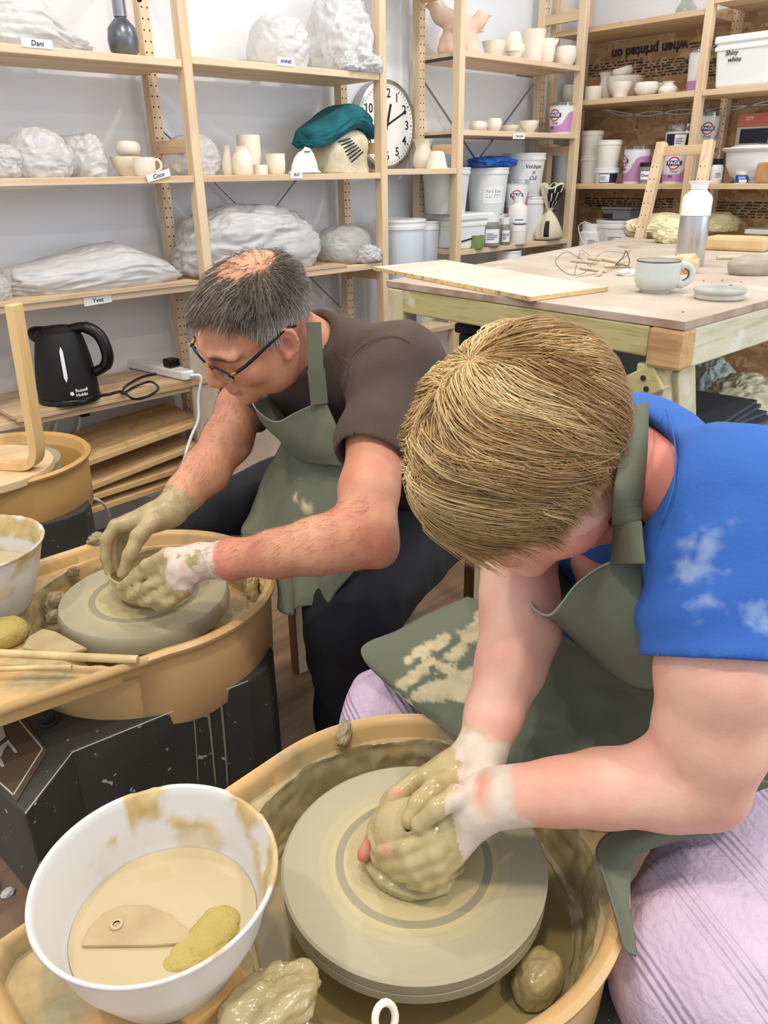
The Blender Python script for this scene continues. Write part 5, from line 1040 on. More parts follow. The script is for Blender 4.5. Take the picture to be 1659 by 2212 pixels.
# upturned stool on it
sc_ = onz(103, 1000, .585); sc_ = sc_+np.array([-.726, .687, 0])*.178; zs_ = .5555
o = thing('stool', 'bentwood stool turned upside down on the unused wheel', 'stool', (sc_[0], sc_[1], zs_))
obj('seat', xf(cyl(.178, .022, 64), t=(sc_[0], sc_[1], zs_)), 'birch_ply', o, bevel=.003)
be = onz(83, 965, .64); ang0 = math.atan2(be[1]-sc_[1], be[0]-sc_[0])
for k in range(3):
    a = ang0+k*math.pi*2/3; d = np.array([math.cos(a), math.sin(a), 0]); s_ = np.array([-d[1], d[0], 0]); z0 = zs_+.022+(.0 if k % 2 == 0 else .0)
    c0 = np.array([sc_[0], sc_[1], z0]); path = [(.03, .012), (.10, .012), (.135, .013), (.158, .022), (.172, .042), (.178, .075), (.181, .14), (.187, .27), (.193, .41)]
    P = catmull([(r_, z_, 0) for r_, z_ in path], 5); T = np.gradient(P, axis=0); T /= np.linalg.norm(T, axis=1)[:, None]; N_ = np.stack([-T[:, 1], T[:, 0]], 1); hw, ht = .020, .011
    V = []
    for p, nn in zip(P, N_):
        for (u, v) in ((-1, -1), (1, -1), (1, 1), (-1, 1)):
            q = np.array([p[0]+nn[0]*ht*v, p[1]+nn[1]*ht*v]); V.append(c0+d*q[0]+np.array([0, 0, q[1]])+s_*hw*u)
    m_ = len(P); F = [(i*4+j, i*4+(j+1) % 4, (i+1)*4+(j+1) % 4, (i+1)*4+j) for i in range(m_-1) for j in range(4)]+[(3, 2, 1, 0), tuple((m_-1)*4+j for j in range(4))]
    obj('leg', (np.array(V), F), 'birch', o, bevel=.002)
wc = [onz(170, 1078, .33), onz(205, 1078, .33), onz(228, 1095, .26), onz(236, 1125, .12), onz(222, 1160, .01)]
obj('white_cable', tube(catmull(wc, 8), .0045, 8), 'white_plastic', smooth=True, label='white cable curving to the floor behind the wheel of the man', cat='cable')
# white washing up bowl of slip on the front wheel
def slip_bowl(cx, cy, z0, zr, R, label, level, seed, amount, base=.6):
    o = thing('slip_bowl', label, 'bowl', (cx, cy, z0)); h = zr-z0
    pr = [(0, 0), (R*base*.95, 0), (R*base, .004), (R*.84, h*.5), (R*.97, h*.97), (R*1.01, h*.99), (R*1.0, h*1.02), (R*.965, h), (R*.945, h*.93), (R*.81, h*.5), (R*base*.9, .012), (0, .010)]
    # densify for the slip attribute
    q = []
    for a, b in zip(pr[:-1], pr[1:]):
        k = max(1, int(np.hypot(b[0]-a[0], b[1]-a[1])/.006)); q += [(a[0]+(b[0]-a[0])*i/k, a[1]+(b[1]-a[1])*i/k) for i in range(k)]
    q.append(pr[-1]); g = xf(lathe(q, 120), t=(cx, cy, z0)); P = g[0].copy(); rr_ = np.hypot(P[:, 0]-cx, P[:, 1]-cy); az = np.arctan2(P[:, 1]-cy, P[:, 0]-cx); zz = (P[:, 2]-z0)/h
    nz = fbm(P*26, 4, seed); inner = rr_ < R*(.55+.42*zz)+.004
    am = amount(az, zz); a_ = np.clip((nz+am)*3, 0, 1)*np.where(inner, 1, .55); a_ = np.where(inner & (zz < level+.02), 1, a_)
    dn = np.clip(fbm(P*60, 3, seed+4), 0, 1)*.0045*a_*(zz > level); d = np.stack([-np.cos(az), -np.sin(az), 0*az], 1); P += d*dn[:, None]
    bo = obj('bowl_shell', (P, g[1]), 'bowl_white', o, smooth=True); attrib(bo, 'slip', a_)
    rl = np.interp(level*h, [.010, h*.5, h*.93], [R*base*.9, R*.81, R*.945])-.001
    obj('slip', xf(lathe([(0, level*h), (rl*.5, level*h), (rl, level*h)], 64), t=(cx, cy, z0)), 'slip_water', o, smooth=True); return o
wrp = lambda a: (a+math.pi) % (2*math.pi)-math.pi
slip_bowl(.196, .527, .5425, .66, .1115, 'white plastic bowl of cream slip on the front wheel tray', .47, 3, lambda az, zz: np.where(np.abs(wrp(az-.25)) < 1.15, -.10+.42*zz-.2*(np.abs(wrp(az-.35)) < .3), -.8)+.35*(zz > .95), base=.6)
slip_bowl(.292, 1.372, .5425, .672, .124, 'white plastic tub of slip on the tray of the wheel of the man', .52, 8, lambda az, zz: np.where(zz > .72, .3, -.2), base=.66)
# things in the bowl
zs1 = .5425+.1175*.47
P = [onz(x, y, zs1+.001)[:2] for x, y in ((176, 2047), (190, 2010), (225, 1975), (270, 1957), (320, 1958), (370, 1978), (412, 2015), (408, 2040), (330, 2046))]
o = obj('wooden_rib', prism([tuple(p) for p in P][::-1], zs1-.003, zs1+.004), 'wood_rib', label='half moon wooden rib floating in the white bowl of slip', cat='clay tool', bevel=.002)
c = onz(252, 1998, zs1+.004); obj('hole_rim', xf(lathe([(.0035, 0), (.0065, 0), (.006, .002), (.0035, .0015)], 20), t=c), 'slip_water', o, smooth=True)
A = onz(478, 1985, zs1); B = onz(375, 2082, zs1); M_ = (A+B)/2+np.array([.012, -.004, 0]); D = SDF(np.minimum(A, B)-.04, np.maximum(A, B)+.04, .002); D.chain(catmull([A, M_, B], 5), [.013, .015, .016, .017, .017, .017, .016, .015, .013, .011, .009][:len(catmull([A, M_, B], 5))], .01); D.disp(lambda Q: .002*fbm(Q*120, 3, 2)); V, F = D.mesh(); V[:, 2] = zs1-.002+(V[:, 2]-zs1)*.42
obj('sponge', (V, F), 'sponge_yellow', smooth=True, label='yellow sponge half sunk in the white bowl of slip', cat='sponge')
# bits on the front wheel
def lump(name, label, px, py, z, rad, seed, m='clay_wet', amp=.3, rot=0, cat='clay', sc=4, flat=.2): c = onz(px, py, z); c[2] = z; return obj(name, blob(c, rad, 70, 46, amp, sc, seed, flat=flat, rot=rot, kind='fbm'), m, smooth=True, label=label, cat=cat, org=c)
lump('clay_lump', 'wet lump of clay at the bottom edge on the front wheel tray', 590, 2195, .545, (.045, .03, .022), 91, amp=.4)
lump('clay_lump', 'square wet lump of clay on the floor of the front pan at the right', 1160, 2140, .466, (.03, .022, .03), 92, amp=.15, flat=.4)
lump('clay_smear', 'flaking clay smear on the back inner wall of the front pan', 745, 1600, .548, (.022, .010, .014), 93, m='clay_grey', amp=.4, rot=.6)
obj('cord', tube(catmull([onz(x, y, .50+.06*k/4) for k, (x, y) in enumerate(((560, 2095), (590, 2100), (620, 2130), (640, 2165), (665, 2215)))], 8), .0014, 6), 'paper', smooth=True, label='thin pale cord hanging into the front pan at the bottom', cat='cord')
c = onz(832, 2200, .56); obj('loop_handle', tube([c+np.array([.011*math.cos(t), .006*math.sin(t), .012*math.sin(t)]) for t in np.linspace(0, 6.28, 20)], .0035, 8, cap=False), 'bisque', smooth=True, label='pale ring handle at the bottom edge of the front pan', cat='ring')
obj('slip_puddle', xf(lathe([(0.06, .4665), (.188, .4665)], 80), t=(.450, .442, 0)), 'slip_puddle', smooth=True, label='pool of wet slip lying in the front pan around the bat', cat='slip', org=(.45, .442, .466))
# bits on the wheel of the man
zd = .5425
lump('sponge', 'round yellow sponge at the left edge on the tray of the wheel of the man', 18, 1385, zd, (.036, .034, .022), 94, 'sponge_yellow', .08, cat='sponge')
P = [onz(x, y, zd+.012)[:2] for x, y in ((48, 1396), (62, 1372), (92, 1356), (120, 1362), (160, 1384), (188, 1398), (150, 1407), (90, 1406))]
obj('wooden_rib', prism([tuple(p) for p in P][::-1], zd+.004, zd+.011), 'wood_rib', label='clay caked wooden rib on the tray of the wheel of the man', cat='clay tool', bevel=.002)
A = onz(-20, 1410, .575); B = onz(298, 1425, .577); obj('stick', tube([A, (A+B)/2, B], [.0065, .0066, .0068], 12), 'stick', label='long pale stick laid across the edge of the tan tray', cat='stick', auto=.7)
A = onz(-20, 1447, .566); B = onz(155, 1441, .566); obj('stick', tube(catmull([A, (A+B)/2+[0, 0, .001], B], 4), .0042, 10), 'stick', label='shorter thin stick in front of the long pale stick', cat='stick', auto=.7)
lump('clay_scrap', 'olive scrap of clay in the corner of the pan left of the thick disc', 122, 1322, .50, (.022, .016, .022), 95, 'clay_grey', .35)
lump('clay_scrap', 'round clay pellet lying just below the olive scrap', 120, 1345, .50, (.016, .012, .014), 96, 'clay_grey', .2)
lump('clay_smear', 'clay smear on the rim of the pan beside the right hand of the man', 212, 1178, .56, (.024, .012, .014), 97, 'clay_grey', .45, rot=.2)
lump('clay_smear', 'wet clay ridge inside the right end of the pan of the man', 545, 1290, .50, (.02, .012, .03), 98, 'clay_wet', .4, rot=1.2)
lump('clay_scrap', 'flake of clay stuck to the inner wall above the olive scrap', 160, 1245, .535, (.012, .006, .012), 99, 'clay_grey', .4)
lump('floor_crumb', 'pale crumb of clay on the dark floor at the left edge', 18, 1932, 0, (.012, .009, .006), 100, 'tissue', .3)
# ================================================================ people
def P3(q): return at(*q[:3])
def smin_pts(V, pts): # distance of vertices to a set of points
    d = np.full(len(V), 9.0)
    for p in pts: d = np.minimum(d, np.linalg.norm(V-p, axis=1))
    return d
def dist_chain(V, pts):
    d = np.full(len(V), 9.0)
    for a, b in zip(pts[:-1], pts[1:]):
        ab = b-a; t = np.clip((V-a)@ab/(ab@ab), 0, 1); d = np.minimum(d, np.linalg.norm(V-a-t[:, None]*ab, axis=1))
    return d
def head_sdf(D, C, Rm, s, neck_to, male=True):
    f = lambda x, y, z: C+Rm@np.array([x, y, z])*s
    E = lambda c, r, k=.02, neg=False, R=None: D.ell(f(*c), np.array(r)*s, Rm if R is None else Rm@R, k, neg)
    E((0, -.012, .036), (.077, .100, .087)); E((0, .03, -.02), (.064, .066, .078), .03); E((0, .048, -.068), (.050, .044, .042), .03)
    E((0, .083, -.097), (.024, .019, .019), .025)
    for q in (-1, 1):
        E((q*.055, .018, -.062), (.018, .040, .036), .03); E((q*.043, .067, -.022), (.027, .022, .024), .02)
        E((q*.033, .098, .008), (.021, .014, .013), .012, True); E((q*.032, .081, .010), (.0145, .0135, .0130), .004)
        D.cone(f(q*.014, .098, .030), f(q*.050, .080, .030), .0085*s, .0085*s, .014)
        E((q*.012, .109, -.030), (.0095, .012, .0085), .006)
        # ear
        Re = rotz(q*.35); E((q*.079, -.006, .002), (.007, .018, .031), .006, R=Re); E((q*.083, .000, .000), (.006, .009, .017), .004, True, R=Re)
        ring = [f(q*(.084+.004*math.sin(t)), -.006-.015*math.sin(t+.2), .003+.027*math.cos(t)) for t in np.linspace(-.4, 3.0, 9)]
        D.chain(ring, [.0042*s]*9, .003); E((q*.080, .004, -.026), (.0055, .008, .010), .006)
        E((q*.006, .1245, -.041), (.0035, .004, .003), .002, True)
    D.cone(f(0, .097, .022), f(0, .119, -.026), .0078*s, .0115*s, .012)
    E((0, .100, -.062), (.022, .0095, .0052), .006); E((0, .099, -.0715), (.020, .0100, .0058), .005); E((0, .113, -.0667), (.024, .010, .0014), .002, True)
    D.cone(f(0, -.040, -.055), neck_to, .056*s, .062*s, .03)
    return f
def head_attr(o, V, C, Rm, s, hair_fn=None):
    L = (V-C)@Rm/s; near = np.linalg.norm(L, axis=1) < .17; x, y, z = L.T
    brow = np.zeros(len(V)); 
    for q in (-1, 1): brow = np.maximum(brow, near*(y > .06)*np.clip(1.4-np.abs(z-(.031-.010*((x*q-.030)/.025)**2))/.0055, 0, 1)*np.clip(1.5-np.abs(x*q-.034)/.020, 0, 1))
    lip = near*(y > .085)*np.clip(1.5-np.abs(z+.0668)/.0075, 0, 1)*np.clip(1.6-np.abs(x)/.017, 0, 1)
    return L, near, brow, lip
def finger(D, pts, r0, r1, k=.003): # a finger as its own chain, with slight knuckles
    P = [P3(p) for p in pts]; n = len(P); rs = np.linspace(r0, r1, n); D.chain(P, rs, k)
    for p, r in zip(P[1:-1], rs[1:-1]): D.ell(p, [r*1.08]*3, k=.003)
    return P
def arm(D, ch, k=.02): P = [P3(q) for q in ch]; D.chain(P, [q[3] for q in ch], k); return P
# ---------------------------------------------------------------- the man
MC = np.array([.760, 1.124, 1.014]); MR = np.array([[.007, .960, .281], [-.815, .168, -.554], [-.579, -.225, .784]]).T
man = thing('person', 'man in brown t-shirt, green apron and glasses bending over a clay bowl', 'person', (1.05, 1.25, 0))
D = SDF((.36, .71, .52), (1.12, 1.46, 1.17), .0034)
mneck = np.array([.885, 1.125, .935]); mf = head_sdf(D, MC, MR, 1.0, mneck)
m_la = [(850, 790, 1.33, .058), (818, 950, 1.28, .050), (797, 1060, 1.23, .046), (790, 1140, 1.205, .046), (745, 1166, 1.195, .046), (680, 1180, 1.19, .042), (600, 1196, 1.20, .036), (500, 1208, 1.23, .030), (430, 1212, 1.25, .0265)]
m_ra = [(580, 800, 1.60, .055), (522, 880, 1.56, .047), (492, 950, 1.52, .046), (444, 1018, 1.46, .042), (400, 1064, 1.43, .033), (366, 1104, 1.40, .027)]
LA = arm(D, m_la); RA = arm(D, m_ra); D.ell(P3((822, 1190, 1.20)), (.026, .026, .026), k=.03)
D.cone(LA[0], RA[0], .05, .05, .04); D.cone(mneck, np.array([1.08, 1.17, .80]), .06, .085, .04)
# left hand
lw = LA[-1]; kn = [P3(q) for q in ((352, 1222, 1.262), (362, 1246, 1.256), (378, 1266, 1.252), (396, 1278, 1.250))]
D.cone(lw, P3((400, 1225, 1.25)), .026, .028, .02)
for k in kn: D.cone(P3((412, 1222, 1.25)), k, .019, .0125, .012)
LF = [finger(D, [(352, 1222, 1.262), (306, 1242, 1.285), (280, 1258, 1.302), (262, 1268, 1.316)], .0115, .0085), finger(D, [(362, 1246, 1.256), (322, 1270, 1.270), (300, 1281, 1.285), (284, 1287, 1.298)], .0118, .0088),
      finger(D, [(378, 1266, 1.252), (342, 1290, 1.262), (322, 1298, 1.275), (308, 1301, 1.287)], .0112, .0085), finger(D, [(396, 1278, 1.250), (366, 1300, 1.262), (350, 1307, 1.270), (338, 1309, 1.280)], .0100, .0078)]
LF.append(finger(D, [(412, 1198, 1.243), (362, 1200, 1.250), (318, 1222, 1.275), (290, 1243, 1.305)], .0145, .0095))
# right hand
rw = RA[-1]; kn = [P3(q) for q in ((250, 1136, 1.375), (258, 1134, 1.392), (268, 1136, 1.408), (280, 1140, 1.420))]
D.cone(rw, P3((330, 1120, 1.395)), .026, .026, .02)
for k in kn: D.cone(P3((335, 1116, 1.395)), k, .021, .0125, .012)
RF = [finger(D, [(250, 1136, 1.375), (229, 1165, 1.378), (228, 1205, 1.383), (235, 1236, 1.387)], .0118, .0082), finger(D, [(258, 1134, 1.392), (240, 1168, 1.396), (243, 1205, 1.400), (250, 1232, 1.400)], .0120, .0085),
      finger(D, [(268, 1136, 1.408), (252, 1170, 1.412), (255, 1200, 1.414), (262, 1222, 1.412)], .0112, .0082), finger(D, [(280, 1140, 1.420), (268, 1172, 1.424), (270, 1198, 1.424)], .0100, .0078)]
RF.append(finger(D, [(330, 1126, 1.375), (300, 1158, 1.356), (281, 1198, 1.352), (266, 1240, 1.356)], .0165, .0105))
hand_pts = [p for F_ in LF+RF for p in F_]
def clayd(Q):
    d = np.minimum(dist_chain(Q, LF[1]), np.minimum(dist_chain(Q, LF[2]), dist_chain(Q, [P3((420, 1235, 1.25)), P3((340, 1280, 1.26)), P3((440, 1250, 1.245))])))
    return -np.clip(1-d/.04, 0, 1)*(.0050*np.maximum(fbm(Q*75, 4, 7), -.15)+.001)-.0009*fbm(Q*70, 3, 4)*np.clip(1-smin_pts(Q, hand_pts)/.09, 0, 1)
D.disp(clayd)
V, F = D.mesh(); V = smooth_mesh(V, F, 2, .4)
BVm, BFm = V, F; body = obj('body', (V, F), 'skin_man', man, smooth=True)
L, near, brow, lip = head_attr(body, V, MC, MR, 1.0)
dh = np.minimum(np.minimum(dist_chain(V, [lw, P3((400, 1225, 1.25)), P3((330, 1260, 1.27))]), smin_pts(V, [p for f_ in LF for p in f_])), np.minimum(dist_chain(V, [rw, P3((330, 1118, 1.395)), P3((260, 1145, 1.39))]), smin_pts(V, [p for f_ in RF for p in f_])))
nz = fbm(V*38, 4, 12); clay = np.clip((.052+.022*nz-dh)/.010, 0, 1); isl = dist_chain(V, [lw, P3((340, 1270, 1.26))]) < .12
ta = V-LA[-2]; tl = (V-lw)@unit(LA[-2]-lw) # distance up the left forearm
dry = np.clip((.062+.016*nz-dist_chain(V, [lw, P3((395, 1212, 1.25))]))/.012, 0, 1)*(tl > -.045)*(tl < .052+.02*nz)
clay = np.where((dry > .3) & (nz > -.25), clay*.1, clay)
pinkR = np.clip(1.3-smin_pts(V, [P3((252, 1175, 1.375)), P3((256, 1205, 1.38)), P3((258, 1225, 1.385))])/.014, 0, 1); clay = clay*(1-.85*pinkR)
pink = np.maximum(pinkR, np.clip(1-np.abs(tl-.05)/.05, 0, 1)*(dist_chain(V, LA) < .06)); pink = np.maximum(pink*.8, near*.5*np.clip(1-np.linalg.norm(L-np.array([-.08, 0, 0]), axis=1)/.045, 0, 1))
nosep = near*.45*np.clip(1-np.linalg.norm(L-np.array([0, .12, -.03]), axis=1)/.03, 0, 1); pink = np.maximum(pink, nosep)
# hair region (local polar angles on the scalp)
def scalp_coords(L): q = L-np.array([0, -.012, .036]); q = q/np.array([.077, .100, .087]); n = np.linalg.norm(q, axis=-1); q = q/np.maximum(n, 1e-6)[..., None]; return q, np.degrees(np.arccos(np.clip(q[..., 2], -1, 1))), np.degrees(np.arctan2(np.abs(q[..., 0]), q[..., 1])), n
bald_dir = unit((.06, -.36, 1.0))
def man_hair(L):
    q, psi, az, n = scalp_coords(L); lim = np.interp(az, [0, 18, 30, 45, 60, 72, 82, 92, 110, 130, 180], [50, 49, 45, 50, 62, 96, 104, 84, 92, 116, 124])
    inside = np.clip((lim-psi)/5, 0, 1); bd = np.degrees(np.arccos(np.clip(q@bald_dir, -1, 1))); bald = np.clip((bd-27+2*fbm(q*4, 2, 5))/12, .03, 1); front = np.where((q[..., 1] > 0) & (bd < 46), .45, 1.0)
    return inside*bald*front
hr = near*man_hair(L)*(L[:, 2] > -.08)*(np.abs(L[:, 0]) < .0845); attrib(body, 'scalp_tint', np.clip(hr*.75, 0, 1)); attrib(body, 'brow', brow); attrib(body, 'lip', lip*.7); attrib(body, 'clay', clay); attrib(body, 'dry', dry); attrib(body, 'pink', pink*.55)  # scalp skin tinted darker where hair grows, like roots showing through
# hair strands
def scalp_pt(q, off): return np.array([0, -.012, .036])+q*(np.array([.077, .100, .087])+off)
def grow(q0, C, Rm, s, flow, length, lift, n=7, wav=.0, hg=0.0, seed=0):
    ns = len(q0); ax = np.array([.077, .100, .087]); c0 = np.array([0, -.012, .036]); p = c0+q0*ax; out = [p.copy()]; st = (length/(n-1))[:, None]; gl = Rm.T@np.array([0, 0, -1.0])
    for i in range(1, n):
        q = (p-c0)/ax; nn = q/ax; nn /= np.linalg.norm(nn, axis=1)[:, None]; d = flow(p, q); d = d-nn*np.sum(d*nn, 1)[:, None]; d /= np.linalg.norm(d, axis=1)[:, None]+1e-9
        d = d+nn*lift[:, None]*(1-.4*i/n)+gl*hg*(i/n)
        if wav: d = d+wav*np.stack([vn(p*60+seed+k*9, k) for k in range(3)], 1)
        d /= np.linalg.norm(d, axis=1)[:, None]; p = p+d*st; out.append(p.copy())
    return C+(np.stack(out, 1)@Rm.T)*s
N = 46000; q = rng.normal(size=(N, 3)); q /= np.linalg.norm(q, axis=1)[:, None]; Lq = scalp_pt(q, 0); w_ = man_hair(Lq); keep = rng.random(N) < w_*.95; q = q[keep]; Lq = Lq[keep]
whorl = unit((-.30, -.42, .86))*np.array([.077, .1, .087])+np.array([0, -.012, .036])
_, psi, az, _ = scalp_coords(Lq); length = np.where(psi < 55, .040, .026)*rng.uniform(.6, 1.2, len(q)); length = np.where(az > 120, length*.9, length); length = np.where((az < 60), length*1.15, length)
flow = lambda p, q: (p-whorl)+np.array([0, 0, -.02])*(np.abs(q[:, :1]) > .6)+rng.normal(size=p.shape)*.010
S = grow(q, MC, MR, 1.0, flow, length, rng.uniform(.12, .5, len(q)), 6, .25)
V, F, sid = strands(S, .00056)
tone = np.clip(.27+.20*rng.normal(size=len(q))+np.where(psi > 58, .28, 0)*np.where(az > 60, 1, .4)+np.clip((psi-70)/60, 0, .35), 0, 1); tone = np.where(rng.random(len(q)) < .10, tone+.35, tone)
hair = obj('hair', (V, F), 'hair_grey', man, smooth=True); attrib(hair, 'tone', np.clip(np.repeat(tone, 18), 0, 1)[:len(V)])
# forearm hair
def arm_hair(body_V, body_F, chains, n, name, parent):
    Fq = np.array(body_F); A = body_V[Fq[:, 0]]; c_ = body_V[Fq].mean(1); nn = np.cross(body_V[Fq[:, 1]]-A, body_V[Fq[:, 3]]-A); nn /= np.linalg.norm(nn, axis=1)[:, None]+1e-12
    R_ = []
    for ch in chains:
        d = dist_chain(c_, ch); ax_ = unit(ch[-1]-ch[0]); tt = (c_-ch[0])@ax_; L0 = np.linalg.norm(ch[-1]-ch[0]); idx = np.where((d < .06) & (tt > -.02) & (tt < L0-.01))[0]; pick = rng.choice(idx, n); up_ = rng.random(n) < np.clip(.55+.5*nn[pick][:, 2], .15, 1); pick = pick[up_]
        P = c_[pick]; N_ = nn[pick]; N_ = np.where(np.sum(N_*(P-ch[0]-((P-ch[0])@ax_)[:, None]*ax_), 1)[:, None] < 0, -N_, N_); dr_ = ax_*.8+np.array([0, 0, -.35])+rng.normal(size=P.shape)*.3; dr_ -= N_*np.sum(dr_*N_, 1)[:, None]; dr_ /= np.linalg.norm(dr_, axis=1)[:, None]; ln = rng.uniform(.008, .018, len(P))[:, None]
        R_.append(np.stack([P+N_*.0003, P+dr_*ln*.4+N_*.0022, P+dr_*ln*.75+N_*.0028, P+dr_*ln+N_*.0022], 1))
    R_ = np.concatenate(R_); V, F, _ = strands(R_, .00015); h = obj(name, (V, F), 'hair_grey', parent, smooth=True); attrib(h, 'tone', np.repeat(rng.uniform(.1, .6, len(R_)), 12))
arm_hair(*[np.asarray(body.data.vertices.foreach_get) if 0 else q_ for q_ in (BVm, BFm)], [LA[3:], RA[1:]], 1600, 'arm_hair', man)
# glasses
gl_ = obj('glasses', tube([mf(q_*.0+x, .112, .012) for q_, x in ((0, -.010), (0, 0), (0, .010))], .0016, 8), 'gold', man, smooth=True, label='black and gold half rim glasses')
for q_ in (-1, 1):
    ell = lambda t: mf(q_*(.034+.0255*math.cos(t)), .110-.010*((.0255*math.cos(t)+.02)/.045)**2+.0, .004+.0185*math.sin(t)*(1 if math.sin(t) < 0 else .85))
    obj('lower_rim', tube([ell(t) for t in np.linspace(math.pi*.98, 2*math.pi*1.01, 18)], .0011, 6), 'gold', gl_, smooth=True); obj('upper_rim', tube([ell(t) for t in np.linspace(-.05, math.pi+.05, 18)], .0021, 6), 'frame_black', gl_, smooth=True)
    ring = np.array([ell(t) for t in np.linspace(0, 2*math.pi, 28, endpoint=False)]); obj('lens', (np.concatenate([ring, ring.mean(0)[None]]), [(i, (i+1) % 28, 28) for i in range(28)]), 'lens', gl_, smooth=True)
    tp = catmull([mf(q_*.059, .104, .012), mf(q_*.072, .075, .017), mf(q_*.0815, .02, .026), mf(q_*.086, -.015, .030), mf(q_*.082, -.032, .018)], 6)
    obj('temple_arm', tube(tp, [.0030]*10+[.0024]*15, 8), 'frame_black', gl_, smooth=True); obj('hinge', tube([tp[1], tp[3]], .0036, 8), 'gold', gl_)
# t-shirt
def folds(freq, amp, dirv, seed): return lambda Q: -amp*np.maximum(ridge(np.stack([Q@unit(dirv)*freq, Q[:, 0]*freq*.35+Q[:, 1]*freq*.2, Q[:, 2]*freq*.3], 1), 2, seed), -.4)
D = SDF((.60, .72, .46), (1.50, 1.60, 1.14), .0050)
for a, b, ra, rb in (((1.20, 1.13, .54), (.985, .995, .845), .125, .105), ((1.25, 1.39, .54), (.99, 1.245, .835), .125, .105), ((1.22, 1.26, .56), (1.02, 1.13, .86), .13, .105)): D.cone(a, b, ra, rb, .07)
D.cone(LA[0]+[.02, .0, -.005], RA[0]+[.02, 0, -.005], .074, .072, .06); D.cone(LA[0], LA[1], .068, .062, .03); D.cone(LA[1], P3((800, 1010, 1.25, 0)), .062, .060, .02)
D.cone(RA[0], P3((505, 915, 1.545)), .066, .058, .03)
D.cone(mneck+[.04, 0, -.02], mneck+unit(MC-mneck+[.02, 0, .02])*.045, .088, .076, .04)
def shirt_d(Q):
    pit = P3((745, 850, 1.30)); w = np.exp(-(np.linalg.norm(Q-pit, axis=1)/.14)**2)
    return -.0035*fbm(Q*9, 3, 3)-.004*w*np.sin(65*(Q-pit)@unit((.25, .6, .75)))-.0025*ridge(Q*np.array([14, 8, 8]), 2, 9)
D.disp(shirt_d)
hd_ = unit(P3((800, 1010, 1.25))-LA[1]); D.plane
sl = P3((797, 990, 1.255)); 
def cut(D, p, n, rad, k=0): # cut the part of the surface beyond p along n, within rad of p
    slc, Pn = D._sub(np.array(p)-rad, np.array(p)+rad)
    if slc is None: return
    w = np.linalg.norm(Pn-np.array(p), axis=-1) < rad; d = (Pn-np.array(p))@unit(n); D.D[slc] = np.where(w, np.maximum(D.D[slc], d), D.D[slc])
cut(D, sl, hd_, .13); D.cone(sl-hd_*.05, sl+hd_*.03, .050, .0545, .004, True)
sr = P3((512, 880, 1.55)); hr_ = unit(P3((500, 920, 1.54))-RA[0]); cut(D, sr+hr_*.008, hr_, .11); D.cone(sr-hr_*.05, sr+hr_*.03, .048, .054, .004, True)
nu = unit(MC-mneck+np.array([0, 0, .05])); cut(D, mneck+nu*.052, nu, .15); D.cone(mneck+nu*.0, mneck+nu*.16, .0615, .0685, .004, True)
V, F = D.mesh(); V = smooth_mesh(V, F, 2, .4); mts = obj('t_shirt', (V, F), 'tshirt', man, smooth=True, label='faded brown t-shirt')
def on_surf(V, pts, off=.0008):
    out = []
    for p in pts:
        r = unit(p-CAM); w = V-CAM; t = w@r; dd = np.linalg.norm(w-t[:, None]*r, axis=1); k = np.where(dd < .006)[0]
        if len(k): out.append(CAM+r*(t[k].min()-off))
    return np.array(out)
for pts in (((700, 746), (725, 762), (752, 782)), ((735, 880), (742, 830), (757, 776), (800, 738), (850, 726), (885, 740)), ((742, 976), (770, 984), (800, 982), (825, 974))):
    q_ = on_surf(V, [P3((*c, 1.3)) for c in pts], .0002); obj('seam', tube(catmull(q_, 6), .0009, 6), 'tshirt', mts, smooth=True)
# trousers
D = SDF((.60, .70, .0), (1.50, 1.68, .74), .0085)
D.cone((1.21, 1.13, .535), (1.26, 1.40, .535), .125, .125, .05)
mkl = np.array([.785, .935, .515]); mal = np.array([.865, 1.03, .08]); mkr = np.array([.80, 1.42, .545]); mar = np.array([.80, 1.44, .08])
D.cone((1.20, 1.12, .53), mkl, .118, .082, .04); D.cone(mkl, mal, .084, .074, .02); D.cone((1.25, 1.41, .53), mkr, .115, .080, .04); D.cone(mkr, mar, .08, .070, .02)
D.disp(lambda Q: -.006*ridge(Q*np.array([9, 9, 7]), 2, 21)-.005*np.exp(-(np.linalg.norm(Q-mkl-[.06, .04, -.06], axis=1)/.12)**2)*np.sin(90*Q[:, 2]+40*Q[:, 0])); D.plane((0, 0, .03), (0, 0, -1))
V, F = D.mesh(); V = smooth_mesh(V, F, 1, .4); obj('trousers', (V, F), 'trousers', man, smooth=True, label='black work trousers')
for p, r in ((mal, 0), (mar, 0)):
    D = SDF(p+[-.22, -.09, -.09], p+[.10, .09, .06], .006); D.cone(p+[.02, 0, -.05], p+[-.13, -.02, -.05], .036, .032, .03); D.cone(p+[0, 0, 0], p+[.02, 0, -.05], .036, .035, .03); D.plane((0, 0, .004), (0, 0, -1)); V, F = D.mesh(); obj('shoe', (V, F), 'black_matte', man, smooth=True)
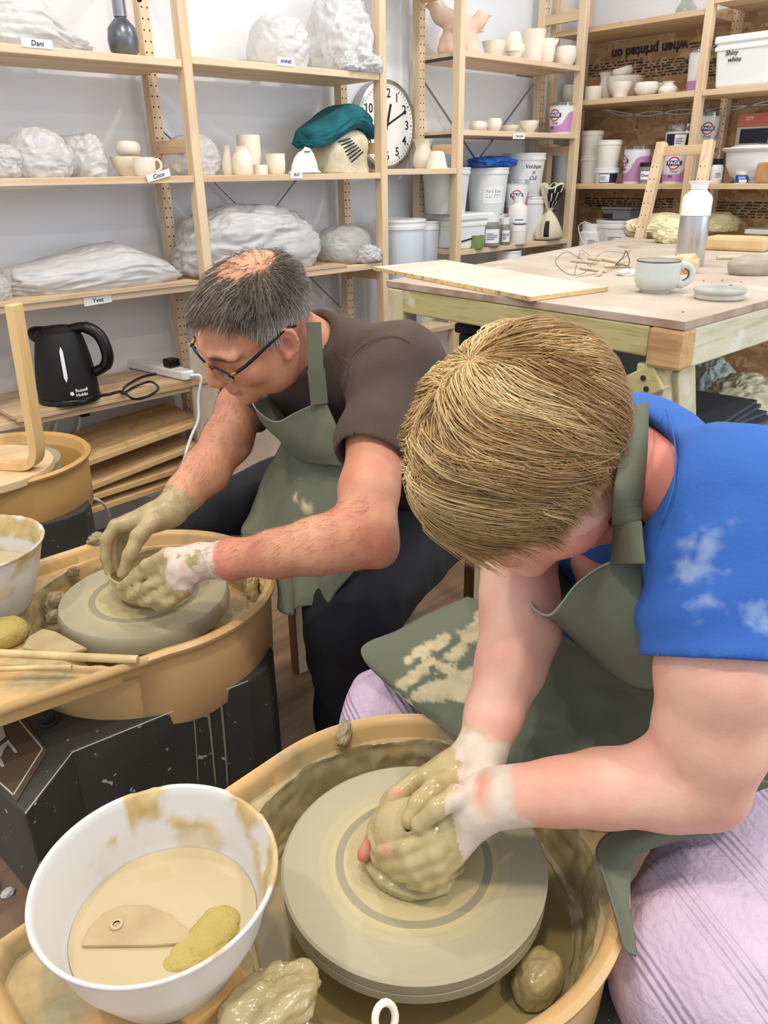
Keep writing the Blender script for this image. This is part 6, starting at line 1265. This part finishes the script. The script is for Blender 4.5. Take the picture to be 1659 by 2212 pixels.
# apron
def edge_trim(G, par, r=.0016, row=0): return obj('hem_edge', tube(G[row], r, 6), 'trim_light', par, smooth=True)
def cloth(name, net, m, parent, th=.0025, n=10, fold=None, label=None):
    G = patch([[P3(q) for q in r] for r in net], n); nu_, nv_ = G.shape[:2]
    if fold:
        du = np.gradient(G, axis=0); dv = np.gradient(G, axis=1); N_ = np.cross(du, dv); N_ /= np.linalg.norm(N_, axis=2)[..., None]+1e-9; u = np.linspace(0, 1, nu_)[:, None]; v = np.linspace(0, 1, nv_)[None, :]
        G = G+N_*fold(u, v, G)[..., None]
    V, F = grid(G); return obj(name, (V, F), m, parent, smooth=True, solid=th, label=label), G
ap = obj('apron', join(beam(P3((677, 696, 1.30)), P3((683, 800, 1.315)), .026, .0025, unit(CAM-P3((680, 750, 1.3)))), beam(P3((683, 798, 1.312)), P3((690, 872, 1.335)), .030, .003, unit(CAM-P3((680, 830, 1.3))))), 'apron', man, label='grey green apron with a neck strap')
_, Gb = cloth('bib', [[(610, 846, 1.55), (548, 868, 1.47), (588, 912, 1.41), (640, 892, 1.375), (704, 866, 1.345)], [(612, 880, 1.55), (566, 915, 1.465), (612, 938, 1.405), (664, 926, 1.365), (724, 915, 1.325)],
              [(630, 930, 1.54), (602, 950, 1.46), (645, 970, 1.405), (692, 976, 1.36), (740, 966, 1.32)], [(655, 975, 1.53), (640, 985, 1.46), (672, 1002, 1.41), (712, 1006, 1.37), (752, 1004, 1.33)]], 'apron', ap, fold=lambda u, v, G: .003*np.sin(9*v+5*u)+.002*fbm(G*14, 2, 31)); edge_trim(Gb, ap)
cloth('skirt', [[(610, 955, 1.535), (650, 985, 1.475), (700, 1002, 1.43), (760, 1004, 1.385), (830, 1010, 1.36)], [(576, 1030, 1.535), (632, 1052, 1.47), (690, 1062, 1.42), (760, 1065, 1.37), (840, 1070, 1.34)], [(545, 1100, 1.52), (612, 1122, 1.45), (680, 1132, 1.40), (745, 1140, 1.37), (820, 1150, 1.34)],
                [(524, 1146, 1.50), (600, 1165, 1.435), (660, 1190, 1.39), (715, 1205, 1.365), (770, 1220, 1.345)], [(560, 1190, 1.50), (622, 1240, 1.43), (650, 1262, 1.385), (690, 1262, 1.36), (740, 1265, 1.335)], [(600, 1230, 1.49), (613, 1318, 1.42), (640, 1326, 1.385), (665, 1310, 1.36), (720, 1300, 1.34)]], 'apron_clay', ap,
      fold=lambda u, v, G: .007*np.sin(16*v+3*np.sin(4*u))*np.clip(u*3, .15, 1)+.005*ridge(G*np.array([10, 10, 5]), 2, 33)*np.clip(u*4, .2, 1))
sk = [c for c in ap.children if c.name.startswith('skirt')][0]
sv = np.array([v.co[:] for v in sk.data.vertices])+ORG[man]; attrib(sk, 'clay', np.clip(1.6-smin_pts(sv, [P3(q) for q in ((655, 1085, 1.42), (662, 1092, 1.42), (668, 1102, 1.42), (640, 1072, 1.44), (650, 1078, 1.44))])/.008, 0, 1)*(fbm(sv*90, 2, 4) > -.3))
# stool of the man
o = thing('stool', 'wooden stool with square legs under the man', 'stool', (1.21, 1.29, 0)); obj('seat', box(1.02, 1.40, 1.10, 1.48, .385, .415), 'stool_face', o, bevel=.01)
for sx, sy in ((-1, -1), (1, -1), (1, 1), (-1, 1)):
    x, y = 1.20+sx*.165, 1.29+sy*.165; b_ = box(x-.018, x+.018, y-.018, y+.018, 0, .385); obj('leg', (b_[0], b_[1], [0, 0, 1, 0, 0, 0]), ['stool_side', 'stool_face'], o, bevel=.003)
# bowl being thrown
bc = np.array([.536, 1.197, .55]); pr = [(0, .0), (.030, 0), (.058, .004), (.068, .018), (.073, .036), (.075, .052), (.0735, .054), (.0705, .053), (.068, .036), (.060, .016), (.04, .010), (0, .009)]
g = lathe(pr, 80); v = g[0]; a = np.arctan2(v[:, 1], v[:, 0]); v[:, :2] *= (1+.02*np.sin(2*a+.5))[:, None]; v[:, 2] += .003*np.sin(2*a+1)*(v[:, 2]/.054)
obj('clay_bowl', xf(g, t=bc), 'clay_wet', smooth=True, label='low wet clay bowl being thrown on the wheel of the man', cat='bowl', org=bc)
# ---------------------------------------------------------------- the woman
WC = np.array([.622, .440, .985]); WR = np.array([[.267, .964, .016], [-.709, .207, -.674], [-.652, .168, .739]]).T
WR = frame(WR[:, 0], WR[:, 1])
woman = thing('person', 'blonde woman in blue top and green apron shaping clay on the front wheel', 'person', (1.0, .40, 0))
D = SDF((.36, .10, .535), (.98, .72, 1.13), .0031)
wneck = np.array([.755, .410, .925]); wf = head_sdf(D, WC, WR, .97, wneck, False)
w_la = [(1585, 1085, .745, .056), (1562, 1300, .728, .053), (1550, 1450, .722, .053), (1535, 1590, .742, .051), (1505, 1672, .760, .046), (1440, 1694, .764, .0415), (1300, 1703, .774, .0355), (1200, 1711, .782, .030), (1110, 1719, .792, .0262), (1062, 1724, .800, .0250)]
w_ra = [(1110, 990, 1.00, .055), (1118, 1180, .97, .046), (1122, 1290, .945, .045), (1124, 1360, .925, .0445), (1102, 1440, .90, .038), (1068, 1540, .875, .030), (1034, 1640, .856, .0250)]
LA = arm(D, w_la); RA = arm(D, w_ra); D.ell(P3((1545, 1725, .762)), (.022, .022, .022), k=.03)
D.cone(LA[0], RA[0], .05, .05, .04); D.cone(wneck, np.array([.90, .41, .76]), .062, .10, .04); D.cone(wneck+[-.0, 0, -.02], np.array([.80, .405, .80]), .062, .07, .03)
D.cone(P3((1400, 1596, .698)), P3((1468, 1688, .712)), .0035, .0025, .012, True)
lw = LA[-1]; kn = [P3(q) for q in ((978, 1752, .800), (985, 1790, .796), (984, 1822, .796), (984, 1850, .798))]
D.cone(lw, P3((1025, 1745, .797)), .024, .026, .02)
for k in kn: D.cone(P3((1035, 1748, .797)), k, .019, .0112, .012)
LF = [finger(D, [(978, 1752, .800), (930, 1806, .786), (872, 1832, .790), (822, 1840, .806)], .0102, .0078), finger(D, [(985, 1790, .796), (938, 1842, .783), (885, 1862, .788), (836, 1868, .803)], .0105, .0080),
      finger(D, [(984, 1822, .796), (945, 1870, .785), (898, 1888, .790), (856, 1890, .802)], .0100, .0076), finger(D, [(984, 1850, .798), (952, 1894, .789), (918, 1908, .792), (888, 1908, .800)], .0090, .0070)]
LF.append(finger(D, [(1030, 1725, .790), (985, 1722, .783), (945, 1745, .776), (905, 1782, .782)], .0130, .0088))
rw = RA[-1]; kn = [P3(q) for q in ((905, 1682, .858), (895, 1688, .880), (893, 1690, .900), (900, 1694, .916))]
D.cone(rw, P3((975, 1672, .858)), .0245, .024, .02)
for k in kn: D.cone(P3((985, 1670, .862)), k, .019, .0115, .012)
RF = [finger(D, [(905, 1682, .858), (856, 1718, .850), (826, 1772, .845), (786, 1845, .838)], .0108, .0080), finger(D, [(895, 1688, .880), (845, 1728, .878), (812, 1786, .870), (792, 1850, .848)], .0108, .0080),
      finger(D, [(893, 1690, .900), (838, 1735, .900), (815, 1795, .888), (808, 1850, .862)], .0102, .0078), finger(D, [(900, 1694, .916), (850, 1740, .915), (828, 1790, .90)], .0092, .0072)]
RF.append(finger(D, [(985, 1680, .840), (940, 1704, .822), (905, 1738, .806), (884, 1772, .802)], .0138, .0098))
allf = [p for f_ in LF+RF for p in f_]
D.disp(lambda Q: -.0014*np.maximum(fbm(Q*60, 3, 4), -.3)*np.clip(1-smin_pts(Q, allf)/.07, 0, 1))
V, F = D.mesh(); V = smooth_mesh(V, F, 2, .4); body = obj('body', (V, F), 'skin_woman', woman, smooth=True)
L, near, brow, lip = head_attr(body, V, WC, WR, .97)
dl = np.minimum(dist_chain(V, [lw, P3((985, 1790, .80))]), smin_pts(V, [p for f_ in LF for p in f_])); dr = np.minimum(dist_chain(V, [rw, P3((930, 1682, .86))]), smin_pts(V, [p for f_ in RF for p in f_]))
nz = fbm(V*34, 4, 12); clay = np.clip((.042+.014*nz-np.minimum(dl, dr))/.006, 0, 1)
tl = (V-lw)@unit(LA[-2]-lw); tr = (V-rw)@unit(RA[-2]-rw)
dry = np.maximum(np.clip((.045+.012*nz-dist_chain(V, [lw, P3((1000, 1770, .797))]))/.006, 0, 1)*(tl > -.036), np.clip((.040+.012*nz-dist_chain(V, [rw, P3((1050, 1640, .855))]))/.006, 0, 1)*(tr > -.012)*(tr < .03))
gap = np.clip(1.4-np.abs(tl-(.002+.004*nz))/.010, 0, 1)*np.clip(1.5-smin_pts(V, [P3((1000, 1700, .785)), P3((1020, 1704, .785))])/.022, 0, 1)
dry = dry*(1-gap); clay = clay*(1-gap)*(1-dry)
tip = np.clip(1.5-smin_pts(V, [RF[0][-1], P3((780, 1852, .835)), P3((800, 1815, .836))])/.013, 0, 1); tip2 = .7*np.clip(1.4-smin_pts(V, [P3((835, 1838, .795)), P3((858, 1712, .84))])/.008, 0, 1); clay = clay*(1-.8*np.maximum(tip, tip2))
nk = np.clip(1-np.linalg.norm(V-(wneck+np.array([-.04, -.05, .0])), axis=1)/.15, 0, 1)*1.5*(np.linalg.norm(L, axis=1) > .10)
attrib(body, 'brow', brow*.6); attrib(body, 'lip', lip*.6); attrib(body, 'clay', clay); attrib(body, 'dry', dry); attrib(body, 'pink', np.clip(np.maximum(np.maximum(tip, tip2)*.9, np.maximum(gap*.6, np.clip(nk, 0, .55))), 0, 1)); attrib(body, 'scalp_tint', np.zeros(len(V)))
# hair: an under shell and layered strands combed away from a line running from crown to forehead
AX = np.array([.092, .117, .099]); C0 = np.array([0, .006, .034]); GL = WR.T@np.array([0, 0, -1.0])
def hair_lim(q): # hem as polar angle from the top of the head
    az = np.degrees(np.arctan2(np.abs(q[..., 0]), q[..., 1])); return np.interp(az, [0, 25, 50, 72, 92, 120, 180], [100, 103, 108, 108, 104, 114, 118])
n_, m_ = 120, 60; rows = []
for j in range(m_):
    for i in range(n_):
        a = 2*math.pi*i/n_; d0 = np.array([math.sin(a), math.cos(a), 0]); lim = math.radians(float(hair_lim(d0))-14)*j/(m_-1); rows.append(C0+(d0*math.sin(lim)+np.array([0, 0, math.cos(lim)]))*AX*(1-.03*(j/(m_-1))**6))
Vh = np.array(rows); Fh = [(j*n_+i, j*n_+(i+1) % n_, (j+1)*n_+(i+1) % n_, (j+1)*n_+i) for j in range(m_-1) for i in range(n_)]
hv = WC+Vh@WR.T; hair = obj('hair', (hv, Fh), 'hair_blonde', woman, smooth=True, label='short blonde highlighted hair'); attrib(hair, 'tone', .22+.16*fbm(hv*70, 3, 4))
wh = C0+unit((.03, -.12, .95))*AX; fr_ = C0+unit((.22, .80, .42))*AX
def seg_near(p):
    ab = fr_-wh; t = np.clip((p-wh)@ab/(ab@ab), 0, 1); return wh+t[:, None]*ab, t
NS = 13000; q = rng.normal(size=(NS*3, 3)); q /= np.linalg.norm(q, axis=1)[:, None]; ps = np.degrees(np.arccos(q[:, 2])); q = q[ps < hair_lim(q)-10][:NS]; NS = len(q)
nst = 16; lay = np.clip(rng.uniform(-.002, .008, NS)+.006*vn(q*7, 91), -.002, .014); leng = rng.uniform(.050, .135, NS); st = leng/(nst-1); out = []
p = C0+q*AX; lockid = np.clip(1.1*vn(p*26, 77)+.5*vn(p*70, 78), -1, 1); clump = np.stack([vn(p*24, k+40)+.8*vn(p*70, k+50) for k in range(3)], 1)
p = C0+q*(AX+lay[:, None]*.4); out.append(p.copy())
for i in range(1, nst):
    qq = (p-C0)/AX; nn = qq/AX; nn /= np.linalg.norm(nn, axis=1)[:, None]; s_, t_ = seg_near(p); d = p-s_; dd = np.linalg.norm(d, axis=1)[:, None]; d = d/(dd+.006)
    near_ = np.clip((-p[:, :1]+.02)/.05, 0, 1); swp = np.clip((dd-.02)/.06, 0, 1)
    d = d*(1-.2*swp*near_)+near_*swp*np.array([0, -.62, 0])*(.3+1.2*i/nst)+.34*clump+.14*np.stack([vn(p*24, k+60) for k in range(3)], 1)
    g = .20+.40*(i/nst)**2; d = d+g*GL; d = d-nn*np.sum(d*nn, 1)[:, None]; d /= np.linalg.norm(d, axis=1)[:, None]+1e-9
    psi_ = np.degrees(np.arccos(np.clip(qq[:, 2]/np.linalg.norm(qq, axis=1), -1, 1))); past = np.clip((psi_-hair_lim(qq)+10)/22, 0, 1)[:, None]
    d = d*(1-.45*past)+past*(GL*.5-.14*nn+.15*clump); d /= np.linalg.norm(d, axis=1)[:, None]
    p = p+d*st[:, None]*(1-.45*past); qn = np.linalg.norm((p-C0)/(AX+lay[:, None]), axis=1)[:, None]; tgt = np.maximum(qn, 1.0-.02*(i/nst)); p = np.where(past > .6, p, C0+(p-C0)/qn*np.clip(tgt, 1.0, 1.03)); out.append(p.copy())
S = WC+np.stack(out, 1)@WR.T
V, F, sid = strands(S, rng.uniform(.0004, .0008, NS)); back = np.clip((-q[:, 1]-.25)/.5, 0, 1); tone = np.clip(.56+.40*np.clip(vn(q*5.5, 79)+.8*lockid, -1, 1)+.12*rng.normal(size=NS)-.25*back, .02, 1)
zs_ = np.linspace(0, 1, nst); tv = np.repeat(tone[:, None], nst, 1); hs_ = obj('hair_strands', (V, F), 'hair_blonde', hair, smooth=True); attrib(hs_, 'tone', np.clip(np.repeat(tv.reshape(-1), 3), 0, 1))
# blue top
D = SDF((.53, .02, .46), (1.36, .80, 1.10), .0050)
for a, b, ra, rb in (((1.10, .26, .52), (.82, .30, .86), .125, .098), ((1.10, .56, .52), (.84, .53, .84), .125, .098), ((1.10, .41, .54), (.86, .41, .85), .14, .105)): D.cone(a, b, ra, rb, .07)
D.cone(LA[0]+[.02, 0, -.01], RA[0]+[.03, 0, -.01], .070, .066, .06); D.cone(LA[0], LA[2], .072, .070, .03); D.cone(RA[0], P3((1118, 1120, .98)), .066, .060, .03)
D.cone(wneck+[.04, 0, -.02], wneck+[.01, 0, .02], .082, .072, .04)
def blue_d(Q):
    pit = P3((1425, 1350, .735)); w = np.exp(-(np.linalg.norm(Q-pit, axis=1)/.085)**2); return -.003*fbm(Q*10, 3, 3)-.0040*w*np.sin(110*(Q-pit)@unit((.2, .5, .8)))-.0045*ridge(Q@np.array([[6., 3, 1], [-3, 9, 2], [1, 2, 7]]), 2, 19)
D.disp(blue_d)
sl = P3((1548, 1424, .722)); hd_ = unit(np.cross(P3((1659, 1432, 1))-CAM, P3((1425, 1420, 1))-CAM)); hd_ = hd_ if hd_[2] < 0 else -hd_; cut(D, sl, hd_, .14); hx_ = unit(LA[2]-LA[1]); D.cone(sl-hx_*.015, sl+hx_*.05, .0535, .0585, .003, True)
nv = unit(np.array([-.62, -.15, .38])); D.cone(wneck+nv*.02+[.0, 0, -.01], wneck+nv*.20, .0625, .088, .008, True); D.cone(wneck, wneck+unit(WC-wneck)*.15, .062, .085, .006, True)
V, F = D.mesh(); V = smooth_mesh(V, F, 2, .4); V_top = V; top = obj('blue_top', (V, F), 'blue_shirt', woman, smooth=True, label='bright blue short sleeved top dusted with clay')
dsp = [P3(q) for q in ((1520, 1180, .69), (1545, 1150, .69), (1490, 1230, .69), (1530, 1260, .69), (1600, 1140, .69), (1520, 1310, .68), (1630, 1340, .67))]; attrib(top, 'dust', np.clip((.85-smin_pts(V, dsp)/.020+.75*fbm(V*85, 4, 8))*1.6, 0, 1)*.62)
# seams of the top
for pts in (((1440, 885), (1458, 960), (1455, 1050), (1428, 1130)),):
    q_ = on_surf(V, [P3((*c, .75)) for c in pts]); obj('seam', tube(catmull(q_, 6), .0008, 6), 'blue_shirt', top, smooth=True)
# trousers
D = SDF((.36, .02, .0), (1.34, .84, .72), .0080)
wkl = np.array([.605, .165, .490]); wkr = at(845, 1560, 1.175); D.cone((1.10, .27, .53), (1.10, .56, .53), .13, .13, .05)
D.cone((1.08, .25, .52), wkl, .118, .092, .05); D.cone(wkl, (.64, .10, .06), .094, .085, .03); D.cone((1.08, .56, .52), wkr, .108, .072, .05); D.cone(wkr, (.70, .74, .06), .074, .070, .03)
def lil(Q): return -.004*ridge(Q*np.array([10, 12, 12]), 2, 5)-.0022*np.sin(150*(Q@unit((.5, .3, -.6))))*(np.sin(26*(Q@unit((.6, -.5, .4)))) > .1)
D.disp(lil); D.plane((0, 0, .03), (0, 0, -1)); V, F = D.mesh(); V = smooth_mesh(V, F, 1, .3); obj('trousers', (V, F), 'lilac', woman, smooth=True, label='crinkled lilac trousers')
for p in (np.array([.64, .10, .08]), np.array([.70, .74, .08])):
    D = SDF(p+[-.22, -.09, -.09], p+[.10, .09, .06], .006); D.cone(p+[.02, 0, -.05], p+[-.12, 0, -.05], .034, .030, .03); D.cone(p, p+[.02, 0, -.05], .036, .034, .03); D.plane((0, 0, .004), (0, 0, -1)); V, F = D.mesh(); obj('shoe', (V, F), 'paper', woman, smooth=True)
# apron
BV = np.array([v.co[:] for v in body.data.vertices])+ORG[woman]
def strap_pts(lst, off): # points lying just above the body or the top, seen towards the camera
    out = []
    for x, y, d0 in lst:
        r = unit(P3((x, y, 1))-CAM); w = np.concatenate([BV, V_top])-CAM; t = w@r; dd = np.linalg.norm(w-t[:, None]*r, axis=1); k = dd < .007; tt = t[k].min() if k.any() else np.linalg.norm(P3((x, y, d0))-CAM)
        out.append(CAM+r*(min(tt, np.linalg.norm(P3((x, y, d0))-CAM))-off))
    return np.array(out)
def strap(name, L_, R_, par, off=.006): a_ = strap_pts(L_, off); b_ = strap_pts(R_, off); G = np.stack([catmull(a_, 6), catmull((a_+b_)/2+unit(CAM-P3(L_[0]))*.002, 6), catmull(b_, 6)], 1); return obj(name, grid(G), 'apron', par, smooth=True, solid=.0025, label='grey green apron streaked with clay' if name == 'apron' else None)
ap = strap('apron', [(1352, 880, .83), (1342, 960, .80), (1328, 1050, .79), (1322, 1132, .785)], [(1402, 870, .83), (1398, 960, .80), (1390, 1050, .785), (1384, 1132, .775)], woman)
strap('strap', [(1326, 1126, .783), (1324, 1170, .782), (1320, 1218, .783)], [(1386, 1126, .773), (1388, 1170, .772), (1393, 1218, .770)], ap, .0075)
rc = strap_pts([(1354, 1130, .78)], .006)[0]; rx = unit(P3((1400, 1136, .774))-P3((1310, 1130, .784))); obj('strap_ring', tube([rc+rx*.0165*math.cos(t)+np.array([0, 0, .005])*math.sin(t) for t in np.linspace(0, 6.28, 20)], .0018, 6, cap=False), 'black_plastic', ap, smooth=True)
_, Gb = cloth('bib', [[(1172, 1185, .98), (1140, 1278, .91), (1186, 1330, .845), (1248, 1258, .81), (1318, 1216, .785), (1396, 1214, .772)], [(1200, 1210, .99), (1172, 1315, .93), (1215, 1350, .86), (1284, 1330, .795), (1342, 1310, .768), (1388, 1300, .752)],
              [(1240, 1265, 1.0), (1212, 1345, .95), (1248, 1386, .88), (1312, 1404, .81), (1372, 1402, .77), (1414, 1398, .750)], [(1270, 1310, 1.01), (1248, 1380, .97), (1290, 1430, .91), (1350, 1470, .84), (1410, 1490, .795), (1450, 1480, .765)]], 'apron', ap, fold=lambda u, v, G: .002*fbm(G*14, 2, 31)+.002*np.sin(8*v+3*u)); edge_trim(Gb, ap)
G_ = patch([[P3(q) for q in ((1186, 1330, .845), (1248, 1258, .81), (1318, 1216, .785), (1396, 1214, .772))]]*2, 8)[0]; 
lap, _ = cloth('skirt', [[(1010, 1290, 1.20), (1130, 1330, 1.09), (1230, 1380, 1.0), (1320, 1440, .93), (1420, 1490, .865), (1560, 1500, .83), (1720, 1520, .80)], [(930, 1325, 1.17), (1070, 1395, 1.07), (1190, 1450, 1.0), (1310, 1520, .94), (1430, 1570, .87), (1570, 1600, .83), (1720, 1600, .79)],
                [(860, 1362, 1.14), (1000, 1455, 1.06), (1140, 1540, 1.0), (1290, 1600, .94), (1440, 1670, .87), (1560, 1690, .82), (1700, 1660, .775)], [(780, 1404, 1.105), (900, 1500, 1.06), (1080, 1600, .99), (1230, 1690, .93), (1360, 1760, .86), (1540, 1750, .80), (1660, 1700, .755)],
                [(840, 1480, 1.085), (920, 1545, 1.05), (1070, 1640, .985), (1210, 1740, .93), (1330, 1800, .855), (1500, 1775, .80), (1610, 1720, .755)]], 'apron_clay', ap, n=26,
      fold=lambda u, v, G: (.009*np.sin(18*v+9*u)+.011*ridge(G*np.array([12, 12, 12]), 2, 33))*np.clip(v*5-.9, .06, 1)*np.clip(u*4, .1, 1))
cloth('hem', [[(1520, 1765, .770), (1525, 1785, .768), (1520, 1800, .77)], [(1410, 1785, .785), (1405, 1812, .780), (1408, 1832, .785)], [(1325, 1796, .815), (1338, 1842, .795), (1372, 1858, .79)], [(1288, 1832, .800), (1320, 1915, .770), (1358, 1945, .768)], [(1308, 1900, .762), (1338, 2000, .750), (1370, 2020, .748)], [(1334, 1985, .740), (1352, 2050, .732), (1374, 2066, .732)]], 'apron', ap)
sv = np.array([v.co[:] for v in lap.data.vertices])+ORG[woman]
cl = np.zeros(len(sv))
for (a, b, w_) in (((890, 1425), (960, 1385), .010), ((930, 1435), (1005, 1400), .007), ((935, 1430), (958, 1442), .010), ((1010, 1375), (1050, 1345), .014), ((870, 1480), (915, 1445), .010), ((930, 1500), (1040, 1465), .016), ((900, 1500), (1010, 1500), .010), ((990, 1470), (1050, 1480), .018), ((860, 1500), (890, 1530), .008)):
    A, B = P3((*a, 1.0)), P3((*b, 1.0)); # compare in direction from the splash line so that the smear lies on the cloth
    k1 = np.array([proj(p)[:2] for p in sv]) if 'k1' not in globals() else k1
    ab = np.array(b, float)-np.array(a, float); t = np.clip(((k1-np.array(a))@ab)/(ab@ab), 0, 1); dd = np.linalg.norm(k1-np.array(a)-t[:, None]*ab, axis=1)/1660*1.08; cl = np.maximum(cl, np.clip((w_+.007*fbm(sv*80, 3, 6)-dd)/.003, 0, 1))
attrib(lap, 'clay', cl)
# stool of the woman
o = thing('stool', 'wooden stool under the woman hidden by her clothes', 'stool', (1.10, .41, 0)); obj('seat', box(.93, 1.28, .24, .58, .365, .395), 'stool_face', o, bevel=.01)
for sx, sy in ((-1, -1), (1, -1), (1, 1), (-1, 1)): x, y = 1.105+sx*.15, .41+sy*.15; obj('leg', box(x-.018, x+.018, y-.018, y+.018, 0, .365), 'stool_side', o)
# clay on the front wheel
D = SDF((.36, .35, .545), (.55, .53, .665), .0022); cc = np.array([.450, .440, .55])
D.ell(cc+[0, 0, .034], (.052, .052, .044), k=.01); D.ell(cc+[0, 0, .004], (.056, .056, .016), k=.02); D.ell(P3((935, 1790, .812)), (.030, .026, .024), k=.008); D.ell(P3((880, 1815, .825)), (.026, .024, .02), k=.006); D.ell(P3((905, 1762, .828)), (.020, .018, .018), k=.005); D.ell(P3((893, 1785, .806)), (.010, .008, .006), k=.004, neg=True)
D.disp(lambda Q: -.0022*fbm(Q*45, 3, 3)-.0022*np.sin(420*(Q[:, 2]-.02*np.sin(20*Q[:, 0])))*(Q[:, 2] < .60)); D.plane((0, 0, .5502), (0, 0, -1)); V, F = D.mesh(); V = smooth_mesh(V, F, 1, .4)
obj('clay_lump', (V, F), 'clay_wet', smooth=True, label='wet lump of clay being centred on the front wheel under two hands', cat='clay', org=cc)
# ================================================================ camera and light
cam = bpy.data.cameras.new('camera'); co = bpy.data.objects.new('camera', cam); COL.objects.link(co)
co.matrix_world = Matrix([list(RW[0]*[1, -1, -1])+[CAM[0]], list(RW[1]*[1, -1, -1])+[CAM[1]], list(RW[2]*[1, -1, -1])+[CAM[2]], [0, 0, 0, 1]])
cam.sensor_fit = 'HORIZONTAL'; cam.sensor_width = 36; cam.lens = 36*FP/W_; cam.clip_start = .02; SC.camera = co
wd = bpy.data.worlds.new('world'); SC.world = wd; wd.use_nodes = True; bg = wd.node_tree.nodes['Background']
bg.inputs[0].default_value = (.86, .92, 1.0, 1); bg.inputs[1].default_value = .95
def lamp(name, kind, loc, aim, power, col, size=.2, size_y=None, spot=2.0):
    l = bpy.data.lights.new(name, kind); l.energy = power; l.color = col
    if kind == 'AREA':
        l.size = size
        if size_y: l.shape = 'RECTANGLE'; l.size_y = size_y
        else: l.shape = 'DISK'
    else: l.shadow_soft_size = size
    o = bpy.data.objects.new(name, l); COL.objects.link(o); o.location = loc; d = Vector(aim)-Vector(loc); o.rotation_euler = d.to_track_quat('-Z', 'Y').to_euler(); return o
WARM = (1, .87, .70); SOFT = (1, .94, .86)
for k, (x, y, p) in enumerate(((.1, .2, 13), (1.0, 1.55, 11), (2.3, 1.6, 11), (3.2, .9, 12), (.9, -.7, 17), (-.5, 1.3, 16))):
    lamp('ceiling_spot', 'AREA', (x, y, 2.75), (x+.02, y+.1, 0), p, WARM if k in (0, 1, 4, 5) else SOFT, .14)
lamp('window_light', 'AREA', (3.4, -1.9, 1.8), (1.6, 1.2, .9), 42, (.78, .88, 1.0), 2.2, 1.6)
SC.view_settings.view_transform = 'Standard'; SC.view_settings.look = 'None'; SC.view_settings.exposure = .0; SC.view_settings.gamma = 1
SC.view_settings.use_curve_mapping = False
SC.cycles.max_bounces = 7; SC.cycles.diffuse_bounces = 3; SC.cycles.glossy_bounces = 3; SC.cycles.transparent_max_bounces = 10
# ---------------------------------------------------------------- groups of repeats
GROUPS = dict(plastic_bag='plastic wrapped bundles on the left shelves', bucket='white buckets below the pot shelves', yoghurt_tub='lilac and white yoghurt tubs', tub='white lidded tubs', storage_tub='rectangular lidded tubs', bowl='unfired bowls on the shelves', glazed_bowl='glazed bowls on the shelves', cup='unfired cups on the shelves', vase='unfired vases on the shelves', pot='unfired pots in the corner',
              pine_plank='fanned pine planks', plywood_board='loose plywood boards', plywood_sheet='plywood sheets on the kettle shelf', wire_cutter='wire cutters on the table', dowel='pale dowels on the table', wooden_rib='wooden ribs', sponge='yellow throwing sponges', gold_bag='gold plastic bags', pottery_wheel='pottery wheels in the room', slip_bowl='bowls of slip on the wheel trays', stool='studio stools', jar='jars on the shelves', clay_bird='clay birds', clay_lump='lumps of clay', clay_scrap='clay scraps in the pan', clay_smear='clay smears on the pans', stick='sticks on the tray', wall_cable='white wall cables', white_cable='white floor cables', tray='trays on the table', person='people throwing clay', shelving_unit='pine shelving units')
for o in list(SC.objects):
    if o.parent is None and o.get('label') and not o.get('group'):
        b = o.name.split('.')[0]
        if b in GROUPS and sum(1 for q in SC.objects if q.parent is None and q.name.split('.')[0] == b) > 1: o['group'] = GROUPS[b]
